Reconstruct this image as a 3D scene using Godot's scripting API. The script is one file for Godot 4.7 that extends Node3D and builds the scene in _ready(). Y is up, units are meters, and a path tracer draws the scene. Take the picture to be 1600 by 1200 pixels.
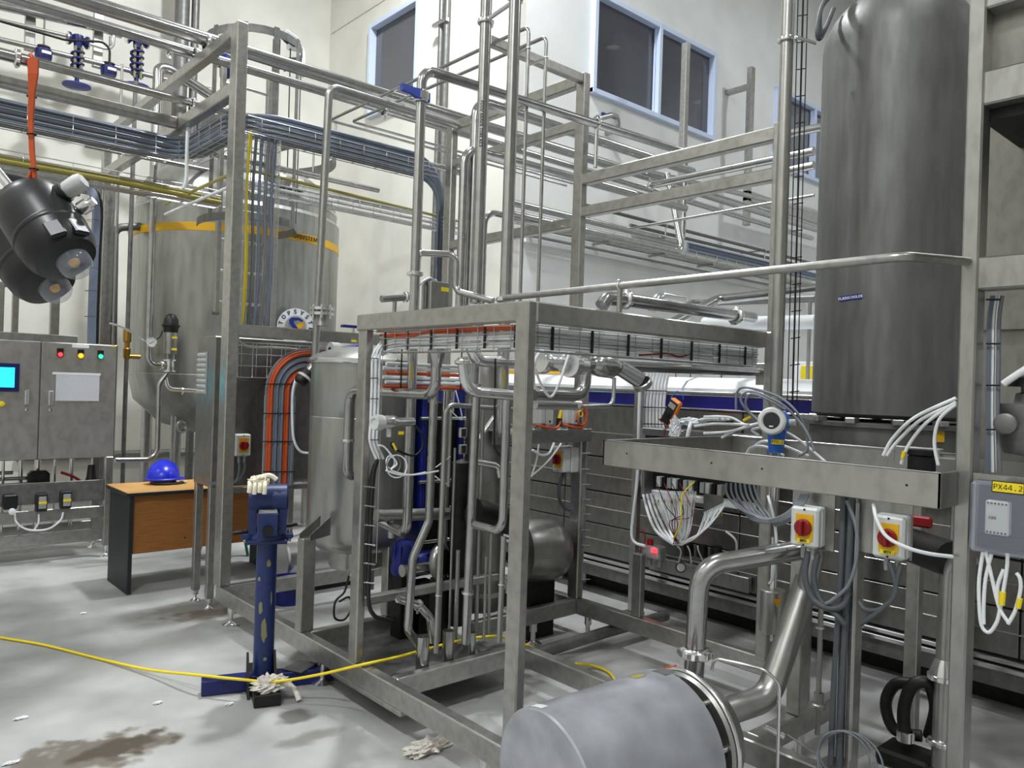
extends Node3D
# Process hall: skid frames, tanks and pipework. World axes: +X runs along the right hand pipes, -Z along the left hand frame, y up, metres.
const FOCAL := 1220.5
const EYE := Vector3(0, 1.63, 0)
var view := Basis.from_euler(Vector3(deg_to_rad(0.05), deg_to_rad(-41.575), deg_to_rad(1.873)))
var M := {}
var rng := RandomNumberGenerator.new()
var used := {}

# ---- measuring: where a sight line meets a plane of the building
func ray(u: float, v: float) -> Vector3:
	return view * Vector3(u - 800.0, 600.0 - v, -FOCAL)
func qx(u: float, v: float, x: float) -> Vector3:
	var d := ray(u, v)
	return EYE + d * ((x - EYE.x) / d.x)
func qy(u: float, v: float, y: float) -> Vector3:
	var d := ray(u, v)
	return EYE + d * ((y - EYE.y) / d.y)
func qz(u: float, v: float, z: float) -> Vector3:
	var d := ray(u, v)
	return EYE + d * ((z - EYE.z) / d.z)

# ---- naming
func numbered(n: String) -> String:
	if not used.has(n):
		used[n] = 0
		return n
	used[n] += 1
	return "%s_%03d" % [n, used[n]]
func thing(called: String, label: String, category: String, group := "") -> Node3D:
	var o := Node3D.new()
	o.name = numbered(called)
	add_child(o)
	o.set_meta("label", label)
	o.set_meta("category", category)
	if group != "":
		o.set_meta("group", group)
	return o
func obj(called: String, st: SurfaceTool, mat: Material, parent: Node3D = self) -> MeshInstance3D:
	var mi := MeshInstance3D.new()
	mi.name = numbered(called) if parent == self else called
	mi.mesh = st.commit()
	mi.material_override = mat
	parent.add_child(mi, true)
	return mi
func struct(called: String, st: SurfaceTool, mat: Material) -> MeshInstance3D:
	var mi := obj(called, st, mat)
	mi.set_meta("kind", "structure")
	return mi
func tag(mi: Node3D, label: String, category: String, group := "") -> Node3D:
	mi.set_meta("label", label)
	mi.set_meta("category", category)
	if group != "":
		mi.set_meta("group", group)
	return mi
func stuff(mi: MeshInstance3D) -> MeshInstance3D:
	mi.set_meta("kind", "stuff")
	return mi
# puts the node of a thing at the middle of its base, its parts keep their places
func seat(o: Node3D) -> Node3D:
	var b := AABB()
	var first := true
	for c in o.get_children():
		if c is MeshInstance3D:
			var a: AABB = c.transform * c.mesh.get_aabb()
			b = a if first else b.merge(a)
			first = false
	var base := Vector3(b.get_center().x, b.position.y, b.get_center().z)
	o.position = base
	for c in o.get_children():
		c.position -= base
	return o

# ---- shapes
func mb() -> SurfaceTool:
	var st := SurfaceTool.new()
	st.begin(Mesh.PRIMITIVE_TRIANGLES)
	return st
func tri(st: SurfaceTool, a: Vector3, b: Vector3, c: Vector3, na: Vector3, nb: Vector3, nc: Vector3) -> void:
	if (b - a).cross(c - a).dot(na + nb + nc) > 0.0:
		var t := b
		b = c
		c = t
		t = nb
		nb = nc
		nc = t
	st.set_normal(na)
	st.add_vertex(a)
	st.set_normal(nb)
	st.add_vertex(b)
	st.set_normal(nc)
	st.add_vertex(c)
func flat(st: SurfaceTool, a: Vector3, b: Vector3, c: Vector3, out: Vector3) -> void:
	var n := (b - a).cross(c - a).normalized()
	if n.dot(out) < 0.0:
		n = -n
	tri(st, a, b, c, n, n, n)
func quad(st: SurfaceTool, a: Vector3, b: Vector3, c: Vector3, d: Vector3, out: Vector3) -> void:
	flat(st, a, b, c, out)
	flat(st, a, c, d, out)
func box(st: SurfaceTool, c: Vector3, s: Vector3, bev := 0.004, rot := Basis.IDENTITY) -> SurfaceTool:
	var h := s * 0.5
	var b := minf(bev, minf(h.x, minf(h.y, h.z)) * 0.45)
	var pt := func(sx: float, sy: float, sz: float, ax: int) -> Vector3:
		var p := Vector3(sx * (h.x - (0.0 if ax == 0 else b)), sy * (h.y - (0.0 if ax == 1 else b)), sz * (h.z - (0.0 if ax == 2 else b)))
		return c + rot * p
	for s1 in [-1.0, 1.0]:
		quad(st, pt.call(s1, -1.0, -1.0, 0), pt.call(s1, 1.0, -1.0, 0), pt.call(s1, 1.0, 1.0, 0), pt.call(s1, -1.0, 1.0, 0), rot * Vector3(s1, 0, 0))
		quad(st, pt.call(-1.0, s1, -1.0, 1), pt.call(1.0, s1, -1.0, 1), pt.call(1.0, s1, 1.0, 1), pt.call(-1.0, s1, 1.0, 1), rot * Vector3(0, s1, 0))
		quad(st, pt.call(-1.0, -1.0, s1, 2), pt.call(1.0, -1.0, s1, 2), pt.call(1.0, 1.0, s1, 2), pt.call(-1.0, 1.0, s1, 2), rot * Vector3(0, 0, s1))
		if b > 0.0:
			for s2 in [-1.0, 1.0]:
				quad(st, pt.call(s1, s2, -1.0, 0), pt.call(s1, s2, 1.0, 0), pt.call(s1, s2, 1.0, 1), pt.call(s1, s2, -1.0, 1), rot * Vector3(s1, s2, 0))
				quad(st, pt.call(s1, -1.0, s2, 0), pt.call(s1, 1.0, s2, 0), pt.call(s1, 1.0, s2, 2), pt.call(s1, -1.0, s2, 2), rot * Vector3(s1, 0, s2))
				quad(st, pt.call(-1.0, s1, s2, 1), pt.call(1.0, s1, s2, 1), pt.call(1.0, s1, s2, 2), pt.call(-1.0, s1, s2, 2), rot * Vector3(0, s1, s2))
				for s3 in [-1.0, 1.0]:
					flat(st, pt.call(s1, s2, s3, 0), pt.call(s1, s2, s3, 1), pt.call(s1, s2, s3, 2), rot * Vector3(s1, s2, s3))
	return st
# box between two corners
func span(st: SurfaceTool, a: Vector3, b: Vector3, bev := 0.004) -> SurfaceTool:
	return box(st, (a + b) * 0.5, (b - a).abs(), bev)
# rectangular bar between two points, w wide (level) and h high
func bar(st: SurfaceTool, a: Vector3, b: Vector3, w: float, h: float, bev := 0.004) -> SurfaceTool:
	var d := (b - a).normalized()
	var side := d.cross(Vector3.UP)
	if side.length() < 0.01:
		side = Vector3.RIGHT
	side = side.normalized()
	return box(st, (a + b) * 0.5, Vector3(w, h, a.distance_to(b)), bev, Basis(side, d.cross(side).normalized() * -1.0, -d))
# rounds the corners of a line of points
func bend(pts: Array, r: float, n := 6) -> PackedVector3Array:
	var out := PackedVector3Array()
	out.append(pts[0])
	for i in range(1, pts.size() - 1):
		var p: Vector3 = pts[i]
		var a: Vector3 = pts[i - 1] - p
		var b: Vector3 = pts[i + 1] - p
		var ang := a.angle_to(b)
		if ang > 3.0 or ang < 0.05:
			out.append(p)
			continue
		var t := minf(r / tan(ang * 0.5), minf(a.length(), b.length()) * 0.48)
		var rr := t * tan(ang * 0.5)
		var cen := p + (a.normalized() + b.normalized()).normalized() * (rr / sin(ang * 0.5))
		var v0 := p + a.normalized() * t - cen
		var v1 := p + b.normalized() * t - cen
		for k in n + 1:
			out.append(cen + v0.slerp(v1, float(k) / n))
	out.append(pts[-1])
	return out
func smooth(pts: Array, n := 6) -> PackedVector3Array:
	var c := Curve3D.new()
	for i in pts.size():
		var a: Vector3 = pts[maxi(i - 1, 0)]
		var b: Vector3 = pts[mini(i + 1, pts.size() - 1)]
		c.add_point(pts[i], (a - b) / 6.0, (b - a) / 6.0)
	var out := PackedVector3Array()
	for i in pts.size() - 1:
		for k in n:
			out.append(c.sample(i, float(k) / n))
	out.append(pts[-1])
	return out
func tube(st: SurfaceTool, pts: PackedVector3Array, r: float, n := 12, capped := true) -> SurfaceTool:
	var d0 := (pts[1] - pts[0]).normalized()
	var up := Vector3.UP if absf(d0.y) < 0.9 else Vector3.RIGHT
	var s := d0.cross(up).normalized()
	var prev: Array = []
	var pd := d0
	for i in pts.size():
		var d := d0
		if i > 0 and i < pts.size() - 1:
			d = ((pts[i] - pts[i - 1]).normalized() + (pts[i + 1] - pts[i]).normalized()).normalized()
		elif i > 0:
			d = (pts[i] - pts[i - 1]).normalized()
		if d.length() < 0.5:
			d = pd
		s = (s - d * s.dot(d)).normalized()
		var t := d.cross(s)
		var ring: Array = []
		for k in n:
			var a := TAU * k / n
			ring.append(s * cos(a) + t * sin(a))
		if i > 0:
			for k in n:
				var k2 := (k + 1) % n
				var pa: Vector3 = prev[k]
				var pb: Vector3 = prev[k2]
				var ca: Vector3 = ring[k]
				var cb: Vector3 = ring[k2]
				tri(st, pts[i - 1] + pa * r, pts[i - 1] + pb * r, pts[i] + cb * r, pa, pb, cb)
				tri(st, pts[i - 1] + pa * r, pts[i] + cb * r, pts[i] + ca * r, pa, cb, ca)
		if capped and (i == 0 or i == pts.size() - 1):
			var out := -d if i == 0 else d
			for k in range(1, n - 1):
				var ra: Vector3 = ring[0]
				var rb: Vector3 = ring[k]
				var rc: Vector3 = ring[k + 1]
				tri(st, pts[i] + ra * r, pts[i] + rb * r, pts[i] + rc * r, out, out, out)
		prev = ring
		pd = d
	return st
func rod(st: SurfaceTool, a: Vector3, b: Vector3, r: float, n := 12) -> SurfaceTool:
	return tube(st, PackedVector3Array([a, b]), r, n)
# turns a profile of [radius, height] round an axis: base point, axis direction
func lathe(st: SurfaceTool, prof: Array, at: Vector3, axis := Vector3.UP, n := 28) -> SurfaceTool:
	var y := axis.normalized()
	var x := y.cross(Vector3.RIGHT if absf(y.x) < 0.9 else Vector3.FORWARD).normalized()
	var z := x.cross(y)
	for i in prof.size() - 1:
		var r0: float = prof[i][0]
		var h0: float = prof[i][1]
		var r1: float = prof[i + 1][0]
		var h1: float = prof[i + 1][1]
		var nn := Vector2(h1 - h0, r0 - r1)
		if nn.length() < 1e-6:
			continue
		nn = nn.normalized()
		var n0 := nn
		var n1 := nn
		if i > 0:
			var m := Vector2(h0 - prof[i - 1][1], prof[i - 1][0] - r0).normalized()
			if m.dot(nn) > 0.8:
				n0 = (m + nn).normalized()
		if i < prof.size() - 2:
			var m2 := Vector2(prof[i + 2][1] - h1, r1 - prof[i + 2][0]).normalized()
			if m2.dot(nn) > 0.8:
				n1 = (m2 + nn).normalized()
		for k in n:
			var a := TAU * k / n
			var b := TAU * (k + 1) / n
			var da := x * cos(a) + z * sin(a)
			var db := x * cos(b) + z * sin(b)
			var p00 := at + da * r0 + y * h0
			var p01 := at + db * r0 + y * h0
			var p10 := at + da * r1 + y * h1
			var p11 := at + db * r1 + y * h1
			var a0 := da * n0.x + y * n0.y
			var b0 := db * n0.x + y * n0.y
			var a1 := da * n1.x + y * n1.y
			var b1 := db * n1.x + y * n1.y
			if r0 > 1e-5:
				tri(st, p00, p01, p11, a0, b0, b1)
			if r1 > 1e-5:
				tri(st, p00, p11, p10, a0, b1, a1)
	return st
func dome(r: float, h: float, y0: float, n := 6, down := false) -> Array:
	var out: Array = []
	for i in n + 1:
		var a := PI * 0.5 * i / n
		out.append([r * cos(a) if i < n else 0.0, y0 + (-h if down else h) * sin(a)])
	return out
# outline in the plane (ux, uy) from origin, extruded along uz
func prism(st: SurfaceTool, poly: PackedVector2Array, o: Vector3, ux: Vector3, uy: Vector3, depth: float) -> SurfaceTool:
	var uz := ux.cross(uy).normalized()
	var idx := Geometry2D.triangulate_polygon(poly)
	var cen := Vector2.ZERO
	for p in poly:
		cen += p / poly.size()
	for i in range(0, idx.size(), 3):
		var a := o + ux * poly[idx[i]].x + uy * poly[idx[i]].y
		var b := o + ux * poly[idx[i + 1]].x + uy * poly[idx[i + 1]].y
		var c := o + ux * poly[idx[i + 2]].x + uy * poly[idx[i + 2]].y
		flat(st, a, b, c, -uz)
		flat(st, a + uz * depth, b + uz * depth, c + uz * depth, uz)
	var cw := Geometry2D.is_polygon_clockwise(poly)
	for i in poly.size():
		var p := poly[i]
		var p2 := poly[(i + 1) % poly.size()]
		var e := p2 - p
		var nrm := Vector2(e.y, -e.x) * (-1.0 if cw else 1.0)
		var a3 := o + ux * p.x + uy * p.y
		var b3 := o + ux * p2.x + uy * p2.y
		quad(st, a3, b3, b3 + uz * depth, a3 + uz * depth, ux * nrm.x + uy * nrm.y)
	return st
func torus(st: SurfaceTool, c: Vector3, axis: Vector3, R: float, r: float, n := 24, m := 8) -> SurfaceTool:
	var y := axis.normalized()
	var x := y.cross(Vector3.RIGHT if absf(y.x) < 0.9 else Vector3.FORWARD).normalized()
	var z := x.cross(y)
	var pts := PackedVector3Array()
	for k in n + 1:
		var a := TAU * k / n
		pts.append(c + (x * cos(a) + z * sin(a)) * R)
	return tube(st, pts, r, m, false)
# a soft crumpled heap
func crumple(st: SurfaceTool, c: Vector3, s: Vector3, seed_: int, rough := 0.45) -> SurfaceTool:
	var nz := FastNoiseLite.new()
	nz.seed = seed_
	nz.frequency = 1.3
	var nu := 28
	var nv := 18
	var pos := func(i: int, j: int) -> Vector3:
		var a := TAU * (i % nu) / nu
		var b := PI * j / nv
		var d := Vector3(cos(a) * sin(b), cos(b), sin(a) * sin(b))
		var k := 0.75 + rough * (nz.get_noise_3dv(d * 2.2) + 0.6 * absf(nz.get_noise_3dv(d * 5.0 + Vector3(7, 3, 1))))
		var p := d * k
		p.y = maxf(p.y, -0.55)
		return c + p * s
	for j in nv:
		for i in nu:
			var a: Vector3 = pos.call(i, j)
			var b: Vector3 = pos.call(i + 1, j)
			var d: Vector3 = pos.call(i, j + 1)
			var e: Vector3 = pos.call(i + 1, j + 1)
			if j > 0:
				flat(st, a, b, e, (a + b + e) / 3.0 - c)
			if j < nv - 1:
				flat(st, a, e, d, (a + e + d) / 3.0 - c)
	return st
func text(called: String, words: String, size: float, at: Vector3, right: Vector3, up: Vector3, mat: Material, parent: Node3D, depth := 0.002, font := "Droid Sans") -> MeshInstance3D:
	var tm := TextMesh.new()
	var f := SystemFont.new()
	f.font_names = PackedStringArray([font])
	f.font_weight = 700
	tm.font = f
	tm.text = words
	tm.font_size = 64
	tm.pixel_size = size / 64.0
	tm.depth = depth
	var mi := MeshInstance3D.new()
	mi.name = called
	mi.mesh = tm
	mi.material_override = mat
	mi.transform = Transform3D(Basis(right.normalized(), up.normalized(), right.cross(up).normalized()), at)
	parent.add_child(mi, true)
	return mi

# ---- fittings on pipes
func clampring(p: Vector3, axis: Vector3, r: float, parent: Node3D, called := "pipe_clamp") -> void:
	var st := mb()
	var a := axis.normalized()
	lathe(st, [[r, -r * 0.32], [r * 1.3, -r * 0.3], [r * 1.38, 0.0], [r * 1.3, r * 0.3], [r, r * 0.32]], p, a, 18)
	var side := a.cross(Vector3(0.3, 0.2, 1)).normalized()
	box(st, p + side * r * 1.55, Vector3(r * 0.7, r * 0.5, r * 0.5), 0.002, Basis(side, a, side.cross(a)))
	obj(called, st, M.bright, parent)
func union(p: Vector3, axis: Vector3, r: float, parent: Node3D) -> void:
	var st := mb()
	var h := r * 0.42
	lathe(st, [[r, -h * 1.2], [r * 1.4, -h], [r * 1.55, -h * 0.6], [r * 1.55, h * 0.6], [r * 1.4, h], [r, h * 1.2]], p, axis, 20)
	var y := axis.normalized()
	var x := y.cross(Vector3.RIGHT if absf(y.x) < 0.9 else Vector3.FORWARD).normalized()
	for k in 4:
		var d := x.rotated(y, TAU * k / 4.0 + 0.5)
		box(st, p + d * r * 1.56, Vector3(r * 0.25, h * 1.3, r * 0.35), 0.001, Basis(d, y, d.cross(y)))
	obj("union_nut", st, M.bright, parent)
# a run of pipe: line of corners, radius, bend radius
func pipe(label: String, pts: Array, r: float, mat: Material = null, br := -1.0, called := "steel_pipe") -> Node3D:
	var t := thing(called, label, "pipe")
	var rad := br if br > 0.0 else r * 3.0
	obj("tube", tube(mb(), bend(pts, rad), r, 16 if r > 0.012 else 10), mat if mat else M.pipe, t)
	return t
func cable(label: String, pts: Array, r: float, mat: Material, called := "cable", cat := "cable", group := "") -> MeshInstance3D:
	var mi := obj(called, tube(mb(), smooth(pts), r, 7), mat)
	tag(mi, label, cat, group)
	return mi
func tie(p: Vector3, axis: Vector3, rx: float, parent: Node3D) -> void:
	obj("cable_tie", torus(mb(), p, axis, rx, 0.0022, 14, 5), M.black, parent)
func nuts(t: Node3D, pts: Array, r := 0.008) -> void:
	for p in pts:
		obj("bolt", lathe(mb(), [[0.0, 0.0], [r, 0.0], [r, r * 1.1], [0.0, r * 1.1]], p[0], p[1], 6), M.bright, t)

func noise_tex(freq: float, seed_: int, ramp: Array, oct := 4, normal := false, w := 512) -> NoiseTexture2D:
	var n := FastNoiseLite.new()
	n.noise_type = FastNoiseLite.TYPE_SIMPLEX_SMOOTH
	n.frequency = freq
	n.seed = seed_
	n.fractal_octaves = oct
	var t := NoiseTexture2D.new()
	t.width = w
	t.height = w
	t.seamless = true
	t.noise = n
	t.as_normal_map = normal
	if normal:
		t.bump_strength = 2.0
	elif ramp.size() > 0:
		var g := Gradient.new()
		g.offsets = PackedFloat32Array([0.0, 0.5, 1.0])
		g.colors = PackedColorArray(ramp)
		t.color_ramp = g
	return t
func mat(c: Color, rough := 0.5, metal := 0.0) -> StandardMaterial3D:
	var m := StandardMaterial3D.new()
	m.albedo_color = c
	m.roughness = rough
	m.metallic = metal
	return m
func grain(m: StandardMaterial3D, tex: Texture2D, scale: Vector3, rough: Texture2D = null) -> StandardMaterial3D:
	m.albedo_texture = tex
	m.uv1_triplanar = true
	m.uv1_world_triplanar = true
	m.uv1_scale = scale
	if rough:
		m.roughness_texture = rough
	return m
func glow(c: Color, e: float) -> StandardMaterial3D:
	var m := mat(c, 0.4)
	m.emission_enabled = true
	m.emission = c
	m.emission_energy_multiplier = e
	return m
func g3(a: float, b: float, c: float) -> Array:
	return [Color(a, a, a), Color(b, b, b), Color(c, c, c)]

func materials() -> void:
	var cloud := noise_tex(0.014, 3, g3(0.78, 0.9, 1.0), 5)
	var fine := noise_tex(0.03, 5, g3(0.8, 0.92, 1.0))
	var soft := noise_tex(0.022, 6, g3(0.86, 0.95, 1.0), 5)
	var rgh := noise_tex(0.03, 9, g3(0.78, 0.9, 1.0), 5)
	M.steel = grain(mat(Color(0.70, 0.695, 0.68), 0.38, 0.88), soft, Vector3(1.6, 0.6, 1.6), rgh)
	M.plate = grain(mat(Color(0.70, 0.69, 0.67), 0.42, 0.7), soft, Vector3(0.9, 0.6, 0.9), rgh)
	M.beam = grain(mat(Color(0.71, 0.70, 0.68), 0.36, 0.85), soft, Vector3(1.3, 1.3, 1.3), rgh)
	M.pipe = grain(mat(Color(0.74, 0.74, 0.735), 0.22, 0.95), soft, Vector3(1.0, 1.0, 1.0), rgh)
	M.bright = mat(Color(0.88, 0.88, 0.88), 0.17, 0.95)
	M.tank = grain(mat(Color(0.72, 0.72, 0.70), 0.36, 0.85), cloud, Vector3(1.6, 0.22, 1.6), rgh)
	M.bigtank = grain(mat(Color(0.47, 0.47, 0.46), 0.55, 0.55), cloud, Vector3(2.0, 0.3, 2.0), rgh)
	M.sheet = grain(mat(Color(0.58, 0.57, 0.55), 0.36, 0.8), soft, Vector3(1.5, 0.8, 1.5), rgh)
	M.dull = grain(mat(Color(0.52, 0.52, 0.51), 0.48, 0.6), cloud, Vector3(1.5, 1.5, 1.5))
	M.drum = grain(mat(Color(0.74, 0.75, 0.78), 0.36, 0.3), cloud, Vector3(0.8, 0.8, 0.8), rgh)
	M.wire = mat(Color(0.78, 0.78, 0.78), 0.3, 1.0)
	M.wall = grain(mat(Color(0.89, 0.88, 0.845), 0.85), noise_tex(0.004, 21, g3(0.93, 0.97, 1.0)), Vector3(0.5, 0.5, 0.5))
	M.wallright = grain(mat(Color(0.92, 0.925, 0.92), 0.85), noise_tex(0.004, 22, g3(0.95, 0.98, 1.0)), Vector3(0.5, 0.5, 0.5))
	M.roof = mat(Color(0.85, 0.85, 0.83), 0.9)
	M.frame = mat(Color(0.8, 0.85, 0.95), 0.45)
	M.glass = grain(mat(Color(0.30, 0.31, 0.33), 0.12), noise_tex(0.005, 31, [Color(0.75, 0.75, 0.8), Color(0.9, 0.9, 0.95), Color(1, 1, 1)]), Vector3(0.7, 0.7, 0.7))
	M.glass.metallic_specular = 0.5
	M.white = mat(Color(0.9, 0.91, 0.92), 0.5)
	M.cablewhite = mat(Color(0.9, 0.91, 0.92), 0.45)
	M.cablegrey = mat(Color(0.45, 0.47, 0.5), 0.5)
	M.cableblue = mat(Color(0.43, 0.47, 0.54), 0.45)
	M.orange = mat(Color(0.76, 0.31, 0.12), 0.5)
	M.yellow = mat(Color(0.93, 0.83, 0.12), 0.5)
	M.chip = mat(Color(0.5, 0.5, 0.36), 0.7)
	M.yellowdull = mat(Color(0.62, 0.58, 0.28), 0.55)
	M.gold = mat(Color(0.86, 0.66, 0.06), 0.45)
	M.black = mat(Color(0.035, 0.035, 0.04), 0.45)
	M.blackplastic = grain(mat(Color(0.07, 0.07, 0.085), 0.36), fine, Vector3(4, 4, 4))
	M.charcoal = mat(Color(0.10, 0.11, 0.125), 0.55)
	M.blue = mat(Color(0.09, 0.14, 0.5), 0.4)
	M.bluevalve = mat(Color(0.06, 0.10, 0.36), 0.4)
	M.bluedark = grain(mat(Color(0.13, 0.2, 0.42), 0.4), cloud, Vector3(4, 4, 4))
	M.helmet = mat(Color(0.10, 0.16, 0.78), 0.3)
	M.bluehandle = mat(Color(0.22, 0.3, 0.66), 0.5)
	M.bluelight = mat(Color(0.16, 0.40, 0.75), 0.45)
	M.band = mat(Color(0.07, 0.06, 0.46), 0.45)
	M.red = mat(Color(0.52, 0.035, 0.04), 0.4)
	M.green = mat(Color(0.05, 0.42, 0.33), 0.5)
	M.lime = mat(Color(0.25, 0.6, 0.15), 0.5)
	M.wood = grain(mat(Color(0.86, 0.66, 0.38), 0.5), noise_tex(0.02, 41, [Color(0.85, 0.82, 0.78), Color(0.95, 0.94, 0.92), Color(1, 1, 1)]), Vector3(0.6, 6.0, 6.0))
	M.woodpanel = grain(mat(Color(0.62, 0.41, 0.2), 0.5), noise_tex(0.02, 42, [Color(0.85, 0.82, 0.78), Color(0.95, 0.94, 0.92), Color(1, 1, 1)]), Vector3(0.6, 6.0, 6.0))
	M.rag = grain(mat(Color(0.95, 0.94, 0.92), 0.95), noise_tex(0.03, 51, [Color(0.7, 0.66, 0.63), Color(0.93, 0.92, 0.9), Color(1, 1, 1)]), Vector3(5, 5, 5))
	M.glove = mat(Color(0.93, 0.9, 0.82), 0.95)
	M.cream = mat(Color(0.8, 0.78, 0.72), 0.6)
	M.greybox = mat(Color(0.78, 0.79, 0.78), 0.5)
	M.lightgrey = mat(Color(0.6, 0.61, 0.61), 0.5)
	M.conduit = mat(Color(0.3, 0.32, 0.34), 0.55)
	M.paper = grain(mat(Color(0.86, 0.87, 0.9), 0.8), fine, Vector3(9, 9, 9))
	M.screen = glow(Color(0.1, 0.75, 0.85), 1.3)
	M.ledred = glow(Color(1.0, 0.12, 0.15), 3.0)
	M.ledamber = glow(Color(1.0, 0.5, 0.08), 3.0)
	M.ledgreen = glow(Color(0.1, 1.0, 0.45), 3.0)
	M.lamp = glow(Color(1.0, 0.98, 0.94), 6.0)
	M.brass = mat(Color(0.7, 0.55, 0.28), 0.35, 1.0)
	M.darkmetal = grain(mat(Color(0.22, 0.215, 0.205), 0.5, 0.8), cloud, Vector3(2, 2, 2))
	M.boxdark = mat(Color(0.22, 0.23, 0.28), 0.5)
	M.bright2 = mat(Color(0.78, 0.78, 0.78), 0.3, 0.9)
	M.pvc = mat(Color(0.1, 0.10, 0.11), 0.3)
	var clear := mat(Color(0.75, 0.78, 0.85, 0.22), 0.05)
	clear.transparency = BaseMaterial3D.TRANSPARENCY_ALPHA
	M.clear = clear
	var tint := mat(Color(0.36, 0.365, 0.39, 0.8), 0.06)
	tint.transparency = BaseMaterial3D.TRANSPARENCY_ALPHA
	M.tint = tint
	floor_material()

func floor_material() -> void:
	var n := 1024
	var a := FastNoiseLite.new()
	a.seed = 4
	a.frequency = 0.5
	a.fractal_octaves = 5
	var b := FastNoiseLite.new()
	b.seed = 14
	b.frequency = 2.2
	b.fractal_octaves = 4
	var img := Image.create(n, n, false, Image.FORMAT_RGB8)
	# worn stains on the concrete: [centre, radius x, radius z, tone, edge]
	var spots := [[qy(120, 1185, 0), 0.30, 0.17, Color(0.66, 0.62, 0.57), 0.25], [qy(205, 1165, 0), 0.2, 0.09, Color(0.66, 0.62, 0.57), 0.3], [qy(460, 1120, 0), 0.09, 0.07, Color(0.6, 0.59, 0.57), 0.5], [qy(345, 955, 0), 0.35, 0.1, Color(0.72, 0.66, 0.6), 0.6], [qy(300, 950, 0), 0.25, 0.12, Color(0.82, 0.8, 0.78), 0.8], [qy(490, 1150, 0), 0.16, 0.05, Color(0.78, 0.77, 0.75), 0.7]]
	for j in n:
		for i in n:
			var x := -4.0 + 18.0 * (i + 0.5) / n
			var z := -12.0 + 17.0 * (j + 0.5) / n
			var v := 0.64 + 0.13 * a.get_noise_2d(x, z) + 0.07 * b.get_noise_2d(x, z)
			var c := Color(v * 1.0, v * 0.998, v * 0.985)
			for s in spots:
				var dx: float = (x - s[0].x) / s[1]
				var dz: float = (z - s[0].z) / s[2]
				if absf(dx) < 2.5 and absf(dz) < 2.5:
					var d := sqrt(dx * dx + dz * dz) + 0.7 * b.get_noise_2d(x * 3.0 + 9.0, z * 3.0)
					var k: float = clampf((1.0 - d) / s[4] + 0.5, 0.0, 1.0)
					c = c.lerp(c * s[3], k)
			img.set_pixel(i, j, c)
	var m := mat(Color.WHITE, 0.62)
	m.albedo_texture = ImageTexture.create_from_image(img)
	M.floor = m

func _ready() -> void:
	rng.seed = 7
	var cam := Camera3D.new()
	cam.name = "camera"
	cam.position = EYE
	cam.basis = view
	cam.fov = rad_to_deg(2.0 * atan(600.0 / FOCAL))
	cam.near = 0.05
	cam.far = 100.0
	cam.current = true
	add_child(cam)
	var env := Environment.new()
	env.background_mode = Environment.BG_COLOR
	env.background_color = Color(0.75, 0.8, 0.85)
	env.tonemap_mode = Environment.TONE_MAPPER_LINEAR
	env.tonemap_exposure = 2.8
	env.sdfgi_enabled = true
	env.ssao_enabled = true
	env.ssil_enabled = true
	var we := WorldEnvironment.new()
	we.name = "environment"
	we.environment = env
	add_child(we)
	materials()
	# high bay lamps under the roof
	var k := 0
	for p in [Vector3(3.9, 8.5, -6.0), Vector3(3.9, 8.5, 0.2), Vector3(-2.5, 8.5, -6.6), Vector3(-2.5, 8.5, 0.2), Vector3(10.5, 8.5, -2.6), Vector3(10.5, 8.5, 3.6), Vector3(1.5, 8.5, 3.6)]:
		high_bay(p, [19.0, 3.0, 8.0, 14.0, 4.5, 2.0, 2.5][k], ["above the bend of the pipe rack", "above the tray and the large tank", "above the control cabinet", "behind the viewer to the left", "over the tunnel machine", "far right, near the back", "behind the viewer to the right"][k])
		k += 1
	room()
	skid()
	upper_rack()
	rack_pipes()
	left_side()
	table_area()
	skid_inside()
	tunnel()
	right_side()
	foreground()
func high_bay(p: Vector3, e: float, where: String) -> void:
	var t := thing("high_bay_lamp", "round white high bay lamp under the hall roof " + where, "lamp", "high bay lamps under the roof")
	obj("lamp_housing", lathe(mb(), [[0.0, 0.42], [0.1, 0.42], [0.13, 0.12], [0.26, 0.06], [0.27, 0.0], [0.25, 0.0], [0.25, 0.02], [0.0, 0.02]], p, Vector3.UP, 24), M.white, t)
	obj("lamp_lens", lathe(mb(), [[0.0, 0.015], [0.24, 0.015], [0.24, 0.0], [0.0, 0.0]], p, Vector3.UP, 24), M.lamp, t)
	obj("hanger", rod(mb(), p + Vector3(0, 0.42, 0), Vector3(p.x, 9.3, p.z), 0.012, 8), M.steel, t)
	seat(t)
	var l := AreaLight3D.new()
	l.name = "lamp_light"
	l.area_size = Vector2(0.42, 0.42)
	l.area_normalize_energy = true
	l.light_energy = e
	l.light_color = Color(0.965, 0.985, 1.0)
	l.area_range = 40.0
	l.area_attenuation = 2.0
	l.shadow_enabled = true
	l.position = p - Vector3(0, 0.02, 0)
	l.rotation_degrees = Vector3(-90, 0, 0)
	add_child(l)

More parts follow.
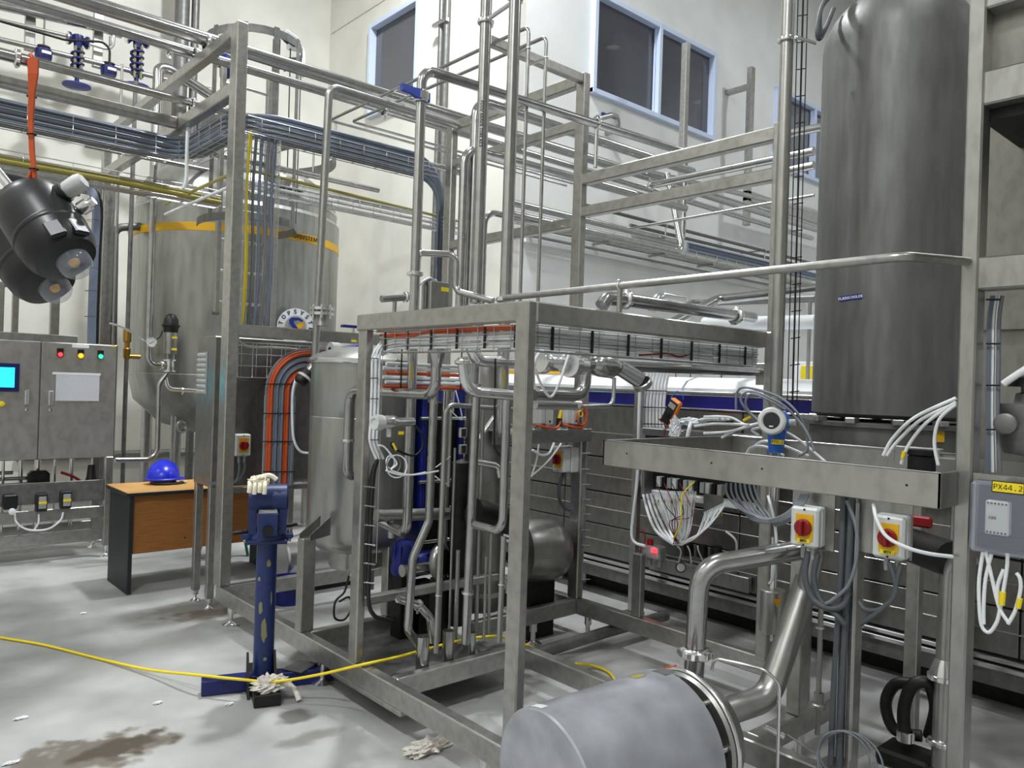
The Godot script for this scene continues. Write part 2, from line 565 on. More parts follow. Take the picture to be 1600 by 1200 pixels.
func floor_quad(st: SurfaceTool, x0: float, z0: float, x1: float, z1: float) -> void:
	for c in [[x0, z0], [x1, z0], [x1, z1], [x0, z0], [x1, z1], [x0, z1]]:
		st.set_normal(Vector3.UP)
		st.set_uv(Vector2((c[0] + 4.0) / 18.0, (c[1] + 12.0) / 17.0))
		st.add_vertex(Vector3(c[0], 0, c[1]))
func room() -> void:
	var f := mb()
	floor_quad(f, -4.0, -12.0, 14.0, 12.0)
	var fl := struct("floor", f, M.floor)
	var sl := mb()
	span(sl, Vector3(-4, -0.2, -12), Vector3(14, -0.004, 12), 0.0)
	var slab := obj("slab", sl, M.roof, fl)
	slab.set_meta("kind", "structure")
	struct("wall_left", span(mb(), Vector3(-4.2, 0, -11.2), Vector3(5.77, 9.3, -11), 0.0), M.wall)
	struct("ceiling", span(mb(), Vector3(-4.2, 9.3, -11.2), Vector3(14.2, 9.5, 12.2), 0.0), M.roof)
	struct("wall_near", span(mb(), Vector3(-4.2, 0, -11), Vector3(-4, 9.3, 12), 0.0), M.wall)
	struct("wall_back", span(mb(), Vector3(-4.2, 0, 12), Vector3(14.2, 9.3, 12.2), 0.0), M.wall)
	struct("wall_far", span(mb(), Vector3(14, 0, -7), Vector3(14.2, 9.3, 12), 0.0), M.wallright)
	# the office block that stands into the hall, with window openings upstairs
	var w := mb()
	span(w, Vector3(5.77, 0, -11.2), Vector3(5.97, 5.33, -6.7), 0.0)
	span(w, Vector3(5.77, 6.66, -11.2), Vector3(5.97, 9.3, -6.7), 0.0)
	span(w, Vector3(5.77, 5.33, -11.2), Vector3(5.97, 6.66, -9.74), 0.0)
	span(w, Vector3(5.77, 5.33, -8.5), Vector3(5.97, 6.66, -6.7), 0.0)
	struct("wall_office", w, M.wall)
	var wr := mb()
	span(wr, Vector3(5.97, 0, -6.9), Vector3(14.2, 5.28, -6.7), 0.0)
	span(wr, Vector3(5.97, 6.56, -6.9), Vector3(14.2, 9.3, -6.7), 0.0)
	span(wr, Vector3(5.97, 5.28, -6.9), Vector3(7.06, 6.56, -6.7), 0.0)
	span(wr, Vector3(9.68, 5.28, -6.9), Vector3(11.36, 6.56, -6.7), 0.0)
	span(wr, Vector3(13.4, 5.28, -6.9), Vector3(14.2, 6.56, -6.7), 0.0)
	struct("wall_right", wr, M.wallright)
	# dim office behind the glass
	var of := mb()
	span(of, Vector3(5.97, 7.1, -11.2), Vector3(14.2, 7.2, -6.9), 0.0)
	span(of, Vector3(5.97, 4.4, -11.2), Vector3(14.2, 4.5, -6.9), 0.0)
	span(of, Vector3(5.97, 4.5, -11.3), Vector3(14.2, 7.1, -11.2), 0.0)
	struct("ceiling_office", of, M.lightgrey)
	window(1, Vector3(5.77, 5.33, -9.74), Vector3(0, 0, 1), Vector3(-1, 0, 0), 1.24, 1.33, [0.0, 1.0])
	window(2, Vector3(7.06, 5.28, -6.7), Vector3(1, 0, 0), Vector3(0, 0, 1), 2.62, 1.28, [0.0, 0.5, 1.0])
	window(3, Vector3(11.36, 5.28, -6.7), Vector3(1, 0, 0), Vector3(0, 0, 1), 2.04, 1.28, [0.0, 0.62, 1.0])
	for q in [[958, 72, "round ceiling light seen through the left pane of the wide window"], [1093, 158, "small round ceiling light low in the right pane of the wide window"]]:
		var p := qy(q[0], q[1], 7.1)
		p = qz(q[0], q[1], -7.4)
		p.y = 7.1
		var d := qy(q[0], q[1], 7.1)
		var t := thing("ceiling_light", q[2], "light")
		obj("light_ring", lathe(mb(), [[0.13, 0.0], [0.13, -0.02], [0.1, -0.025], [0.1, 0.0]], d, Vector3.UP, 24), M.white, t)
		obj("light_lens", lathe(mb(), [[0.1, -0.01], [0.0, -0.012]], d, Vector3.UP, 24), glow(Color(0.9, 0.9, 0.9), 0.55), t)
		seat(t)
	# shadow gap that runs round the office wall
	struct("trim_1", span(mb(), Vector3(5.76, 6.93, -10.95), Vector3(5.772, 6.945, -6.75), 0.0), M.cream)
	struct("trim_2", span(mb(), Vector3(5.752, 0, -6.712), Vector3(5.785, 9.3, -6.688), 0.003), M.wallright)
	# riser conduits on the office wall
	var r := thing("wall_riser", "pair of grey riser conduits strapped to the office wall left of the corner", "conduit")
	for u in [684.0, 693.0]:
		var b := qx(u, 200, 5.7)
		obj("conduit", rod(mb(), Vector3(5.7, 0.0, b.z), Vector3(5.7, 9.2, b.z), 0.035, 10), M.dull, r)
	var bb := qx(689, 38, 5.7)
	obj("bracket", box(mb(), bb + Vector3(-0.03, 0, 0.03), Vector3(0.05, 0.05, 0.3), 0.004), M.bright, r)
	seat(r)
func window(n: int, o: Vector3, ux: Vector3, out: Vector3, w: float, h: float, posts: Array) -> void:
	var st := mb()
	var t := 0.065
	for y in [t * 0.5, h - t * 0.5]:
		box(st, o + ux * w * 0.5 + Vector3.UP * y + out * 0.01, (ux * w).abs() + Vector3(0, t, 0) + out.abs() * 0.12, 0.004)
	for k in posts.size():
		var s: float = clampf(posts[k] * w, t * 0.5, w - t * 0.5)
		box(st, o + ux * s + Vector3.UP * h * 0.5 + out * 0.012, ux.abs() * t + Vector3(0, h - 0.004, 0) + out.abs() * 0.12, 0.004)
	var win := struct("window_%d" % n, st, M.frame)
	for k in posts.size() - 1:
		var s0: float = posts[k] * w
		var s1: float = posts[k + 1] * w
		var p := mb()
		box(p, o + ux * (s0 + s1) * 0.5 + Vector3.UP * h * 0.5 - out * 0.03, ux.abs() * (s1 - s0 - 0.03) + Vector3(0, h - 0.06, 0) + out.abs() * 0.008, 0.0)
		obj("pane", p, M.tint, win)
		var bead := mb()
		for e in [s0 + 0.045, s1 - 0.045]:
			box(bead, o + ux * e + Vector3.UP * h * 0.5 + out * 0.0, ux.abs() * 0.02 + Vector3(0, h - 0.14, 0) + out.abs() * 0.03, 0.003)
		obj("glazing_bead", bead, M.frame, win)

func foot(p: Vector3, top: float, t: Node3D, r := 0.05) -> void:
	obj("levelling_foot", lathe(mb(), [[0.0, 0.0], [r, 0.0], [r, 0.008], [r * 0.4, 0.022], [r * 0.28, 0.03], [r * 0.28, top * 0.6], [0.024, top * 0.62], [0.024, top], [0.0, top]], Vector3(p.x, 0, p.z), Vector3.UP, 18), M.bright, t)
func beam(t: Node3D, a: Vector3, b: Vector3, called := "beam") -> void:
	obj(called, span(mb(), a, b, 0.006), M.beam, t)
func skid() -> void:
	var t := thing("process_skid_frame", "large square tube stainless skid frame standing on levelling feet in the middle", "frame")
	# base
	beam(t, Vector3(2.0, 0.135, -5.15), Vector3(2.06, 0.235, -2.17), "base_beam")
	beam(t, Vector3(3.76, 0.135, -3.6), Vector3(3.82, 0.235, -2.13), "base_beam")
	beam(t, Vector3(2.06, 0.135, -3.115), Vector3(2.83, 0.235, -3.065), "base_beam")
	beam(t, Vector3(2.83, 0.135, -3.115), Vector3(2.89, 0.235, -1.0), "base_beam")
	beam(t, Vector3(2.06, 0.135, -3.97), Vector3(3.76, 0.235, -3.92), "base_beam")
	beam(t, Vector3(2.89, 0.135, -3.58), Vector3(3.76, 0.235, -3.53), "base_beam")
	beam(t, Vector3(2.06, 0.135, -5.15), Vector3(3.76, 0.235, -5.1), "base_beam")
	beam(t, Vector3(3.76, 0.135, -5.15), Vector3(3.82, 0.235, -3.6), "base_beam")
	# notch plate under the front beam
	beam(t, Vector3(2.004, 0.105, -2.95), Vector3(2.05, 0.136, -3.6), "base_plate")
	# posts
	beam(t, Vector3(2.0, 0.235, -2.25), Vector3(2.046, 1.952, -2.175), "post")
	beam(t, Vector3(2.0, 0.235, -3.42), Vector3(2.046, 1.875, -3.345), "post")
	beam(t, Vector3(3.76, 0.235, -3.62), Vector3(3.82, 1.93, -3.53), "post")
	beam(t, Vector3(3.70, 0.235, -2.19), Vector3(3.77, 1.95, -2.125), "post")
	beam(t, Vector3(3.735, 1.95, -2.2), Vector3(3.8, 3.06, -2.13), "post")
	beam(t, Vector3(2.0, 0.235, -5.2), Vector3(2.075, 3.97, -5.085), "post")
	beam(t, Vector3(3.76, 0.235, -5.14), Vector3(3.82, 3.73, -5.06), "post")
	beam(t, Vector3(3.76, 1.93, -3.69), Vector3(3.82, 3.73, -3.61), "post")
	# top ring
	beam(t, Vector3(2.0, 1.873, -3.44), Vector3(2.05, 1.953, -2.25), "top_beam")
	beam(t, Vector3(2.046, 1.871, -2.224), Vector3(3.76, 1.952, -2.175), "top_beam")
	beam(t, Vector3(3.76, 1.873, -3.53), Vector3(3.81, 1.952, -2.25), "top_beam")
	beam(t, Vector3(2.05, 1.873, -3.44), Vector3(3.76, 1.952, -3.39), "top_beam")
	beam(t, Vector3(2.075, 1.895, -5.15), Vector3(3.76, 1.975, -5.1), "top_beam")
	# middle rail with stubs that carry the vertical pipes
	beam(t, Vector3(2.05, 0.5, -3.43), Vector3(2.95, 0.545, -3.38), "middle_rail")
	# upper trestle
	beam(t, Vector3(3.76, 3.65, -5.06), Vector3(3.82, 3.73, -3.69), "trestle_beam")
	beam(t, Vector3(3.76, 3.36, -5.06), Vector3(3.82, 3.425, -3.69), "trestle_beam")
	beam(t, Vector3(3.76, 2.7, -5.06), Vector3(3.82, 2.77, -3.69), "trestle_beam")
	beam(t, Vector3(3.76, 2.76, -3.61), Vector3(3.82, 2.83, -2.18), "trestle_beam")
	beam(t, Vector3(3.76, 2.975, -3.61), Vector3(3.82, 3.05, -2.18), "trestle_beam")
	beam(t, Vector3(2.95, 3.66, -3.67), Vector3(3.76, 3.72, -3.62), "trestle_beam")
	for p in [Vector3(2.05, 0, -3.76), Vector3(2.05, 0, -5.0), Vector3(2.05, 0, -2.4), Vector3(3.79, 0, -3.45), Vector3(3.4, 0, -3.556), Vector3(2.86, 0, -1.3)]:
		foot(p, 0.135, t, 0.055)
	# drip pan between the beams
	var pan := mb()
	span(pan, Vector3(2.06, 0.14, -3.92), Vector3(2.86, 0.146, -3.115), 0.0)
	obj("drip_pan", pan, M.dull, t)
	seat(t)
	# second frame to the left, behind it
	var u := thing("pipe_bridge", "tall stainless pipe bridge of two cross bars reaching back from the left frame post", "frame")
	obj("cross_beam", span(mb(), Vector3(2.0, 3.89, -8.3), Vector3(2.075, 3.965, -5.2), 0.006), M.beam, u)
	obj("cross_beam", span(mb(), Vector3(2.0, 3.5, -8.3), Vector3(2.075, 3.59, -5.2), 0.006), M.beam, u)
	obj("post", span(mb(), Vector3(2.0, 0.0, -8.38), Vector3(2.075, 3.965, -8.3), 0.006), M.beam, u)
	obj("tray_rail", span(mb(), Vector3(-2.2, 3.51, -6.26), Vector3(2.0, 3.59, -6.2), 0.006), M.beam, u)
	seat(u)

# ---- rack of parallel pipes high above
func xpipe(label: String, u0: float, v0: float, u1: float, v1: float, z: float, r: float, m: Material = null, called := "steel_pipe") -> Node3D:
	var a := qz(u0, v0, z)
	var b := qz(u1, v1, z)
	return pipe(label, [a, b], r, m, -1.0, called)
func zpipe(label: String, u0: float, v0: float, u1: float, v1: float, x: float, r: float) -> Node3D:
	return pipe(label, [qx(u0, v0, x), qx(u1, v1, x)], r)
func clamps(t: Node3D, axis: Vector3, pts: Array, r: float, stub := 0.1) -> void:
	for p in pts:
		clampring(p, axis, r, t)
		if stub > 0.0:
			obj("pipe_support", rod(mb(), p - Vector3(0, r, 0), p - Vector3(0, r + stub, 0), 0.012, 8), M.bright, t)
func upper_rack() -> void:
	var t := pipe("uppermost long polished pipe running over the top bar of the left pipe bridge", [Vector3(-3.5, 4.03, -5.75), Vector3(11.5, 4.1, -5.75)], 0.05)
	clamps(t, Vector3.RIGHT, [Vector3(2.04, 4.03, -5.75)], 0.05, 0.02)
	seat(t)
	t = pipe("second long polished pipe just below the uppermost one across the left pipe bridge", [Vector3(-3.5, 4.02, -5.98), Vector3(11.5, 4.06, -6.05)], 0.036)
	clamps(t, Vector3.RIGHT, [Vector3(2.04, 4.02, -5.98), Vector3(3.7, 4.02, -6.0)], 0.036, 0.03)
	seat(t)
	t = pipe("thin polished pipe resting on the lower bar of the left pipe bridge", [Vector3(-3.5, 3.66, -5.98), Vector3(4.6, 3.66, -6.02)], 0.03)
	clamps(t, Vector3.RIGHT, [Vector3(2.04, 3.66, -6.0)], 0.03, 0.03)
	seat(t)
	t = pipe("short steel pipe on the lower bridge bar behind the thin pipe", [Vector3(1.2, 3.65, -7.2), Vector3(4.4, 3.65, -7.2)], 0.028)
	seat(t)
	t = pipe("faint thin pipe low behind the bridge near the ladder", [Vector3(1.7, 3.62, -7.7), Vector3(5.2, 3.62, -7.7)], 0.022)
	seat(t)
	# B: rises from the flanged line by the tank, turns and runs right, drops again
	var b0 := Vector3(2.63, 1.55, -5.09)
	t = pipe("dull pipe with a brown heat tint on its upper elbow rising beside the tall tank", [Vector3(2.63, 1.36, -5.0), b0, Vector3(2.63, 3.685, -5.0), Vector3(4.02, 3.685, -5.0), Vector3(4.02, 2.0, -5.0)], 0.0275, M.steel, 0.07)
	var fp := Vector3(2.63, 2.1, -5.0)
	for s in [-0.018, 0.018]:
		obj("flange", lathe(mb(), [[0.028, -0.01], [0.085, -0.01], [0.085, 0.01], [0.028, 0.01]], fp + Vector3(0, s, 0), Vector3.UP, 24), M.bright, t)
	obj("flange_neck", lathe(mb(), [[0.045, 0.0], [0.028, 0.1], [0.028, 0.0]], fp + Vector3(0, -0.1, 0), Vector3.UP, 20), M.steel, t)
	for k in 6:
		var d := Vector3(cos(k * TAU / 6.0), 0, sin(k * TAU / 6.0)) * 0.066
		obj("bolt", lathe(mb(), [[0.0, -0.05], [0.01, -0.05], [0.01, -0.028], [0.006, -0.028], [0.006, 0.03], [0.01, 0.03], [0.01, 0.045], [0.0, 0.045]], fp + d, Vector3.UP, 6), M.bright, t)
	seat(t)
	# C: big polished pipe over the butterfly valve
	var cx := 2.35
	var cz := -3.45
	t = pipe("tall polished pipe with a blue butterfly valve handle, turning right over the rack", [Vector3(cx, 0.95, cz), Vector3(cx, 3.29, cz), Vector3(4.72, 3.36, cz), Vector3(4.86, 3.36, -1.9)], 0.027, null, 0.085)
	union(Vector3(cx, 2.2, cz), Vector3.UP, 0.027, t)
	clampring(Vector3(cx, 3.16, cz), Vector3.UP, 0.03, t)
	clampring(Vector3(cx, 3.12, cz), Vector3.UP, 0.03, t)
	clampring(Vector3(3.72, 3.335, cz), Vector3.RIGHT, 0.027, t)
	obj("pipe_support", rod(mb(), Vector3(3.72, 3.31, cz), Vector3(3.72, 3.05, cz), 0.012, 8), M.bright, t)
	var hb := mb()
	var ha := Vector3(cx, 3.14, cz)
	var hd := (qz(632, 130, cz) - qz(668, 146, cz)).normalized()
	prism(hb, PackedVector2Array([Vector2(-0.045, -0.025), Vector2(0.02, -0.028), Vector2(0.07, -0.016), Vector2(0.125, -0.018), Vector2(0.13, 0.014), Vector2(0.06, 0.018), Vector2(0.01, 0.026), Vector2(-0.045, 0.022)]), ha + Vector3(-0.01, 0.0, 0.035), hd, Vector3.UP, 0.028)
	obj("valve_handle", hb, M.bluehandle, t)
	obj("valve_body", lathe(mb(), [[0.02, -0.02], [0.045, -0.018], [0.045, 0.018], [0.02, 0.02]], ha, Vector3.UP, 22), M.bright, t)
	obj("hand_label", box(mb(), Vector3(cx - 0.02, 1.68, cz + 0.021), Vector3(0.012, 0.09, 0.008), 0.001), M.yellowdull, t)
	# lower end turns back to the heat exchanger
	obj("elbow", tube(mb(), bend([Vector3(cx, 0.96, cz), Vector3(cx, 0.82, cz), Vector3(cx, 0.85, cz - 0.32)], 0.08), 0.027, 16), M.pipe, t)
	seat(t)
	# D and E with their tie bar
	var d0 := qx(745, 460, 2.6)
	var e0 := qx(790, 460, 2.6)
	var dd := pipe("rear one of two tall pipes tied together by a clamp bar, leaving the frame top", [Vector3(2.6, 1.5, d0.z), Vector3(2.6, 5.2, d0.z)], 0.031)
	union(Vector3(2.6, 2.04, d0.z), Vector3.UP, 0.031, dd)
	clampring(Vector3(2.6, 3.55, d0.z), Vector3.UP, 0.033, dd)
	text("printed_marking", "FOOD GRADE TUBE 63.5", 0.022, Vector3(2.6 - 0.0235, 3.0, d0.z + 0.0215), Vector3.DOWN, Vector3(1, 0, 1).normalized(), M.charcoal, dd, 0.0006)
	var ee := pipe("front one of two tall pipes tied together by a clamp bar, nearest the frame corner", [Vector3(2.6, 1.62, e0.z), Vector3(2.6, 5.2, e0.z)], 0.031)
	union(Vector3(2.6, 2.06, e0.z), Vector3.UP, 0.031, ee)
	clampring(Vector3(2.6, 3.6, e0.z), Vector3.UP, 0.033, ee)
	obj("clamp_bar", rod(mb(), Vector3(2.6, 3.58, e0.z - 0.03), Vector3(2.6, 3.56, d0.z + 0.03), 0.012, 10), M.bright, ee)
	obj("elbow", tube(mb(), bend([Vector3(2.6, 1.63, e0.z), Vector3(2.6, 1.36, e0.z), Vector3(2.75, 1.36, e0.z - 0.1)], 0.09), 0.031, 16), M.pipe, ee)
	obj("hand_label", box(mb(), Vector3(2.585, 1.66, e0.z + 0.028), Vector3(0.014, 0.09, 0.008), 0.001), M.yellowdull, ee)
	seat(dd)
	seat(ee)
	# thin pair F, G that hook over from the back
	var k := 0
	for uv in [[818.0, 300.0, 515.0, 188.0, 830.0, 40.0], [846.0, 300.0, 550.0, 190.0, 856.0, 56.0]]:
		var x := 3.12 + 0.14 * k
		var f0 := qx(uv[0], uv[1], x)
		var ftop := qx(uv[4], uv[5], x)
		var far := qx(uv[2], uv[3], x)
		var ytop: float = ftop.y
		var zb: float = qy(uv[2], uv[3], ytop).z
		var xb: float = qy(uv[2], uv[3], ytop).x
		t = pipe(["left one of the thin hooked pipe pair coming down beside the two tall pipes", "right one of the thin hooked pipe pair coming down beside the two tall pipes"][k], [Vector3(x, 1.97, f0.z), Vector3(x, ytop, f0.z), Vector3(xb, ytop, zb), Vector3(xb + 2.8, ytop, zb)], 0.0115, null, 0.04)
		clampring(Vector3(x, ytop - 0.13, f0.z), Vector3.UP, 0.0125, t)
		obj("clamp_arm", rod(mb(), Vector3(x, ytop - 0.13, f0.z - 0.02), Vector3(x, ytop - 0.13, -3.62), 0.009, 8), M.bright, t)
		seat(t)
		k += 1
	# H pair of risers behind
	for h in [[721.0, "left one of two broad pipe risers in shadow behind the tied pipes", 0.034, 3.3], [737.0, "right one of two broad pipe risers in shadow behind the tied pipes", 0.04, 3.66]]:
		var p := qz(h[0], 400, -4.4)
		t = pipe(h[1], [Vector3(p.x, 1.98, -4.4), Vector3(p.x, h[3], -4.4), Vector3(p.x + 2.6, h[3] + 0.02, -4.4)], h[2], M.pipe, 0.12)
		clampring(Vector3(p.x, 2.1, -4.4), Vector3.UP, h[2], t)
		seat(t)
	# I: hook pipe between D and E
	var i0 := qz(755, 400, -3.9)
	t = pipe("hook shaped pipe bending over behind the tied pipes at mid height", [Vector3(i0.x, 1.96, -3.9), Vector3(i0.x, qz(758, 330, -3.9).y, -3.9), Vector3(i0.x + 0.5, qz(758, 330, -3.9).y, -3.9)], 0.02, null, 0.09)
	seat(t)
	# J: branch from C
	var j1 := Vector3(cx, 2.33, cz)
	var jy := qx(664, 392, cx).y
	t = pipe("branch pipe stepping from the blue handled riser down to the tied pipes", [Vector3(cx, jy, cz), Vector3(cx + 0.18, jy, cz + 0.12), Vector3(cx + 0.18, 2.12, cz + 0.12), Vector3(2.6, 2.06, -3.1)], 0.018, null, 0.05)
	clampring(Vector3(cx + 0.02, jy, cz + 0.015), Vector3(0.18, 0, 0.12), 0.018, t)
	seat(t)
	# small U tube beside C
	t = pipe("small upturned U tube behind the blue handled riser", [Vector3(cx + 0.09, 1.96, cz - 0.05), Vector3(cx + 0.09, 2.19, cz - 0.05), Vector3(cx + 0.19, 2.19, cz - 0.05), Vector3(cx + 0.19, 1.96, cz - 0.05)], 0.011, null, 0.045)
	seat(t)
	# junction box on the rail by the branch
	var jb := thing("junction_box", "small grey stainless junction box with a yellow tag behind the frame top", "box")
	var jc := qz(680, 468, -3.5)
	obj("box_body", box(mb(), jc, Vector3(0.13, 0.19, 0.09), 0.005), M.steel, jb)
	obj("tag_plate", box(mb(), jc + Vector3(0.03, 0.055, 0.047), Vector3(0.05, 0.022, 0.003), 0.0), M.yellow, jb)
	seat(jb)
	cable("white cable arching out of the small junction box behind the frame top", [jc + Vector3(0.0, 0.09, 0), jc + Vector3(-0.06, 0.11, 0.02), jc + Vector3(-0.16, 0.03, 0.05), jc + Vector3(-0.18, -0.12, 0.06)], 0.006, M.cablewhite)
	t = xpipe("short polished pipe stub lying level left of the blue handled riser", 596, 467, 640, 464, -3.75, 0.02)
	union(qz(634, 464, -3.75), Vector3.RIGHT, 0.02, t)
	obj("pipe_support", rod(mb(), qz(617, 470, -3.75), qz(615, 505, -3.75), 0.012, 8), M.steel, t)
	seat(t)
	# handrail pipe
	t = pipe("plain grey rail pipe rising from the frame corner toward the right hand column", [Vector3(2.55, 2.062, -2.95), Vector3(2.55, 2.075, -1.03), Vector3(2.93, 2.1, -0.96)], 0.0155, M.steel, 0.06, "rail_pipe")
	clampring(Vector3(2.55, 2.068, -2.2), Vector3.BACK, 0.0155, t)
	obj("pipe_support", rod(mb(), Vector3(2.55, 2.055, -2.2), Vector3(2.55, 1.95, -2.2), 0.012, 10), M.steel, t)
	seat(t)

func rack_pipes() -> void:
	# runs to the right of the trestle
	var t: Node3D
	var a := qz(805, 318, -5.3)
	var b := qz(1066, 388, -5.3)
	t = pipe("front one of two level pipes with an upturned end right of the trestle", [Vector3(a.x - 0.05, a.y, -5.3), Vector3(b.x, a.y, -5.3), Vector3(b.x, a.y + 0.9, -5.3)], 0.033, null, 0.11)
	seat(t)
	a = qz(805, 336, -5.1)
	b = qz(1066, 402, -5.1)
	t = pipe("lower one of two level pipes with an upturned end right of the trestle", [Vector3(a.x - 0.05, a.y, -5.1), Vector3(b.x, a.y, -5.1), Vector3(b.x + 0.02, a.y + 0.9, -5.35)], 0.033, null, 0.11)
	seat(t)
	t = pipe("polished pipe running toward the viewer from a clamp right of the trestle", [qx(1015, 290, 5.4), qx(1272, 236, 5.4)], 0.032)
	clampring(qx(1018, 289, 5.4), Vector3.BACK, 0.032, t)
	seat(t)
	t = pipe("thin polished pipe with a dipped end just above the lower trestle bar", [qx(1078, 312, 4.6), qx(1092, 297, 4.6), qx(1272, 258, 4.6)], 0.026, null, 0.1)
	clampring(qx(1172, 279, 4.6), Vector3.BACK, 0.026, t)
	seat(t)
	t = xpipe("thin dark pipe along the office wall above the yellow cable tray", 905, 318, 1272, 412, -6.3, 0.022, M.dull)
	clamps(t, Vector3.RIGHT, [qz(1040, 352, -6.3), qz(1195, 391, -6.3)], 0.022, 0.1)
	obj("wall_bracket", rod(mb(), qz(1195, 391, -6.3), qz(1195, 391, -6.3) * Vector3(1, 1, 0) + Vector3(0, 0, -6.695), 0.012, 8), M.steel, t)
	seat(t)
	t = xpipe("second thin dark pipe along the office wall below the first", 985, 352, 1272, 420, -6.35, 0.022, M.dull)
	seat(t)
	t = pipe("slender tie rod slanting up to the right hand post below the trestle", [qx(980, 358, 5.0), qx(1272, 305, 5.0)], 0.012, M.steel)
	seat(t)
	t = pipe("long polished pipe hanging low behind the right hand post", [qz(1010, 268, -5.6), qz(1272, 330, -5.6), qz(1272, 330, -5.6) * Vector3(0, 1, 1) + Vector3(14.02, 0, 0)], 0.03)
	seat(t)
	# hanger frame behind
	var h := thing("pipe_hanger", "grey hanging bracket holding pipes in front of the office wall", "bracket")
	var hp := qz(1063, 350, -6.0)
	obj("hanger_bar", span(mb(), Vector3(hp.x - 0.04, hp.y - 0.25, -6.04), Vector3(hp.x + 0.04, 6.0, -5.96), 0.004), M.beam, h)
	obj("hanger_arm", span(mb(), Vector3(hp.x - 0.9, hp.y - 0.3, -6.04), Vector3(hp.x + 0.04, hp.y - 0.22, -5.96), 0.004), M.beam, h)
	seat(h)
	h = thing("pipe_hanger", "grey upright hanging rail near the right hand post under the trestle bar", "bracket")
	hp = qz(1167, 320, -6.3)
	obj("hanger_bar", span(mb(), Vector3(hp.x - 0.05, hp.y - 0.3, -6.34), Vector3(hp.x + 0.05, hp.y + 2.0, -6.26), 0.004), M.beam, h)
	obj("wall_bracket", span(mb(), Vector3(hp.x - 0.05, hp.y + 1.7, -6.71), Vector3(hp.x + 0.05, hp.y + 1.76, -6.34), 0.003), M.beam, h)
	obj("hanger_arm", span(mb(), Vector3(hp.x - 0.05, hp.y + 0.05, -6.34), Vector3(hp.x + 3.0, hp.y + 0.2, -6.26), 0.004), M.beam, h)
	seat(h)
	# drain cock on the wall under the wide window
	t = pipe("small bent drain pipe with a tiny blue handle under the wide office window", [qz(930, 186, -6.5), qz(955, 180, -6.5), qz(965, 184, -6.5), qz(966, 203, -6.5), qz(966, 203, -6.5) * Vector3(1, 1, 0) + Vector3(0, 0, -6.72)], 0.035, null, 0.1)
	clampring(qz(934, 186, -6.5), Vector3.RIGHT, 0.045, t)
	obj("valve_handle", box(mb(), qz(944, 178, -6.5), Vector3(0.09, 0.025, 0.03), 0.004), M.blue, t)
	seat(t)
	# level pipes above the tunnel, right
	t = pipe("polished pipe lying on the frame top with a union and an open end", [qz(940, 478, -2.6), qz(948, 466, -2.6), qz(975, 468, -2.6), qz(1176, 497, -2.6)], 0.035, null, 0.07)
	union(qz(1150, 494, -2.6), Vector3.RIGHT, 0.035, t)
	union(qz(977, 468, -2.6), Vector3.RIGHT, 0.032, t)
	seat(t)
	t = pipe("curved pipe piece bulging up behind the frame top", [qz(1018, 482, -3.0), qz(1030, 464, -3.0), qz(1066, 470, -3.0)], 0.035, M.bright, 0.08)
	seat(t)
	t = pipe("polished pipe climbing at a slant and levelling off behind the right hand post", [qz(1050, 505, -3.2), qz(1120, 468, -3.2), qx(1275, 452, 5.15)], 0.034, null, 0.1)
	seat(t)
	t = pipe("dull level pipe close below the slanting one behind the right hand post", [qx(1070, 474, 5.8), qx(1275, 466, 5.8)], 0.03, M.dull)
	obj("pipe_support", rod(mb(), qx(1266, 466, 5.8), qx(1266, 466, 5.8) * Vector3(1, 0, 1) + Vector3(0, 1.72, 0), 0.015, 8), M.steel, t)
	seat(t)
	t = pipe("pale insulated pipe behind the frame top near the right hand post", [qx(1100, 506, 5.2), qx(1275, 503, 5.2)], 0.05, M.white)
	seat(t)
	# cable trays
	tray_lines()

# wire basket along points: side = level direction across, w wide, h high
func basket(t: Node3D, pts: Array, side: Vector3, up: Vector3, w: float, h: float, step := 0.1, r := 0.0028, rows := 4) -> void:
	var st := mb()
	var line := func(s: float, u: float) -> void:
		var pp := PackedVector3Array()
		for p in pts:
			pp.append(p + side * s + up * u)
		tube(st, pp, r, 5, false)
	for k in rows + 1:
		line.call(-w * 0.5 + w * k / rows, 0.0)
	for k in range(1, 4):
		line.call(-w * 0.5, h * k / 3.0)
		line.call(w * 0.5, h * k / 3.0)
	for i in pts.size() - 1:
		var a: Vector3 = pts[i]
		var b: Vector3 = pts[i + 1]
		var n := maxi(1, int(a.distance_to(b) / step))
		for k in n:
			var p := a.lerp(b, (k + 0.5) / n)
			tube(st, PackedVector3Array([p - side * w * 0.5 + up * h, p - side * w * 0.5, p + side * w * 0.5, p + side * w * 0.5 + up * h]), r, 5, false)
	stuff(obj("wire_basket", st, M.wire, t))
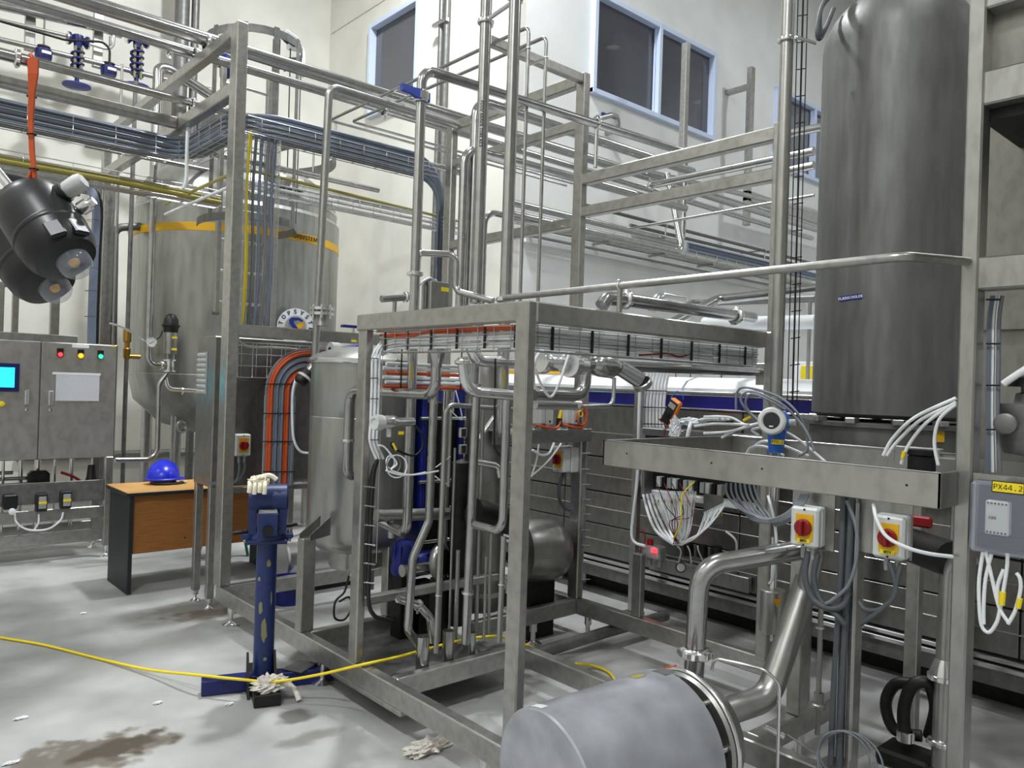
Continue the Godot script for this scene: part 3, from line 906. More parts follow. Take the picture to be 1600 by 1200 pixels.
func tray_lines() -> void:
	# blue-grey cable tray: comes from the left, steps forward, runs right, drops
	var t := thing("cable_tray", "wire basket cable tray with blue-grey cables stepping round the left frame post", "cable tray")
	var y := 3.305
	var p := [Vector3(-2.5, y, -6.4), Vector3(2.02, y, -6.4)]
	basket(t, p, Vector3.BACK, Vector3.UP, 0.2, 0.14, 0.28, 0.004)
	basket(t, [Vector3(2.14, y, -6.4), Vector3(2.14, y, -5.35)], Vector3.RIGHT, Vector3.UP, 0.18, 0.12, 0.2, 0.004)
	basket(t, [Vector3(2.14, y, -5.3), Vector3(3.75, y, -5.3)], Vector3.BACK, Vector3.UP, 0.18, 0.1, 0.18, 0.004)
	for k in 15:
		var o := (k % 3) * 0.04 - 0.04
		var u := (k / 3) * 0.034 + 0.02
		var pts := bend([Vector3(-2.5, y + u, -6.4 + o), Vector3(2.14 + o, y + u, -6.4 + o), Vector3(2.14 + o, y + u, -5.3 + o), Vector3(3.84 - o, y + u, -5.3 + o), Vector3(3.84 - o, 2.0, -5.3 + o)], 0.28)
		obj("cable", tube(mb(), pts, 0.0185, 7), M.cableblue if k % 4 != 1 else M.cablegrey, t)
	seat(t)
	# yellow-green earth cable tray below it
	t = thing("cable_tray", "lower wire basket tray carrying yellow-green cables under the blue-grey ones", "cable tray")
	var yl := 3.0
	basket(t, [Vector3(-2.5, yl, -6.4), Vector3(2.4, yl, -6.4)], Vector3.BACK, Vector3.UP, 0.14, 0.12, 0.3, 0.004)
	for k in 5:
		var o := (k % 3) * 0.028
		if k > 2:
			o += 0.014
		obj("cable", tube(mb(), smooth([Vector3(-2.5, yl + 0.05 + 0.026 * (k / 3), -6.39 + o), Vector3(0.4, yl + 0.045 + 0.026 * (k / 3), -6.39 + o), Vector3(1.6, yl + 0.05 + 0.026 * (k / 3), -6.39 + o), Vector3(2.4, yl + 0.03 + 0.026 * (k / 3), -6.39 + o)]), 0.015, 7), M.yellowdull, t)
	seat(t)
	t = thing("cable_tray", "small tray with a white and a yellow-green cable slanting beside the left frame post", "cable tray")
	for k in 2:
		obj("cable", tube(mb(), bend([Vector3(2.15, 3.06 - 0.09 * k, -6.9), Vector3(2.15, 3.06 - 0.09 * k, -5.42), Vector3(2.2, 3.06 - 0.09 * k, -5.3), Vector3(4.1, 3.02 - 0.06 * k, -5.36)], 0.1), 0.012, 7), M.yellowdull if k == 0 else M.cablewhite, t)
	basket(t, [Vector3(2.25, 2.93, -5.36), Vector3(4.1, 2.91, -5.36)], Vector3.BACK, Vector3.UP, 0.1, 0.1, 0.17, 0.003)
	seat(t)
	# vertical ladder of wires behind the tall post
	t = thing("cable_ladder", "vertical wire basket with a yellow and grey cables right of the left frame post", "cable tray")
	basket(t, [Vector3(2.27, 1.98, -5.3), Vector3(2.27, 3.3, -5.3)], Vector3.RIGHT, Vector3.BACK, 0.24, 0.07, 0.16, 0.0035)
	for k in 5:
		obj("cable", tube(mb(), smooth([Vector3(2.19 + 0.045 * k, 3.32, -5.28), Vector3(2.18 + 0.045 * k, 2.9, -5.29), Vector3(2.19 + 0.045 * k, 2.4, -5.28), Vector3(2.18 + 0.043 * k, 1.99, -5.29)]), 0.011, 7), [M.yellow, M.cablegrey, M.cableblue, M.cablegrey, M.cableblue][k], t)
	seat(t)
	# tray on the office wall
	t = thing("cable_tray", "pale wire basket tray with yellowish cables along the office wall", "cable tray")
	var a := qz(800, 345, -6.45)
	var b := qz(1275, 487, -6.45)
	basket(t, [Vector3(a.x, a.y, -6.45), Vector3(b.x, a.y, -6.45)], Vector3.BACK, Vector3.UP, 0.18, 0.11, 0.24, 0.005)
	for k in 5:
		obj("wall_bracket", span(mb(), Vector3(a.x + 0.4 + 1.1 * k, a.y - 0.03, -6.699), Vector3(a.x + 0.44 + 1.1 * k, a.y - 0.004, -6.36), 0.002), M.steel, t)
	for k in 4:
		obj("cable", rod(mb(), Vector3(a.x, a.y + 0.03, -6.52 + k * 0.04), Vector3(b.x, a.y + 0.03, -6.52 + k * 0.04), 0.015, 6), M.cream if k % 2 else M.yellowdull, t)
	seat(t)
	t = thing("cable_tray", "dark grey cable bundle on a tray further along the office wall", "cable tray")
	a = qz(1075, 392, -6.55)
	b = qz(1275, 450, -6.55)
	for k in 4:
		obj("cable", rod(mb(), Vector3(a.x, a.y + 0.035 * k, -6.56), Vector3(b.x, a.y + 0.035 * k, -6.56), 0.02, 6), M.cableblue, t)
	seat(t)
	# faint trunking lines below
	t = thing("wall_trunking", "pale flat trunking in three steps below the wall cable tray", "trunking")
	for k in 3:
		var q := qz(820, 352 + 13 * k, -6.66)
		obj("trunking_strip", span(mb(), Vector3(q.x, q.y, -6.7), Vector3(13.8, q.y + 0.06, -6.64), 0.004), M.wallright, t)
	seat(t)

func qd(u: float, v: float, depth: float) -> Vector3:
	return EYE + ray(u, v) * (depth / FOCAL)
# where a sight line first meets an upright cylinder
func qc(u: float, v: float, cx: float, cz: float, r: float) -> Vector3:
	var d := ray(u, v)
	var o := Vector2(EYE.x - cx, EYE.z - cz)
	var e := Vector2(d.x, d.z)
	var a := e.dot(e)
	var b := o.dot(e)
	var q := maxf(b * b - a * (o.dot(o) - r * r), 0.0)
	return EYE + d * ((-b - sqrt(q)) / a)
func left_side() -> void:
	left_tank()
	cabinet()
	steam_valves()
	hanging_actuators()
	left_pipes()
func left_tank() -> void:
	var c := Vector3(3.4, 0, -8.4)
	var R := 1.06
	var t := thing("process_tank", "tall round stainless tank with a yellow band behind the work table", "tank")
	var prof: Array = [[0.0, 0.95], [0.35, 1.0], [0.75, 1.12], [1.0, 1.36], [R, 1.62], [R, 1.625], [R - 0.004, 1.63], [R, 1.64], [R, 3.3], [R - 0.03, 3.34], [R - 0.03, 3.4]]
	for i in range(1, 9):
		var a := PI * 0.5 * i / 8.0
		prof.append([(R - 0.03) * pow(cos(a), 0.8) if i < 8 else 0.0, 3.4 + 0.52 * sin(a)])
	obj("shell", lathe(mb(), prof, c, Vector3.UP, 56), M.tank, t)
	obj("weld_seam", lathe(mb(), [[R - 0.03, 3.42], [R - 0.022, 3.425], [R - 0.022, 3.435], [R - 0.03, 3.44]], c, Vector3.UP, 56), M.bright, t)
	var band := obj("yellow_band", lathe(mb(), [[R, 3.01], [R + 0.004, 3.012], [R + 0.004, 3.088], [R, 3.09]], c, Vector3.UP, 56), M.gold, t)
	var bp := qc(472, 383, c.x, c.z, R + 0.012)
	var nrm := Vector3(bp.x - c.x, 0, bp.z - c.z).normalized()
	var right := Vector3.UP.cross(nrm).normalized()
	var bpn := bp
	bpn.y = 3.05
	text("lettering", "TOPSYSTEM", 0.062, bpn + right * 0.02 + nrm * 0.004, right, Vector3.UP, M.charcoal, band, 0.003)
	obj("emblem", box(mb(), bpn - right * 0.185 + nrm * 0.002, Vector3(0.05, 0.06, 0.006), 0.001, Basis(right, Vector3.UP, nrm)), M.white, band)
	text("emblem_letter", "S", 0.055, bpn - right * 0.185 + nrm * 0.007, right, Vector3.UP, M.red, band, 0.002)
	for k in 3:
		var a := 0.6 + k * TAU / 3.0
		obj("leg", lathe(mb(), [[0.0, 0.0], [0.09, 0.0], [0.09, 0.02], [0.05, 0.03], [0.05, 1.4], [0.0, 1.4]], c + Vector3(cos(a), 0, sin(a)) * 0.8, Vector3.UP, 14), M.steel, t)
	var lug := qc(285, 650, c.x, c.z, 0.95)
	obj("lifting_lug", torus(mb(), Vector3(lug.x, 1.12, lug.z), Vector3(0.4, 0, 1), 0.05, 0.02, 18, 8), M.steel, t)
	# name plate and cladding edge
	var np := qc(340, 488, c.x, c.z, R + 0.004)
	obj("name_plate", box(mb(), np, Vector3(0.11, 0.05, 0.006), 0.001), M.dull, t)
	var mw := qc(440, 300, c.x, c.z, R)
	obj("manway", lathe(mb(), [[0.0, 0.12], [0.2, 0.1], [0.24, 0.06], [0.24, 0.0]], Vector3(mw.x + 0.1, 3.62, mw.z - 0.22), Vector3(0.1, 0.9, 0.4), 28), M.bright, t)
	seat(t)
	# round sign
	var sc := qz(462, 510, -7.2)
	var sg := thing("round_sign", "round white sign with letters around a blue and gold mark on the tank front", "sign")
	var n2 := (Vector3(EYE.x, sc.y, EYE.z) - sc).normalized()
	var r2 := Vector3.UP.cross(n2).normalized()
	var R2 := 0.178
	obj("sign_plate", lathe(mb(), [[0.0, 0.0], [R2, 0.0], [R2, 0.008], [0.0, 0.008]], sc, n2, 44), M.white, sg)
	obj("sign_bracket", bar(mb(), sc, sc - n2 * 0.26, 0.05, 0.05), M.steel, sg)
	obj("sign_ring", lathe(mb(), [[0.0, 0.008], [0.112, 0.008], [0.112, 0.012], [0.0, 0.012]], sc, n2, 40), M.greybox, sg)
	obj("sign_disc", lathe(mb(), [[0.0, 0.012], [0.1, 0.012], [0.1, 0.015], [0.0, 0.015]], sc, n2, 40), M.lightgrey, sg)
	var word := "TOPSYSTEM"
	for i in word.length():
		var a := deg_to_rad(168.0 - i * 25.0)
		var d := r2 * cos(a) + Vector3.UP * sin(a)
		text("letter", word[i], 0.058, sc + d * 0.144 + n2 * 0.009, d.cross(n2), d, M.bluevalve, sg, 0.003)
	var gp := mb()
	prism(gp, PackedVector2Array([Vector2(-0.09, -0.03), Vector2(-0.02, -0.012), Vector2(0.06, 0.05), Vector2(0.085, 0.02), Vector2(0.02, -0.055), Vector2(-0.06, -0.075)]), sc + n2 * 0.0155, r2, Vector3.UP, 0.003)
	obj("gold_mark", gp, M.gold, sg)
	var bm := mb()
	prism(bm, PackedVector2Array([Vector2(-0.065, 0.06), Vector2(-0.04, 0.085), Vector2(0.03, 0.085), Vector2(0.07, 0.06), Vector2(0.06, 0.045), Vector2(0.02, 0.062), Vector2(-0.02, 0.055), Vector2(-0.02, 0.035), Vector2(0.055, -0.06), Vector2(0.02, -0.075), Vector2(-0.06, 0.025)]), sc + n2 * 0.019, r2, Vector3.UP, 0.003)
	obj("blue_mark", bm, M.blue, sg)
	seat(sg)
	# caged ladder
	var l := thing("caged_ladder", "stainless access ladder with safety cage hoops up the front of the tall tank", "ladder")
	var zl := -7.12
	var xl := qz(340, 400, zl).x
	var xr := qz(412, 400, zl).x
	for x in [xl, xr]:
		obj("rail", span(mb(), Vector3(x - 0.02, 2.2, zl - 0.03), Vector3(x + 0.02, 4.5, zl + 0.03), 0.004), M.beam, l)
	var y := 2.3
	while y < 4.4:
		obj("rung", rod(mb(), Vector3(xl, y, zl), Vector3(xr, y, zl), 0.016, 10), M.bright, l)
		y += 0.285
	var cen := Vector3((xl + xr) * 0.5, 0, zl)
	for yh in [3.0, 3.85, 4.62]:
		var pts := PackedVector3Array()
		for i in 17:
			var a := PI * (1.12 - 1.24 * i / 16.0)
			pts.append(cen + Vector3(cos(a) * 0.42, yh, 0.12 + sin(a) * 0.5))
		var hs := mb()
		for i in 16:
			var m := (pts[i] + pts[i + 1]) * 0.5
			var d := (pts[i + 1] - pts[i])
			box(hs, m, Vector3(d.length() * 1.06, 0.07, 0.006), 0.0, Basis(d.normalized(), Vector3.UP, d.normalized().cross(Vector3.UP)))
		obj("cage_hoop", hs, M.dull, l)
	for i in 5:
		var a := PI * (0.1 + 0.2 * i)
		var p := cen + Vector3(cos(a) * 0.42, 3.82, 0.12 + sin(a) * 0.5)
		var d := Vector3(-sin(a), 0, cos(a))
		obj("cage_strap", box(mb(), p, Vector3(0.05, 1.7, 0.006), 0.0, Basis(d, Vector3.UP, d.cross(Vector3.UP))), M.dull, l)
	var plat := mb()
	var pa := PackedVector3Array()
	for i in 15:
		var a := PI * (0.35 - 0.5 * i / 14.0)
		pa.append(Vector3(c.x + cos(a) * 1.0, 4.1, c.z + sin(a) * 1.0))
	for i in 14:
		var d := pa[i + 1] - pa[i]
		box(plat, (pa[i] + pa[i + 1]) * 0.5, Vector3(d.length() * 1.04, 0.13, 0.01), 0.0, Basis(d.normalized(), Vector3.UP, d.normalized().cross(Vector3.UP)))
	obj("toe_board", plat, M.dull, l)
	for i in [2, 7, 12]:
		obj("guard_post", rod(mb(), pa[i], pa[i] + Vector3(0, 0.5, 0), 0.014, 8), M.steel, l)
	seat(l)
	# winch head on top
	var w := thing("hoist_head", "small grey hoist head with a dark underside and hanging wire above the tank ladder", "hoist")
	var wp := qz(453, 60, -7.6)
	obj("housing", box(mb(), wp, Vector3(0.17, 0.09, 0.12), 0.03, Basis(Vector3.BACK, -0.35)), M.lightgrey, w)
	obj("underside", box(mb(), wp + Vector3(-0.01, -0.045, 0.03), Vector3(0.12, 0.05, 0.1), 0.01, Basis(Vector3.BACK, -0.45)), M.black, w)
	obj("sleeve", tube(mb(), smooth([wp + Vector3(-0.02, -0.09, 0), wp + Vector3(0.07, -0.08, 0), wp + Vector3(0.13, -0.1, 0), wp + Vector3(0.14, -0.35, 0)]), 0.035, 10), M.white, w)
	obj("wire", rod(mb(), wp + Vector3(0, -0.05, 0.02), wp + Vector3(0.02, -2.6, 0.02), 0.006, 6), M.darkmetal, w)
	obj("stand", span(mb(), wp + Vector3(-0.14, -1.3, -0.1), wp + Vector3(-0.08, -0.02, -0.04), 0.003), M.dull, w)
	obj("bracket", bar(mb(), wp + Vector3(-0.26, -0.3, -0.05), wp + Vector3(0.1, -0.18, -0.05), 0.04, 0.05), M.dull, w)
	seat(w)

func cabinet() -> void:
	var z := -7.5
	var t := thing("control_cabinet", "wide stainless control cabinet with three lamps at the left edge behind the table", "cabinet")
	obj("body", span(mb(), Vector3(-1.2, 0.87, -7.93), Vector3(1.98, 1.865, z - 0.02), 0.006), M.sheet, t)
	var sx := qz(62, 620, z).x
	var dl := obj("door", span(mb(), Vector3(-0.3, 0.875, z - 0.02), Vector3(sx - 0.004, 1.86, z), 0.005), M.plate, t)
	var dr := obj("door", span(mb(), Vector3(sx + 0.004, 0.875, z - 0.02), Vector3(1.965, 1.86, z), 0.005), M.plate, t)
	for h in [[42, 621, dl], [79, 622, dr]]:
		var hp := qz(h[0], h[1], z)
		var hs := mb()
		box(hs, hp + Vector3(0, 0, 0.014), Vector3(0.036, 0.125, 0.026), 0.01)
		obj("handle", hs, M.bright, h[2])
		obj("lock", lathe(mb(), [[0.014, 0.0], [0.014, 0.012], [0.0, 0.014]], hp + Vector3(0, -0.1, 0), Vector3.BACK, 14), M.bright, h[2])
	# touch screen
	var s1 := qz(29, 568, z)
	var s0 := qz(29, 612, z)
	var pn := obj("screen_frame", span(mb(), Vector3(s0.x - 0.38, s0.y, z), Vector3(s0.x, s1.y, z + 0.02), 0.004), M.bluevalve, dl)
	obj("screen", span(mb(), Vector3(s0.x - 0.34, s0.y + 0.035, z + 0.0205), Vector3(s0.x - 0.035, s1.y - 0.035, z + 0.022), 0.0), M.screen, pn).reparent(dl)
	var spot := qz(2, 631, z)
	obj("push_button", lathe(mb(), [[0.022, 0.0], [0.022, 0.02], [0.0, 0.024]], spot, Vector3.BACK, 16), M.yellow, dl)
	var led := [M.ledred, M.ledamber, M.ledgreen]
	var ring := [M.red, M.gold, M.green]
	var k := 0
	for q in [[94, 554], [126, 556], [157, 557]]:
		var p := qz(q[0], q[1], z)
		obj("lamp_plate", box(mb(), p + Vector3(0, 0.02, 0.002), Vector3(0.05, 0.068, 0.004), 0.001), M.black, dr)
		obj("lamp_ring", lathe(mb(), [[0.025, 0.0], [0.025, 0.012], [0.017, 0.014]], p, Vector3.BACK, 18), ring[k], dr)
		obj("signal_lamp", lathe(mb(), [[0.017, 0.004], [0.016, 0.018], [0.0, 0.022]], p, Vector3.BACK, 16), led[k], dr)
		k += 1
	var lp := qz(126, 541, z)
	obj("label_strip", box(mb(), lp, Vector3(0.13, 0.028, 0.003), 0.0), M.white, dr)
	obj("corner_tag", box(mb(), qz(177, 541, z), Vector3(0.03, 0.014, 0.003), 0.0), M.yellow, dr)
	# stand under it
	obj("lower_rail", span(mb(), Vector3(-1.0, 0.35, z), Vector3(1.9, 0.45, z - 0.04), 0.004), M.beam, t)
	obj("lower_rail", span(mb(), Vector3(-1.0, 0.14, -7.55), Vector3(1.9, 0.24, -7.6), 0.004), M.beam, t)
	obj("lower_rail", span(mb(), Vector3(-1.0, 0.17, -7.93), Vector3(1.9, 0.26, -7.9), 0.004), M.beam, t)
	obj("back_plate", span(mb(), Vector3(-1.0, 0.5, z - 0.02), Vector3(1.9, 0.68, z), 0.003), M.dull, t)
	for x in [-0.9, 1.9]:
		for zz in [-7.93, z]:
			obj("leg", span(mb(), Vector3(x, 0.1, zz - 0.03), Vector3(x + 0.06, 0.88, zz + 0.03), 0.004), M.beam, t)
			foot(Vector3(x + 0.03, 0, zz), 0.1, t, 0.05)
	# things on the plate
	k = 0
	for q in [[63, 784], [101, 780]]:
		var p := qz(q[0], q[1], z)
		obj("valve_box", box(mb(), p + Vector3(0, 0, 0.03), Vector3(0.085, 0.15, 0.06), 0.008), M.charcoal, t)
		obj("valve_cover", box(mb(), p + Vector3(0.005, 0.0, 0.062), Vector3(0.055, 0.1, 0.012), 0.004), M.lightgrey, t)
		obj("tag_plate", box(mb(), p + Vector3(0.005, 0.0, 0.0695), Vector3(0.06, 0.02, 0.003), 0.0), M.yellow, t)
		k += 1
	var p0 := qz(14, 783, z)
	obj("regulator_block", box(mb(), p0 + Vector3(0, 0, 0.04), Vector3(0.1, 0.12, 0.08), 0.01), M.black, t)
	obj("gauge", lathe(mb(), [[0.0, 0.0], [0.026, 0.0], [0.026, 0.02], [0.022, 0.022], [0.0, 0.022]], qz(16, 797, z) + Vector3(0, 0, 0.08), Vector3.BACK, 20), M.white, t)
	obj("hose", tube(mb(), smooth([qz(22, 802, z) + Vector3(0, 0, 0.03), qz(24, 815, z) + Vector3(0, 0, 0.05), qz(42, 826, z) + Vector3(0, 0, 0.06), qz(72, 825, z) + Vector3(0, 0, 0.06), qz(92, 812, z) + Vector3(0, 0, 0.05), qz(97, 799, z) + Vector3(0, 0, 0.04)]), 0.008, 8), M.cablewhite, t)
	obj("hose", tube(mb(), smooth([qz(59, 802, z) + Vector3(0, 0, 0.04), qz(58, 815, z) + Vector3(0, 0, 0.05), qz(52, 826, z) + Vector3(0, 0, 0.05)]), 0.007, 8), M.cablewhite, t)
	# pipework visible in the gap under the doors
	for i in 5:
		var a := qz(5 + i * 28, 735 + (i % 2) * 12, -7.7)
		obj("gap_pipe", rod(mb(), Vector3(a.x, 0.25, -7.7 - 0.03 * i), Vector3(a.x, 0.87, -7.7 - 0.03 * i), 0.012 + 0.006 * (i % 3), 9), M.bright, t)
	for i in 3:
		var a := qz(0, 740 + i * 9, -7.72)
		obj("gap_pipe", rod(mb(), Vector3(-0.6, a.y, -7.75 + i * 0.03), Vector3(1.25 + 0.1 * i, a.y, -7.75 + i * 0.03), 0.016, 9), M.pipe, t)
	obj("pump_block", box(mb(), qz(60, 748, -7.66), Vector3(0.16, 0.14, 0.12), 0.03), M.darkmetal, t)
	obj("red_hose", tube(mb(), smooth([qz(95, 738, -7.6), qz(115, 745, -7.6), qz(130, 755, -7.6)]), 0.012, 8), M.red, t)
	obj("black_boot", lathe(mb(), [[0.03, 0.2], [0.04, 0.1], [0.07, 0.0], [0.0, 0.0]], qz(142, 762, -7.62), Vector3.UP, 16), M.black, t)
	# top shelf box and duct
	obj("top_channel", span(mb(), Vector3(-0.6, 1.865, -7.9), Vector3(1.68, 1.93, -7.62), 0.005), M.steel, t)
	seat(t)
	var pp := qz(121.5, 606, z)
	var pa := thing("notice_sheet", "white printed sheet of paper taped under the three cabinet lamps", "paper")
	obj("sheet", box(mb(), Vector3(pp.x, pp.y, z + 0.002), Vector3(0.335, 0.225, 0.002), 0.0), M.paper, pa)
	obj("tape", box(mb(), Vector3(pp.x - 0.01, pp.y + 0.12, z + 0.003), Vector3(0.37, 0.02, 0.002), 0.0), M.white, pa)
	seat(pa)
	# cable drop behind the cabinet
	var cd := thing("cable_drop", "thick tied bundle of grey and black cables dropping behind the control cabinet", "cable bundle")
	for i in 5:
		var u := 143.0 + i * 2.6
		var b := qz(u + 3, 315, -7.95)
		obj("cable", tube(mb(), smooth([Vector3(b.x - 0.12, b.y + 0.2, -8.0), b, qz(u + 1, 400, -7.95), qz(u - 2, 480, -7.95), Vector3(qz(u - 3, 530, -7.95).x, 1.85, -7.95)]), 0.02, 8), M.cableblue if i < 4 else M.black, cd)
	for v in [345, 385, 420, 455, 495]:
		var p := qz(148 - (v - 345) * 0.03, v, -7.95)
		tie(p, Vector3.UP, 0.062, cd)
	seat(cd)
	# uprights behind the cabinet
	for q in [[2.0, 440.0, "thin steel upright at the far left above the control cabinet"], [25.0, 442.0, "second thin steel upright from the left above the control cabinet"], [89.0, 445.0, "broad steel upright just left of the dropping cable bundle"]]:
		var p := qz(q[0], q[1], -8.2)
		var up := thing("guard_post", q[2], "post")
		obj("post_tube", span(mb(), Vector3(p.x - (0.05 if q[0] > 50 else 0.025), 1.0, -8.225), Vector3(p.x + 0.025, p.y if q[0] < 50 else 2.9, -8.175), 0.006), M.beam, up)
		obj("post_base", box(mb(), Vector3(p.x, 1.0, -8.2), Vector3(0.12, 0.02, 0.12), 0.003), M.beam, up)
		seat(up)
	var hr := pipe("level top tube joining the two thin uprights above the control cabinet", [qz(2, 447, -8.2), qz(25, 441, -8.2)], 0.02, M.beam)
	seat(hr)

func steam_valves() -> void:
	var z := -10.2
	for v in [[122.0, 66.0, 0.55, "left one of two blue spring loaded steam valves on the far wall pipes"], [215.0, 64.0, 0.6, "right one of two blue spring loaded steam valves on the far wall pipes"]]:
		var t := thing("steam_valve", v[3], "valve")
		var p := qz(v[0], v[1], z)
		var s: float = v[2]
		obj("valve_body", lathe(mb(), [[0.0, -0.22 * s], [0.075 * s, -0.2 * s], [0.085 * s, -0.08 * s], [0.11 * s, 0.0], [0.1 * s, 0.09 * s], [0.0, 0.1 * s]], p + Vector3(0, 0.05 * s, 0), Vector3.UP, 20), M.bluevalve, t)
		for sx in [-1.0, 1.0]:
			obj("flange", lathe(mb(), [[0.05 * s, 0.08 * s], [0.13 * s, 0.15 * s], [0.13 * s, 0.18 * s], [0.05 * s, 0.18 * s]], p + Vector3(0, 0.02, 0), Vector3(sx, 0, 0), 18), M.bluevalve, t)
			obj("pipe_flange", lathe(mb(), [[0.05 * s, 0.18 * s], [0.13 * s, 0.182 * s], [0.13 * s, 0.21 * s], [0.04 * s, 0.21 * s]], p + Vector3(0, 0.02, 0), Vector3(sx, 0, 0), 18), M.bright, t)
			obj("yoke", rod(mb(), p + Vector3(0.06 * s * sx, -0.12 * s, 0.08 * s), p + Vector3(0.06 * s * sx, -0.78 * s, 0.08 * s), 0.016, 8), M.chip, t)
		var sp := PackedVector3Array()
		for i in 49:
			var a := TAU * i / 12.0
			sp.append(p + Vector3(cos(a) * 0.11 * s, -0.2 * s - 0.5 * s * i / 48.0, sin(a) * 0.11 * s))
		obj("spring", tube(mb(), sp, 0.03 * s, 7), M.bluevalve, t)
		obj("stem", rod(mb(), p + Vector3(0, -0.15 * s, 0), p + Vector3(0, -0.85 * s, 0), 0.045 * s, 12), M.bluevalve, t)
		obj("diaphragm_case", lathe(mb(), [[0.0, 0.03], [0.06, 0.026], [0.15, 0.008], [0.15, -0.008], [0.06, -0.026], [0.0, -0.03]], p + Vector3(0, -0.92 * s, 0), Vector3.UP, 24), M.blue, t)
		seat(t)
	for v in [[68.0, 83.0, "left one of two small blue steam traps low on the far wall pipes"], [170.0, 109.0, "right one of two small blue steam traps low on the far wall pipes"]]:
		var t := thing("steam_trap", v[2], "valve")
		var p := qz(v[0], v[1], z)
		obj("trap_body", lathe(mb(), [[0.0, -0.07], [0.08, -0.07], [0.088, -0.045], [0.088, 0.035], [0.055, 0.055], [0.0, 0.055]], p, Vector3.UP, 20), M.bluevalve, t)
		obj("trap_cover", lathe(mb(), [[0.0, 0.055], [0.066, 0.055], [0.066, 0.075], [0.0, 0.075]], p, Vector3.UP, 18), M.darkmetal, t)
		obj("trap_plate", box(mb(), p + Vector3(0.015, -0.012, 0.085), Vector3(0.095, 0.034, 0.014), 0.004), M.white, t)
		obj("impulse_tube", rod(mb(), p + Vector3(0, 0.07, 0), p + Vector3(0, 0.4, 0), 0.01, 8), M.dull, t)
		seat(t)
	# the pipes that feed them
	var t2 := pipe("upper far wall pipe feeding the right blue steam valve", [qz(-40, 0, z), qz(160, 44, z), qz(190, 54, z)], 0.05)
	seat(t2)
	t2 = pipe("thin far wall pipe feeding the left blue steam valve", [qz(-40, 22, z), qz(112, 58, z)], 0.02, M.steel)
	seat(t2)
	t2 = pipe("stepped far wall pipe leaving the left blue steam valve and rising to the right one", [qz(134, 67, z), qz(176, 79, z), qz(178, 50, z)], 0.022, M.bright, 0.1)
	seat(t2)
	t2 = pipe("lower far wall pipe through the two small blue steam traps", [qz(-40, 52, z), qz(330, 141, z)], 0.03, M.steel)
	seat(t2)
	t2 = pipe("far wall pipe leaving the right blue steam valve past the bridge bar", [qz(234, 64, z), qz(262, 76, z), qz(325, 95, z)], 0.045, M.bright)
	clampring(qz(266, 78, z), Vector3(1, -0.1, 0), 0.07, t2)
	seat(t2)
	t2 = pipe("bent pipe with a small blue lever crossing behind the bridge bars", [qz(243, 250, -9.6) * Vector3(1, 0, 1), qz(243, 104, -9.6) * Vector3(0, 1, 1) + Vector3(qz(243, 250, -9.6).x, 0, 0), qz(265, 108, -9.6), qz(330, 150, -9.6)], 0.06, M.pipe, 0.2)
	obj("valve_handle", box(mb(), qz(296, 110, -9.5), Vector3(0.14, 0.025, 0.04), 0.005), M.blue, t2)
	seat(t2)
	t2 = thing("pipe_bracket", "grey wall bracket posts carrying the far wall steam pipes", "bracket")
	for q in [[48.0, 65.0], [154.0, 92.0]]:
		var a := qz(q[0], 10 + q[0] * 0.2, z - 0.1)
		var b := qz(q[0] - 2, q[1], z - 0.1)
		obj("bracket_post", span(mb(), Vector3(a.x - 0.05, b.y - 0.1, z - 0.15), Vector3(a.x + 0.05, a.y + 0.2, z - 0.08), 0.004), M.beam, t2)
	seat(t2)
	for q in [[284.0, "twin vertical duct pipes on the far wall above the left pipe bridge", 0.09], [318.0, "polished riser pipe behind the tall frame post by the ladder", 0.05]]:
		var p := qz(q[0], 40, -10.6)
		t2 = pipe(q[1], [Vector3(p.x, 4.2 if q[0] < 300 else 0.0, -10.6), Vector3(p.x, 9.25 if q[0] < 300 else 5.2, -10.6)], q[2], M.dull)
		if q[0] < 300:
			obj("tube", rod(mb(), Vector3(p.x + 0.17, 4.2, -10.6), Vector3(p.x + 0.17, 9.25, -10.6), 0.05, 12), M.dull, t2)
		seat(t2)
	t2 = thing("steam_valve", "pair of dark blue valve wheels partly hidden behind the tall frame post", "valve")
	for q in [[352, 104], [376, 110]]:
		obj("hand_wheel", lathe(mb(), [[0.0, -0.05], [0.12, -0.05], [0.14, 0.0], [0.12, 0.05], [0.0, 0.05]], qz(q[0], q[1], -8.6), Vector3(1, 0, 0.3), 18), M.bluevalve, t2)
	obj("valve_stem", rod(mb(), qz(340, 101, -8.6), qz(384, 112, -8.6), 0.03, 10), M.steel, t2)
	obj("valve_riser", rod(mb(), qz(364, 107, -8.6), qz(364, 107, -8.6) * Vector3(1, 0, 1) + Vector3(0, 3.85, 0), 0.03, 10), M.steel, t2)
	seat(t2)

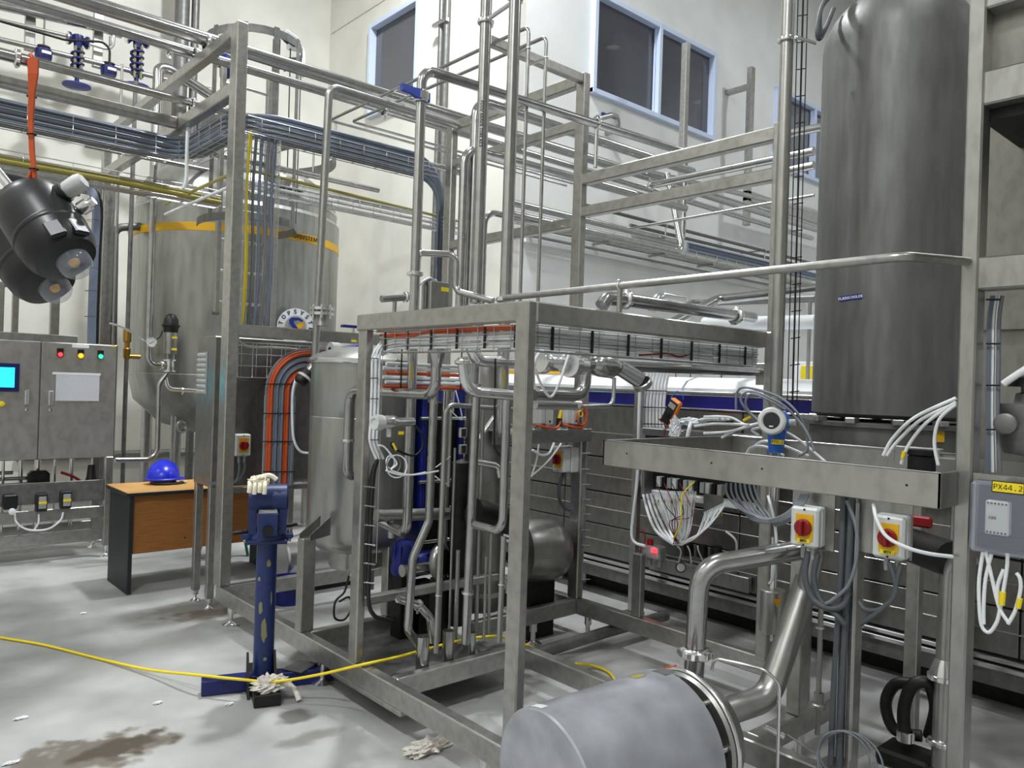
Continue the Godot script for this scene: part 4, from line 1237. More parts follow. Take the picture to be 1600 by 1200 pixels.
func hanging_actuators() -> void:
	var dep := 1.75
	var rgt := view * Vector3(1, 0, 0)
	var up := view * Vector3(0, 1, 0)
	var fwd := view * Vector3(0, 0, -1)
	var ax := (rgt * 0.62 - up * 0.74 - fwd * 0.25).normalized()
	var side := ax.cross(fwd).normalized()
	for i in 2:
		var t := thing("valve_actuator", ["front one of two black valve actuators hanging from the orange strap", "rear one of two black valve actuators hanging from the orange strap"][i], "actuator")
		var c := qd(72, 358, dep) if i == 0 else qd(46, 402, dep + 0.16)
		var r := 0.078
		obj("body", lathe(mb(), [[0.0, -0.115], [0.05, -0.11], [0.066, -0.095], [r * 0.97, -0.07], [r, -0.03], [r * 1.005, 0.02], [r * 1.0, 0.05], [r * 0.96, 0.075], [r * 0.82, 0.096], [r * 0.5, 0.105], [0.0, 0.107]], c, ax, 40), M.blackplastic, t)
		obj("body_ring", lathe(mb(), [[r * 1.0, 0.016], [r * 1.025, 0.02], [r * 1.025, 0.028], [r * 1.0, 0.032]], c, ax, 40), M.blackplastic, t)
		var tip := c + ax * 0.1 + side * (0.0)
		obj("indicator_cap", lathe(mb(), [[0.036, 0.0], [0.034, 0.022], [0.026, 0.034], [0.0, 0.037]], tip + rgt * 0.012, ax, 20), M.clear, t)
		obj("indicator_disc", lathe(mb(), [[0.012, 0.004], [0.01, 0.012], [0.0, 0.013]], tip + rgt * 0.012, ax, 16), M.gold, t)
		if i == 0:
			for k in 2:
				var wp := c + ax * (0.045 + 0.0 * k) + (rgt * 0.5 - fwd * 1.0 + up * 0.25).normalized().rotated(ax, -0.75 + 0.7 * k) * r * 0.99
				var nn := (wp - c - ax * (wp - c).dot(ax)).normalized()
				obj("window_boss", box(mb(), wp, Vector3(0.042, 0.034, 0.012), 0.004, Basis(ax, nn.cross(ax), nn)), M.blackplastic, t)
			var g := qd(106, 297, dep + 0.01)
			var gd := (rgt * 0.8 + up * 0.5).normalized()
			obj("gland_socket", rod(mb(), g - gd * 0.05, g - gd * 0.005, 0.024, 20), M.blackplastic, t)
			obj("cable_gland", lathe(mb(), [[0.017, -0.01], [0.02, 0.0], [0.021, 0.03], [0.018, 0.042], [0.0, 0.043]], g, gd, 6), M.greybox, t)
			var g2 := qd(124, 328, dep + 0.02)
			obj("air_port", rod(mb(), g2 - gd * 0.05, g2 - gd * 0.012, 0.021, 18), M.blackplastic, t)
			obj("air_coupling", lathe(mb(), [[0.012, -0.015], [0.012, 0.0], [0.016, 0.004], [0.016, 0.026], [0.01, 0.03], [0.01, 0.04], [0.0, 0.04]], g2, gd, 14), M.bright, t)
		else:
			var sh := qd(12, 315, dep + 0.1)
			obj("mounting_clamp", rod(mb(), sh - rgt * 0.09 - up * 0.01, sh + rgt * 0.045 + up * 0.012, 0.026, 18), M.charcoal, t)
			obj("shaft", rod(mb(), qd(-12, 258, dep + 0.12), qd(22, 300, dep + 0.12), 0.011, 12), M.bright, t)
		seat(t)
	# strap and the pipe it hangs from
	var sp := pipe("polished pipe end with a coupling that holds the orange strap, top left", [Vector3(-3.98, qd(40, 94, dep).y, qd(40, 94, dep).z), qd(30, 93, dep) * Vector3(1, 0, 0) + Vector3(0, qd(40, 94, dep).y, qd(40, 94, dep).z), qd(58, 98, dep) * Vector3(1, 0, 0) + Vector3(0, qd(40, 94, dep).y, qd(40, 94, dep).z)], 0.013)
	union(Vector3(qd(25, 93, dep).x, qd(40, 94, dep).y, qd(40, 94, dep).z), Vector3.RIGHT, 0.013, sp)
	seat(sp)
	var s := thing("orange_strap", "orange lifting strap holding up the two black valve actuators", "strap")
	var st := mb()
	var sd := Vector3(0, 0, 0)
	var top := qd(52, 92, dep - 0.016)
	var path := [top, qd(52, 115, dep - 0.016), qd(50, 145, dep - 0.01), qd(48, 190, dep), qd(50, 235, dep), qd(53, 265, dep)]
	var wid := [0.0115, 0.0105, 0.0065, 0.0052, 0.0052, 0.005]
	for i in path.size() - 1:
		var a: Vector3 = path[i]
		var b: Vector3 = path[i + 1]
		var wa: float = wid[i]
		var wb: float = wid[i + 1]
		var d := fwd * 0.003
		quad(st, a - rgt * wa - d, a + rgt * wa - d, b + rgt * wb - d, b - rgt * wb - d, -fwd)
		quad(st, a - rgt * wa + d, a + rgt * wa + d, b + rgt * wb + d, b - rgt * wb + d, fwd)
		quad(st, a - rgt * wa - d, a - rgt * wa + d, b - rgt * wb + d, b - rgt * wb - d, -rgt)
		quad(st, a + rgt * wa - d, a + rgt * wa + d, b + rgt * wb + d, b + rgt * wb - d, rgt)
	obj("webbing", st, M.orange, s)
	obj("loop", torus(mb(), Vector3(top.x, qd(40, 94, dep).y, qd(40, 94, dep).z), Vector3.RIGHT, 0.0155, 0.0045, 20, 8), M.orange, s)
	obj("strap_tail", tube(mb(), smooth([qd(53, 262, dep), qd(46, 276, dep), qd(40, 292, dep)]), 0.0045, 8), M.orange, s)
	obj("strap_tail", tube(mb(), smooth([qd(53, 262, dep), qd(54, 278, dep), qd(52, 302, dep)]), 0.0052, 8), M.orange, s)
	for v in [151, 210, 264]:
		tie(qd(49.5 if v < 260 else 53.0, v, dep), Vector3.UP, 0.0085, s)
	seat(s)

func left_pipes() -> void:
	var z := -7.05
	var t := pipe("polished process pipe running down to the black topped valve left of the tank", [qz(245, 200, z), qz(231, 560, z), qz(246, 571, z), qz(262, 571, z)], 0.026, null, 0.09)
	t.get_child(0).mesh = tube(mb(), bend([Vector3(qz(237, 400, z).x, 3.4, z), Vector3(qz(237, 400, z).x, qz(240, 571, z).y, z), Vector3(qz(262, 571, z).x, qz(262, 571, z).y, z)], 0.1), 0.026, 14).commit()
	union(qz(253, 571, z), Vector3.RIGHT, 0.026, t)
	seat(t)
	var v := thing("valve_actuator", "black domed valve head on a steel cylinder in front of the tall tank", "valve")
	var p := qz(265, 571, z)
	obj("valve_body", lathe(mb(), [[0.0, -0.06], [0.034, -0.05], [0.04, 0.0], [0.034, 0.05], [0.0, 0.06]], p, Vector3.UP, 18), M.bright, v)
	for dy in [-0.05, 0.045]:
		obj("valve_clamp", lathe(mb(), [[0.03, -0.008], [0.055, -0.006], [0.055, 0.006], [0.03, 0.008]], p + Vector3(0, dy, 0), Vector3.UP, 18), M.bright, v)
	obj("cylinder", lathe(mb(), [[0.0, 0.1], [0.052, 0.1], [0.056, 0.11], [0.056, 0.285], [0.05, 0.29], [0.0, 0.29]], p, Vector3.UP, 24), M.steel, v)
	for sx in [-1.0, 1.0]:
		obj("yoke", rod(mb(), p + Vector3(sx * 0.025, 0.04, 0.02), p + Vector3(sx * 0.025, 0.11, 0.02), 0.008, 8), M.steel, v)
	obj("control_head", lathe(mb(), [[0.0, 0.29], [0.058, 0.29], [0.062, 0.33], [0.074, 0.34], [0.074, 0.352], [0.064, 0.356], [0.058, 0.4], [0.04, 0.435], [0.018, 0.448], [0.0, 0.45]], p, Vector3.UP, 26), M.black, v)
	for dy in [0.14, 0.24]:
		obj("tag_plate", box(mb(), p + Vector3(0.016, dy, 0.056), Vector3(0.045, 0.018, 0.006), 0.001), M.yellow, v)
	seat(v)
	var g := thing("pressure_gauge", "small round white pressure gauge on the pipe left of the black topped valve", "gauge")
	var gp := qz(237, 535, z + 0.06)
	var gn := Vector3(-0.25, 0, 1).normalized()
	obj("case", lathe(mb(), [[0.0, 0.0], [0.04, 0.0], [0.042, 0.02], [0.036, 0.024]], gp - gn * 0.02, gn, 26), M.bright, g)
	obj("dial", lathe(mb(), [[0.036, 0.02], [0.0, 0.021]], gp - gn * 0.02, gn, 24), M.white, g)
	obj("needle", box(mb(), gp + gn * 0.003, Vector3(0.044, 0.004, 0.002), 0.0, Basis(gn, 0.6) * Basis(Vector3.UP.cross(gn), Vector3.UP, gn)), M.charcoal, g)
	obj("arm", rod(mb(), gp - gn * 0.02, Vector3(qz(237, 535, z).x, gp.y, z), 0.008, 8), M.bright, g)
	seat(g)
	cable("thin air hose sagging from the left riser to the small pressure gauge", [qz(171, 505, z), qz(195, 513, z), qz(226, 533, z)], 0.009, M.bright, "air_hose", "hose")
	cable("thin black lead looping from the black valve head to the gauge pipe", [qz(254, 517, z), qz(250, 526, z), qz(245, 530, z)], 0.005, M.black, "lead", "cable")
	# lower bent pipe to the cabinet
	t = pipe("bent steel pipe dropping beside the tank and turning under the control cabinet", [qz(262, 583, z), qz(249, 600, z), qz(246, 718, z), qz(180, 719, z)], 0.022, null, 0.1)
	seat(t)
	t = pipe("short level pipe from the valve to the cabinet with the louvre", [qz(258, 590, z), qz(262, 608, z), qz(310, 611, z)], 0.02, M.bright, 0.08)
	clampring(qz(285, 610, z), Vector3.RIGHT, 0.021, t)
	seat(t)
	# risers between cabinet and tank
	var q := qz(168, 400, -8.3)
	t = thing("service_post", "broad grey steel post rising behind the control cabinet beside the cable bundle", "post")
	obj("post_tube", span(mb(), Vector3(q.x - 0.055, 0.0, -8.34), Vector3(q.x + 0.045, 3.4, -8.26), 0.005), M.beam, t)
	obj("post_base", box(mb(), Vector3(q.x, 0.006, -8.3), Vector3(0.2, 0.012, 0.2), 0.002), M.beam, t)
	seat(t)
	q = qz(181, 400, -8.2)
	t = pipe("slim steel pipe left of the tank, nearest the broad grey post", [Vector3(q.x, 1.0, -8.2), Vector3(q.x, 4.6, -8.2)], 0.013, M.steel)
	seat(t)
	t = pipe("dull elbow pipe leaving the upper side of the tank and dropping behind the cabinet", [qz(176, 540, -8.3), qz(179, 356, -8.3), qz(206, 354, -8.3), qz(222, 354, -8.3)], 0.038, M.dull, 0.13)
	clampring(qz(201, 355, -8.3), Vector3.RIGHT, 0.04, t)
	seat(t)
	q = qz(203, 400, -8.0)
	t = pipe("upright pipe with a brass fitting between the cabinet and the tall tank", [Vector3(q.x, 0.0, -8.0), Vector3(q.x, 4.4, -8.0)], 0.02, M.dull)
	obj("brass_fitting", lathe(mb(), [[0.0, 0.0], [0.02, 0.0], [0.03, 0.02], [0.034, 0.1], [0.024, 0.11], [0.024, 0.16], [0.036, 0.17], [0.036, 0.28], [0.02, 0.29], [0.0, 0.29]], Vector3(q.x, 1.75, -8.0), Vector3.UP, 14), M.brass, t)
	obj("brass_branch", rod(mb(), Vector3(q.x, 1.78, -8.0), Vector3(q.x + 0.12, 1.78, -8.0), 0.022, 10), M.brass, t)
	seat(t)
	t = pipe("level pipe along the foot of the far wall behind the table", [Vector3(1.8, qz(250, 708, -10.95).y, -10.95), Vector3(5.6, qz(250, 708, -10.95).y, -10.95)], 0.05, M.steel)
	seat(t)
	# cables at tray end hanging
	cable("pale plastic strip hanging from the lower bridge bar", [qz(295, 185, -6.1), qz(293, 215, -6.1), qz(292, 245, -6.1), qz(291, 280, -6.1), qz(286, 295, -6.1)], 0.014, M.cablewhite, "plastic_strip", "strip")
	var sb := thing("lamp_batten", "slanting grey light batten above the hanging black actuators", "batten")
	obj("batten_body", bar(mb(), qz(-30, 252, -8.6), qz(160, 297, -8.6), 0.12, 0.14), M.dull, sb)
	obj("batten_edge", bar(mb(), qz(-30, 268, -8.55), qz(125, 303, -8.55), 0.05, 0.05), M.black, sb)
	seat(sb)
	t = pipe("thin dark conduit line slanting behind the bridge toward the tank top", [qz(0, 33, -9.0), qz(100, 62, -9.0), qz(172, 66, -9.0), qz(171, 100, -9.0)], 0.012, M.darkmetal, 0.15)
	seat(t)

func table_area() -> void:
	var t := thing("work_table", "wooden topped work table with black side panels holding a blue helmet", "table")
	var zf := -6.09
	var zb := -6.64
	obj("tabletop", span(mb(), Vector3(1.7, 0.727, zb), Vector3(2.92, 0.752, zf), 0.004), M.wood, t)
	obj("edge_band", span(mb(), Vector3(1.695, 0.722, zb - 0.005), Vector3(2.925, 0.747, zf + 0.005), 0.003), M.charcoal, t)
	for x in [1.72, 2.86]:
		obj("side_panel", span(mb(), Vector3(x, 0.0, zb + 0.02), Vector3(x + 0.03, 0.722, zf - 0.015), 0.003), M.charcoal, t)
	obj("front_panel", span(mb(), Vector3(1.75, 0.29, zf - 0.06), Vector3(2.86, 0.722, zf - 0.04), 0.002), M.woodpanel, t)
	obj("cam_bolt", lathe(mb(), [[0.0, 0.0], [0.006, 0.0], [0.006, 0.003], [0.0, 0.003]], qz(289, 840, zf - 0.04), Vector3.BACK, 10), M.darkmetal, t)
	seat(t)
	# helmet
	var h := thing("safety_helmet", "blue safety helmet lying on the wooden work table", "helmet")
	var hc := qy(258, 757, 0.752) + Vector3(0, 0, -0.05)
	var st := mb()
	var nu := 36
	var nv := 12
	var pos := func(i: int, j: int) -> Vector3:
		var a := TAU * i / nu
		var b := PI * 0.5 * j / nv
		var ridge := 0.008 * exp(-pow(sin(a) * cos(b) * 9.0, 2.0))
		var d := Vector3(cos(a) * cos(b) * 0.125, sin(b) * 0.135 + ridge, sin(a) * cos(b) * 0.1)
		return hc + Vector3(0, 0.05, 0) + d
	for j in nv:
		for i in nu:
			var a: Vector3 = pos.call(i, j)
			var b: Vector3 = pos.call(i + 1, j)
			var d: Vector3 = pos.call(i, j + 1)
			var e: Vector3 = pos.call(i + 1, j + 1)
			var o := hc + Vector3(0, 0.04, 0)
			tri(st, a, b, e, (a - o).normalized(), (b - o).normalized(), (e - o).normalized())
			if j < nv - 1:
				tri(st, a, e, d, (a - o).normalized(), (e - o).normalized(), (d - o).normalized())
	obj("helmet_shell", st, M.helmet, h)
	var br := mb()
	for i in nu:
		var a := TAU * i / nu
		var b := TAU * (i + 1) / nu
		var w := func(x: float) -> float: return 0.012 + 0.034 * pow(maxf(0.0, cos(x)), 2.0)
		var p0 := hc + Vector3(cos(a) * 0.125, 0.05, sin(a) * 0.1)
		var p1 := hc + Vector3(cos(b) * 0.125, 0.05, sin(b) * 0.1)
		var q0 := hc + Vector3(cos(a) * (0.125 + w.call(a)), 0.042, sin(a) * (0.1 + w.call(a) * 0.6))
		var q1 := hc + Vector3(cos(b) * (0.125 + w.call(b)), 0.042, sin(b) * (0.1 + w.call(b) * 0.6))
		quad(br, p0, p1, q1, q0, Vector3.UP)
		quad(br, p0 - Vector3(0, 0.006, 0), p1 - Vector3(0, 0.006, 0), q1 - Vector3(0, 0.006, 0), q0 - Vector3(0, 0.006, 0), Vector3.DOWN)
		quad(br, q0, q1, q1 - Vector3(0, 0.006, 0), q0 - Vector3(0, 0.006, 0), (q0 - hc))
	obj("brim", br, M.helmet, h)
	obj("head_band", lathe(mb(), [[0.085, 0.0], [0.095, 0.0], [0.1, 0.05], [0.09, 0.05], [0.085, 0.0]], hc, Vector3.UP, 26), M.black, h)
	obj("chin_strap", tube(mb(), smooth([hc + Vector3(-0.1, 0.02, 0.05), hc + Vector3(-0.03, 0.012, 0.1), hc + Vector3(0.06, 0.01, 0.1), hc + Vector3(0.14, 0.01, 0.06)]), 0.008, 7), M.charcoal, h)
	obj("buckle", box(mb(), hc + Vector3(0.14, 0.012, 0.05), Vector3(0.05, 0.02, 0.03), 0.006), M.greybox, h)
	seat(h)
	# stool behind the table
	var s := thing("plastic_stool", "green plastic stool seen only by its legs behind the work table", "stool")
	var sc := qy(352, 872, 0) + Vector3(0, 0, -0.05)
	obj("stool_seat", lathe(mb(), [[0.0, 0.45], [0.14, 0.45], [0.15, 0.44], [0.15, 0.41], [0.13, 0.41], [0.0, 0.42]], sc, Vector3.UP, 24), M.green, s)
	for k in 4:
		var a := 0.35 + k * PI * 0.5
		var d := Vector3(cos(a), 0, sin(a))
		obj("leg", bar(mb(), sc + d * 0.21, sc + d * 0.13 + Vector3(0, 0.42, 0), 0.05, 0.025, 0.004), M.green, s)
	seat(s)
	# enclosure with louvre on legs
	var e := thing("switch_enclosure", "upright stainless enclosure with a louvre vent on legs behind the left frame post", "cabinet")
	obj("body", span(mb(), Vector3(2.04, 0.85, -5.73), Vector3(2.8, 1.9, -5.4), 0.006), M.sheet, e)
	obj("front_plate", span(mb(), Vector3(2.1, 0.95, -5.4), Vector3(2.36, 1.6, -5.392), 0.002), M.sheet, e)
	obj("louvre_frame", span(mb(), Vector3(2.036, 1.49, -5.71), Vector3(2.04, 1.79, -5.53), 0.001), M.lightgrey, e)
	for k in 8:
		obj("louvre_slat", box(mb(), Vector3(2.032, 1.51 + k * 0.037, -5.62), Vector3(0.014, 0.022, 0.15), 0.003, Basis(Vector3.BACK, 0.5)), M.greybox, e)
	for z in [-5.69, -5.43]:
		obj("leg", span(mb(), Vector3(2.04, 0.08, z - 0.025), Vector3(2.09, 0.86, z + 0.025), 0.004), M.beam, e)
		foot(Vector3(2.065, 0, z), 0.08, e, 0.035)
	obj("leg", span(mb(), Vector3(2.74, 0.08, -5.71), Vector3(2.79, 0.86, -5.66), 0.004), M.beam, e)
	foot(Vector3(2.765, 0, -5.685), 0.08, e, 0.035)
	obj("shelf_rail", span(mb(), Vector3(2.09, 0.815, -5.34), Vector3(2.8, 0.855, -5.3), 0.003), M.beam, e)
	seat(e)
	# isolator switch on it
	isolator("small red and yellow isolator switch on the enclosure behind the left frame post", qz(377, 695, -5.34), Vector3.BACK, 0.11, 0.155, 0.09, "", 0)
	# wire basket grid above, and the arching orange and grey cables
	var g := thing("wire_grid", "wire mesh grid with a pale cable right of the left frame post, under the bar", "cable tray")
	basket(g, [Vector3(2.1, 1.62, -5.25), Vector3(2.95, 1.62, -5.25)], Vector3.BACK, Vector3.UP, 0.06, 0.24, 0.1, 0.003, 1)
	obj("cable", tube(mb(), smooth([qz(371, 526, -5.24), qz(378, 536, -5.24), qz(392, 542, -5.24), qz(430, 543, -5.24), qz(465, 546, -5.24)]), 0.008, 7), M.cream, g)
	obj("rail", rod(mb(), qz(360, 538, -5.24), qz(470, 547, -5.24), 0.006, 8), M.bright, g)
	seat(g)
	var b := thing("cable_bundle", "wide bundle of orange and grey cables arching down beside the small vessel", "cable bundle")
	var zc := -5.22
	for k in 15:
		var f := k / 14.0
		var u: float = lerpf(415.0, 455.0, f)
		var ytop: float = qz(500, lerpf(548.0, 592.0, f), zc).y
		var xv: float = qz(u, 650, zc).x
		var rb: float = lerpf(0.3, 0.1, f)
		var zo := zc + 0.012 * ((k * 7) % 3)
		var pts := bend([Vector3(2.98, ytop, zo), Vector3(xv, ytop, zo), Vector3(xv, 0.86, zo)], rb, 9)
		var m: Material = M.orange if k in [1, 2, 6, 10, 11] else (M.cablegrey if k % 2 == 0 else M.cableblue)
		obj("cable", tube(mb(), pts, 0.0115, 7), m, b)
	for v in [600, 646, 690, 737]:
		obj("tie_bar", rod(mb(), qz(411, v, zc + 0.035), qz(461, v, zc + 0.035), 0.004, 6), M.black, b)
	for u in [412.0, 459.0]:
		obj("rail", rod(mb(), Vector3(qz(u, 680, zc).x, 0.86, zc), Vector3(qz(u, 680, zc).x, 1.5, zc), 0.005, 6), M.wire, b)
	seat(b)
	cable("pale cable looping below the black cap beside the orange bundle", [qz(462, 592, -5.1), qz(457, 620, -5.1), qz(458, 680, -5.1), qz(468, 704, -5.1), qz(483, 708, -5.1)], 0.009, M.cablewhite)
	vise()

func isolator(label: String, p: Vector3, n: Vector3, w: float, h: float, d: float, words: String, lead := 3) -> Node3D:
	var t := thing("isolator_switch", label, "switch")
	var r := Vector3.UP.cross(n).normalized()
	var B := Basis(r, Vector3.UP, n)
	obj("box_body", box(mb(), p - n * d * 0.25, Vector3(w, h, d * 0.5), 0.006, B), M.greybox, t)
	obj("box_lid", box(mb(), p + n * d * 0.23, Vector3(w * 0.985, h * 0.985, d * 0.42), 0.008, B), M.greybox, t)
	var f := p + n * d * 0.44
	obj("yellow_plate", box(mb(), f + n * 0.002 + r * w * 0.02, Vector3(w * 0.62, h * 0.66, 0.004), 0.001, B), M.gold, t)
	obj("knob_disc", lathe(mb(), [[w * 0.3, 0.0], [w * 0.3, 0.012], [w * 0.26, 0.016], [0.0, 0.017]], f + n * 0.004, n, 26), M.red, t)
	obj("knob_grip", box(mb(), f + n * 0.03, Vector3(w * 0.13, w * 0.52, 0.024), 0.005, B), M.red, t)
	for s in [-1.0, 1.0]:
		obj("screw", lathe(mb(), [[0.004, 0.0], [0.004, 0.002], [0.0, 0.002]], f + Vector3.UP * s * h * 0.44, n, 10), M.black, t)
	if words != "":
		obj("tag_plate", box(mb(), f + n * 0.002 - Vector3.UP * h * 0.33, Vector3(w * 0.46, h * 0.11, 0.005), 0.001, B), M.yellow, t)
		text("lettering", words, h * 0.085, f + n * 0.0055 - Vector3.UP * h * 0.33, r, Vector3.UP, M.black, t, 0.001)
	for k in 2:
		var g := p - Vector3.UP * h * 0.5 + r * w * (-0.12 + 0.34 * k)
		obj("cable_gland", lathe(mb(), [[0.0, 0.0], [w * 0.1, 0.0], [w * 0.1, -0.02], [w * 0.08, -0.045], [0.0, -0.045]], g, Vector3.UP, 12), M.lightgrey, t)
		if lead == 0:
			obj("lead", tube(mb(), smooth([g + Vector3(0, -0.04, 0), g + Vector3(0.005, -0.1, 0), g + r * (-0.02 - 0.03 * k) + Vector3(0, -0.18, 0.0), g + r * (-0.12 - 0.03 * k) + Vector3(0, -0.2, -0.01), g + r * (-0.2) + Vector3(0, -0.175, -0.02)]), 0.007, 7), M.cablegrey, t)
	seat(t)
	return t
func vise() -> void:
	var c := Vector3(1.78, 0, -3.9)
	var t := thing("vise_stand", "worn blue vise pedestal with a bench vise on a steel cross base", "vise")
	var ax := Vector3(0.94, 0, 0.32).normalized()
	var ay := Vector3(-0.32, 0, 0.94)
	obj("base_beam", bar(mb(), c - ax * 0.30 + Vector3(0, 0.04, 0), c + ax * 0.36 + Vector3(0, 0.04, 0), 0.08, 0.075, 0.004), M.bluevalve, t)
	obj("base_beam", bar(mb(), c - ay * 0.22 + Vector3(0, 0.032, 0), c + ay * 0.27 + Vector3(0, 0.032, 0), 0.13, 0.06, 0.004), M.darkmetal, t)
	for s in [-1.0, 1.0]:
		var gp := mb()
		prism(gp, PackedVector2Array([Vector2(0, 0), Vector2(0.13, 0), Vector2(0, 0.2)]), c + ax * (-0.075 if s < 0 else 0.06) * 1.0 + ay * 0.02, ay, Vector3.UP, 0.012)
		obj("gusset", gp, M.darkmetal, t)
	obj("column", lathe(mb(), [[0.0, 0.06], [0.052, 0.06], [0.052, 0.775], [0.0, 0.775]], c, Vector3.UP, 28), M.bluedark, t)
	# worn patches of bare paint on the column
	var nz := FastNoiseLite.new()
	nz.seed = 5
	for q in [[412, 985, 0.05, 0.1], [407, 950, 0.035, 0.05], [405, 905, 0.03, 0.02], [420, 880, 0.035, 0.03], [414, 1030, 0.03, 0.015], [424, 935, 0.012, 0.06]]:
		var p := qc(q[0], q[1], c.x, c.z, 0.0525)
		var poly := PackedVector2Array()
		for i in 14:
			var a := TAU * i / 14.0
			var k := 0.5 + 0.6 * absf(nz.get_noise_2d(i * 40.0, q[1]))
			poly.append(Vector2(cos(a) * q[2] * 0.5 * k, sin(a) * q[3] * 0.5 * (0.6 + k)))
		var n := Vector3(p.x - c.x, 0, p.z - c.z).normalized()
		obj("paint_chip", prism(mb(), poly, p - n * 0.0008, Vector3.UP.cross(n), Vector3.UP, 0.0012), M.chip, t)
	var top := c + Vector3(0, 0.765, 0)
	var n2 := (Vector3(EYE.x, 0, EYE.z) - Vector3(c.x, 0, c.z)).normalized()
	var r2 := Vector3.UP.cross(n2).normalized()
	var B := Basis(r2, Vector3.UP, n2)
	obj("top_plate", box(mb(), top + Vector3(0, 0.01, 0), Vector3(0.2, 0.02, 0.16), 0.004, B), M.bluedark, t)
	for sgn in [-1.0, 1.0]:
		obj("swivel_lug", box(mb(), top + r2 * sgn * 0.1 + Vector3(0, 0.032, 0), Vector3(0.06, 0.03, 0.05), 0.008, B), M.bluedark, t)
		obj("lug_bolt", rod(mb(), top + r2 * sgn * 0.11 + Vector3(0, 0.0, 0), top + r2 * sgn * 0.11 + Vector3(0, 0.065, 0), 0.011, 8), M.steel, t)
	obj("vise_base", lathe(mb(), [[0.0, 0.02], [0.09, 0.02], [0.09, 0.045], [0.07, 0.075], [0.0, 0.075]], top, Vector3.UP, 24), M.bluedark, t)
	var body := mb()
	prism(body, PackedVector2Array([Vector2(-0.095, 0.05), Vector2(-0.098, 0.2), Vector2(-0.075, 0.27), Vector2(0.08, 0.27), Vector2(0.1, 0.22), Vector2(0.092, 0.05), Vector2(0.056, 0.05), Vector2(0.056, 0.185), Vector2(-0.056, 0.185), Vector2(-0.056, 0.05)]), top - n2 * 0.08, r2, Vector3.UP, 0.14)
	obj("fixed_jaw", body, M.bluedark, t)
	obj("jaw_hood", lathe(mb(), [[0.0, -0.098], [0.075, -0.098], [0.078, 0.09], [0.07, 0.098], [0.0, 0.098]], top + Vector3(0, 0.225, 0), r2, 26), M.bluedark, t)
	obj("slide", box(mb(), top + Vector3(0, 0.118, 0) + n2 * 0.06, Vector3(0.1, 0.115, 0.22), 0.005, B), M.bluedark, t)
	obj("anvil_face", box(mb(), top + Vector3(0, 0.178, 0) + n2 * 0.11, Vector3(0.09, 0.006, 0.11), 0.001, B), M.plate, t)
	obj("screw", lathe(mb(), [[0.0, 0.0], [0.026, 0.0], [0.026, 0.04], [0.0, 0.04]], top + Vector3(0, 0.09, 0) + n2 * 0.16, n2, 14), M.black, t)
	obj("handle", rod(mb(), top + Vector3(0, 0.05, 0) - r2 * 0.17 + n2 * 0.02, top + Vector3(0, 0.08, 0) + r2 * 0.15 - n2 * 0.05, 0.01, 10), M.darkmetal, t)
	seat(t)
	var g := thing("work_glove", "crumpled cream work gloves lying on top of the vise", "gloves")
	var gp2 := qd(405, 752, 3.98)
	var gs := mb()
	crumple(gs, gp2, Vector3(0.06, 0.036, 0.05), 11, 0.5)
	obj("palm", gs, M.glove, g)
	for k in 4:
		var a := gp2 + r2 * (-0.045 + k * 0.024) + n2 * 0.02
		obj("finger", tube(mb(), smooth([a, a + r2 * 0.002 + Vector3(0, -0.02, 0.0) + n2 * 0.03, a + Vector3(0, -0.05 - 0.008 * (k % 2), 0) + n2 * 0.03]), 0.0115, 8), M.glove, g)
	obj("finger", tube(mb(), smooth([gp2 + Vector3(0, 0.02, 0), gp2 + r2 * 0.05 + Vector3(0, 0.03, 0), gp2 + r2 * 0.085 + Vector3(0, 0.008, 0)]), 0.012, 8), M.glove, g)
	seat(g)
	var w := thing("wiping_rag", "white paper rag bunched on the foot of the vise stand", "rag")
	var wc := c + ay * 0.2 + Vector3(0.02, 0.085, 0)
	obj("cloth", crumple(mb(), wc, Vector3(0.105, 0.05, 0.07), 23, 0.6), M.rag, w)
	obj("cloth_tail", tube(mb(), smooth([wc + r2 * 0.08, wc + r2 * 0.11 + Vector3(0, -0.03, 0.02), wc + r2 * 0.12 + Vector3(0, -0.075, 0.05)]), 0.014, 7), M.rag, w)
	seat(w)
	var pl := thing("base_plate", "loose grey square steel plate on the vise stand foot by the frame", "plate")
	obj("plate_sheet", box(mb(), c + ax * 0.2 + Vector3(0, 0.083, -0.02), Vector3(0.15, 0.008, 0.12), 0.002, Basis(Vector3.UP, 0.5)), M.dull, pl)
	seat(pl)
	var f := thing("floor_rag", "dirty white rag crumpled on the floor by the long base beam", "rag")
	obj("cloth", crumple(mb(), qy(670, 1166, 0.02), Vector3(0.13, 0.03, 0.06), 37, 0.75), M.rag, f)
	seat(f)

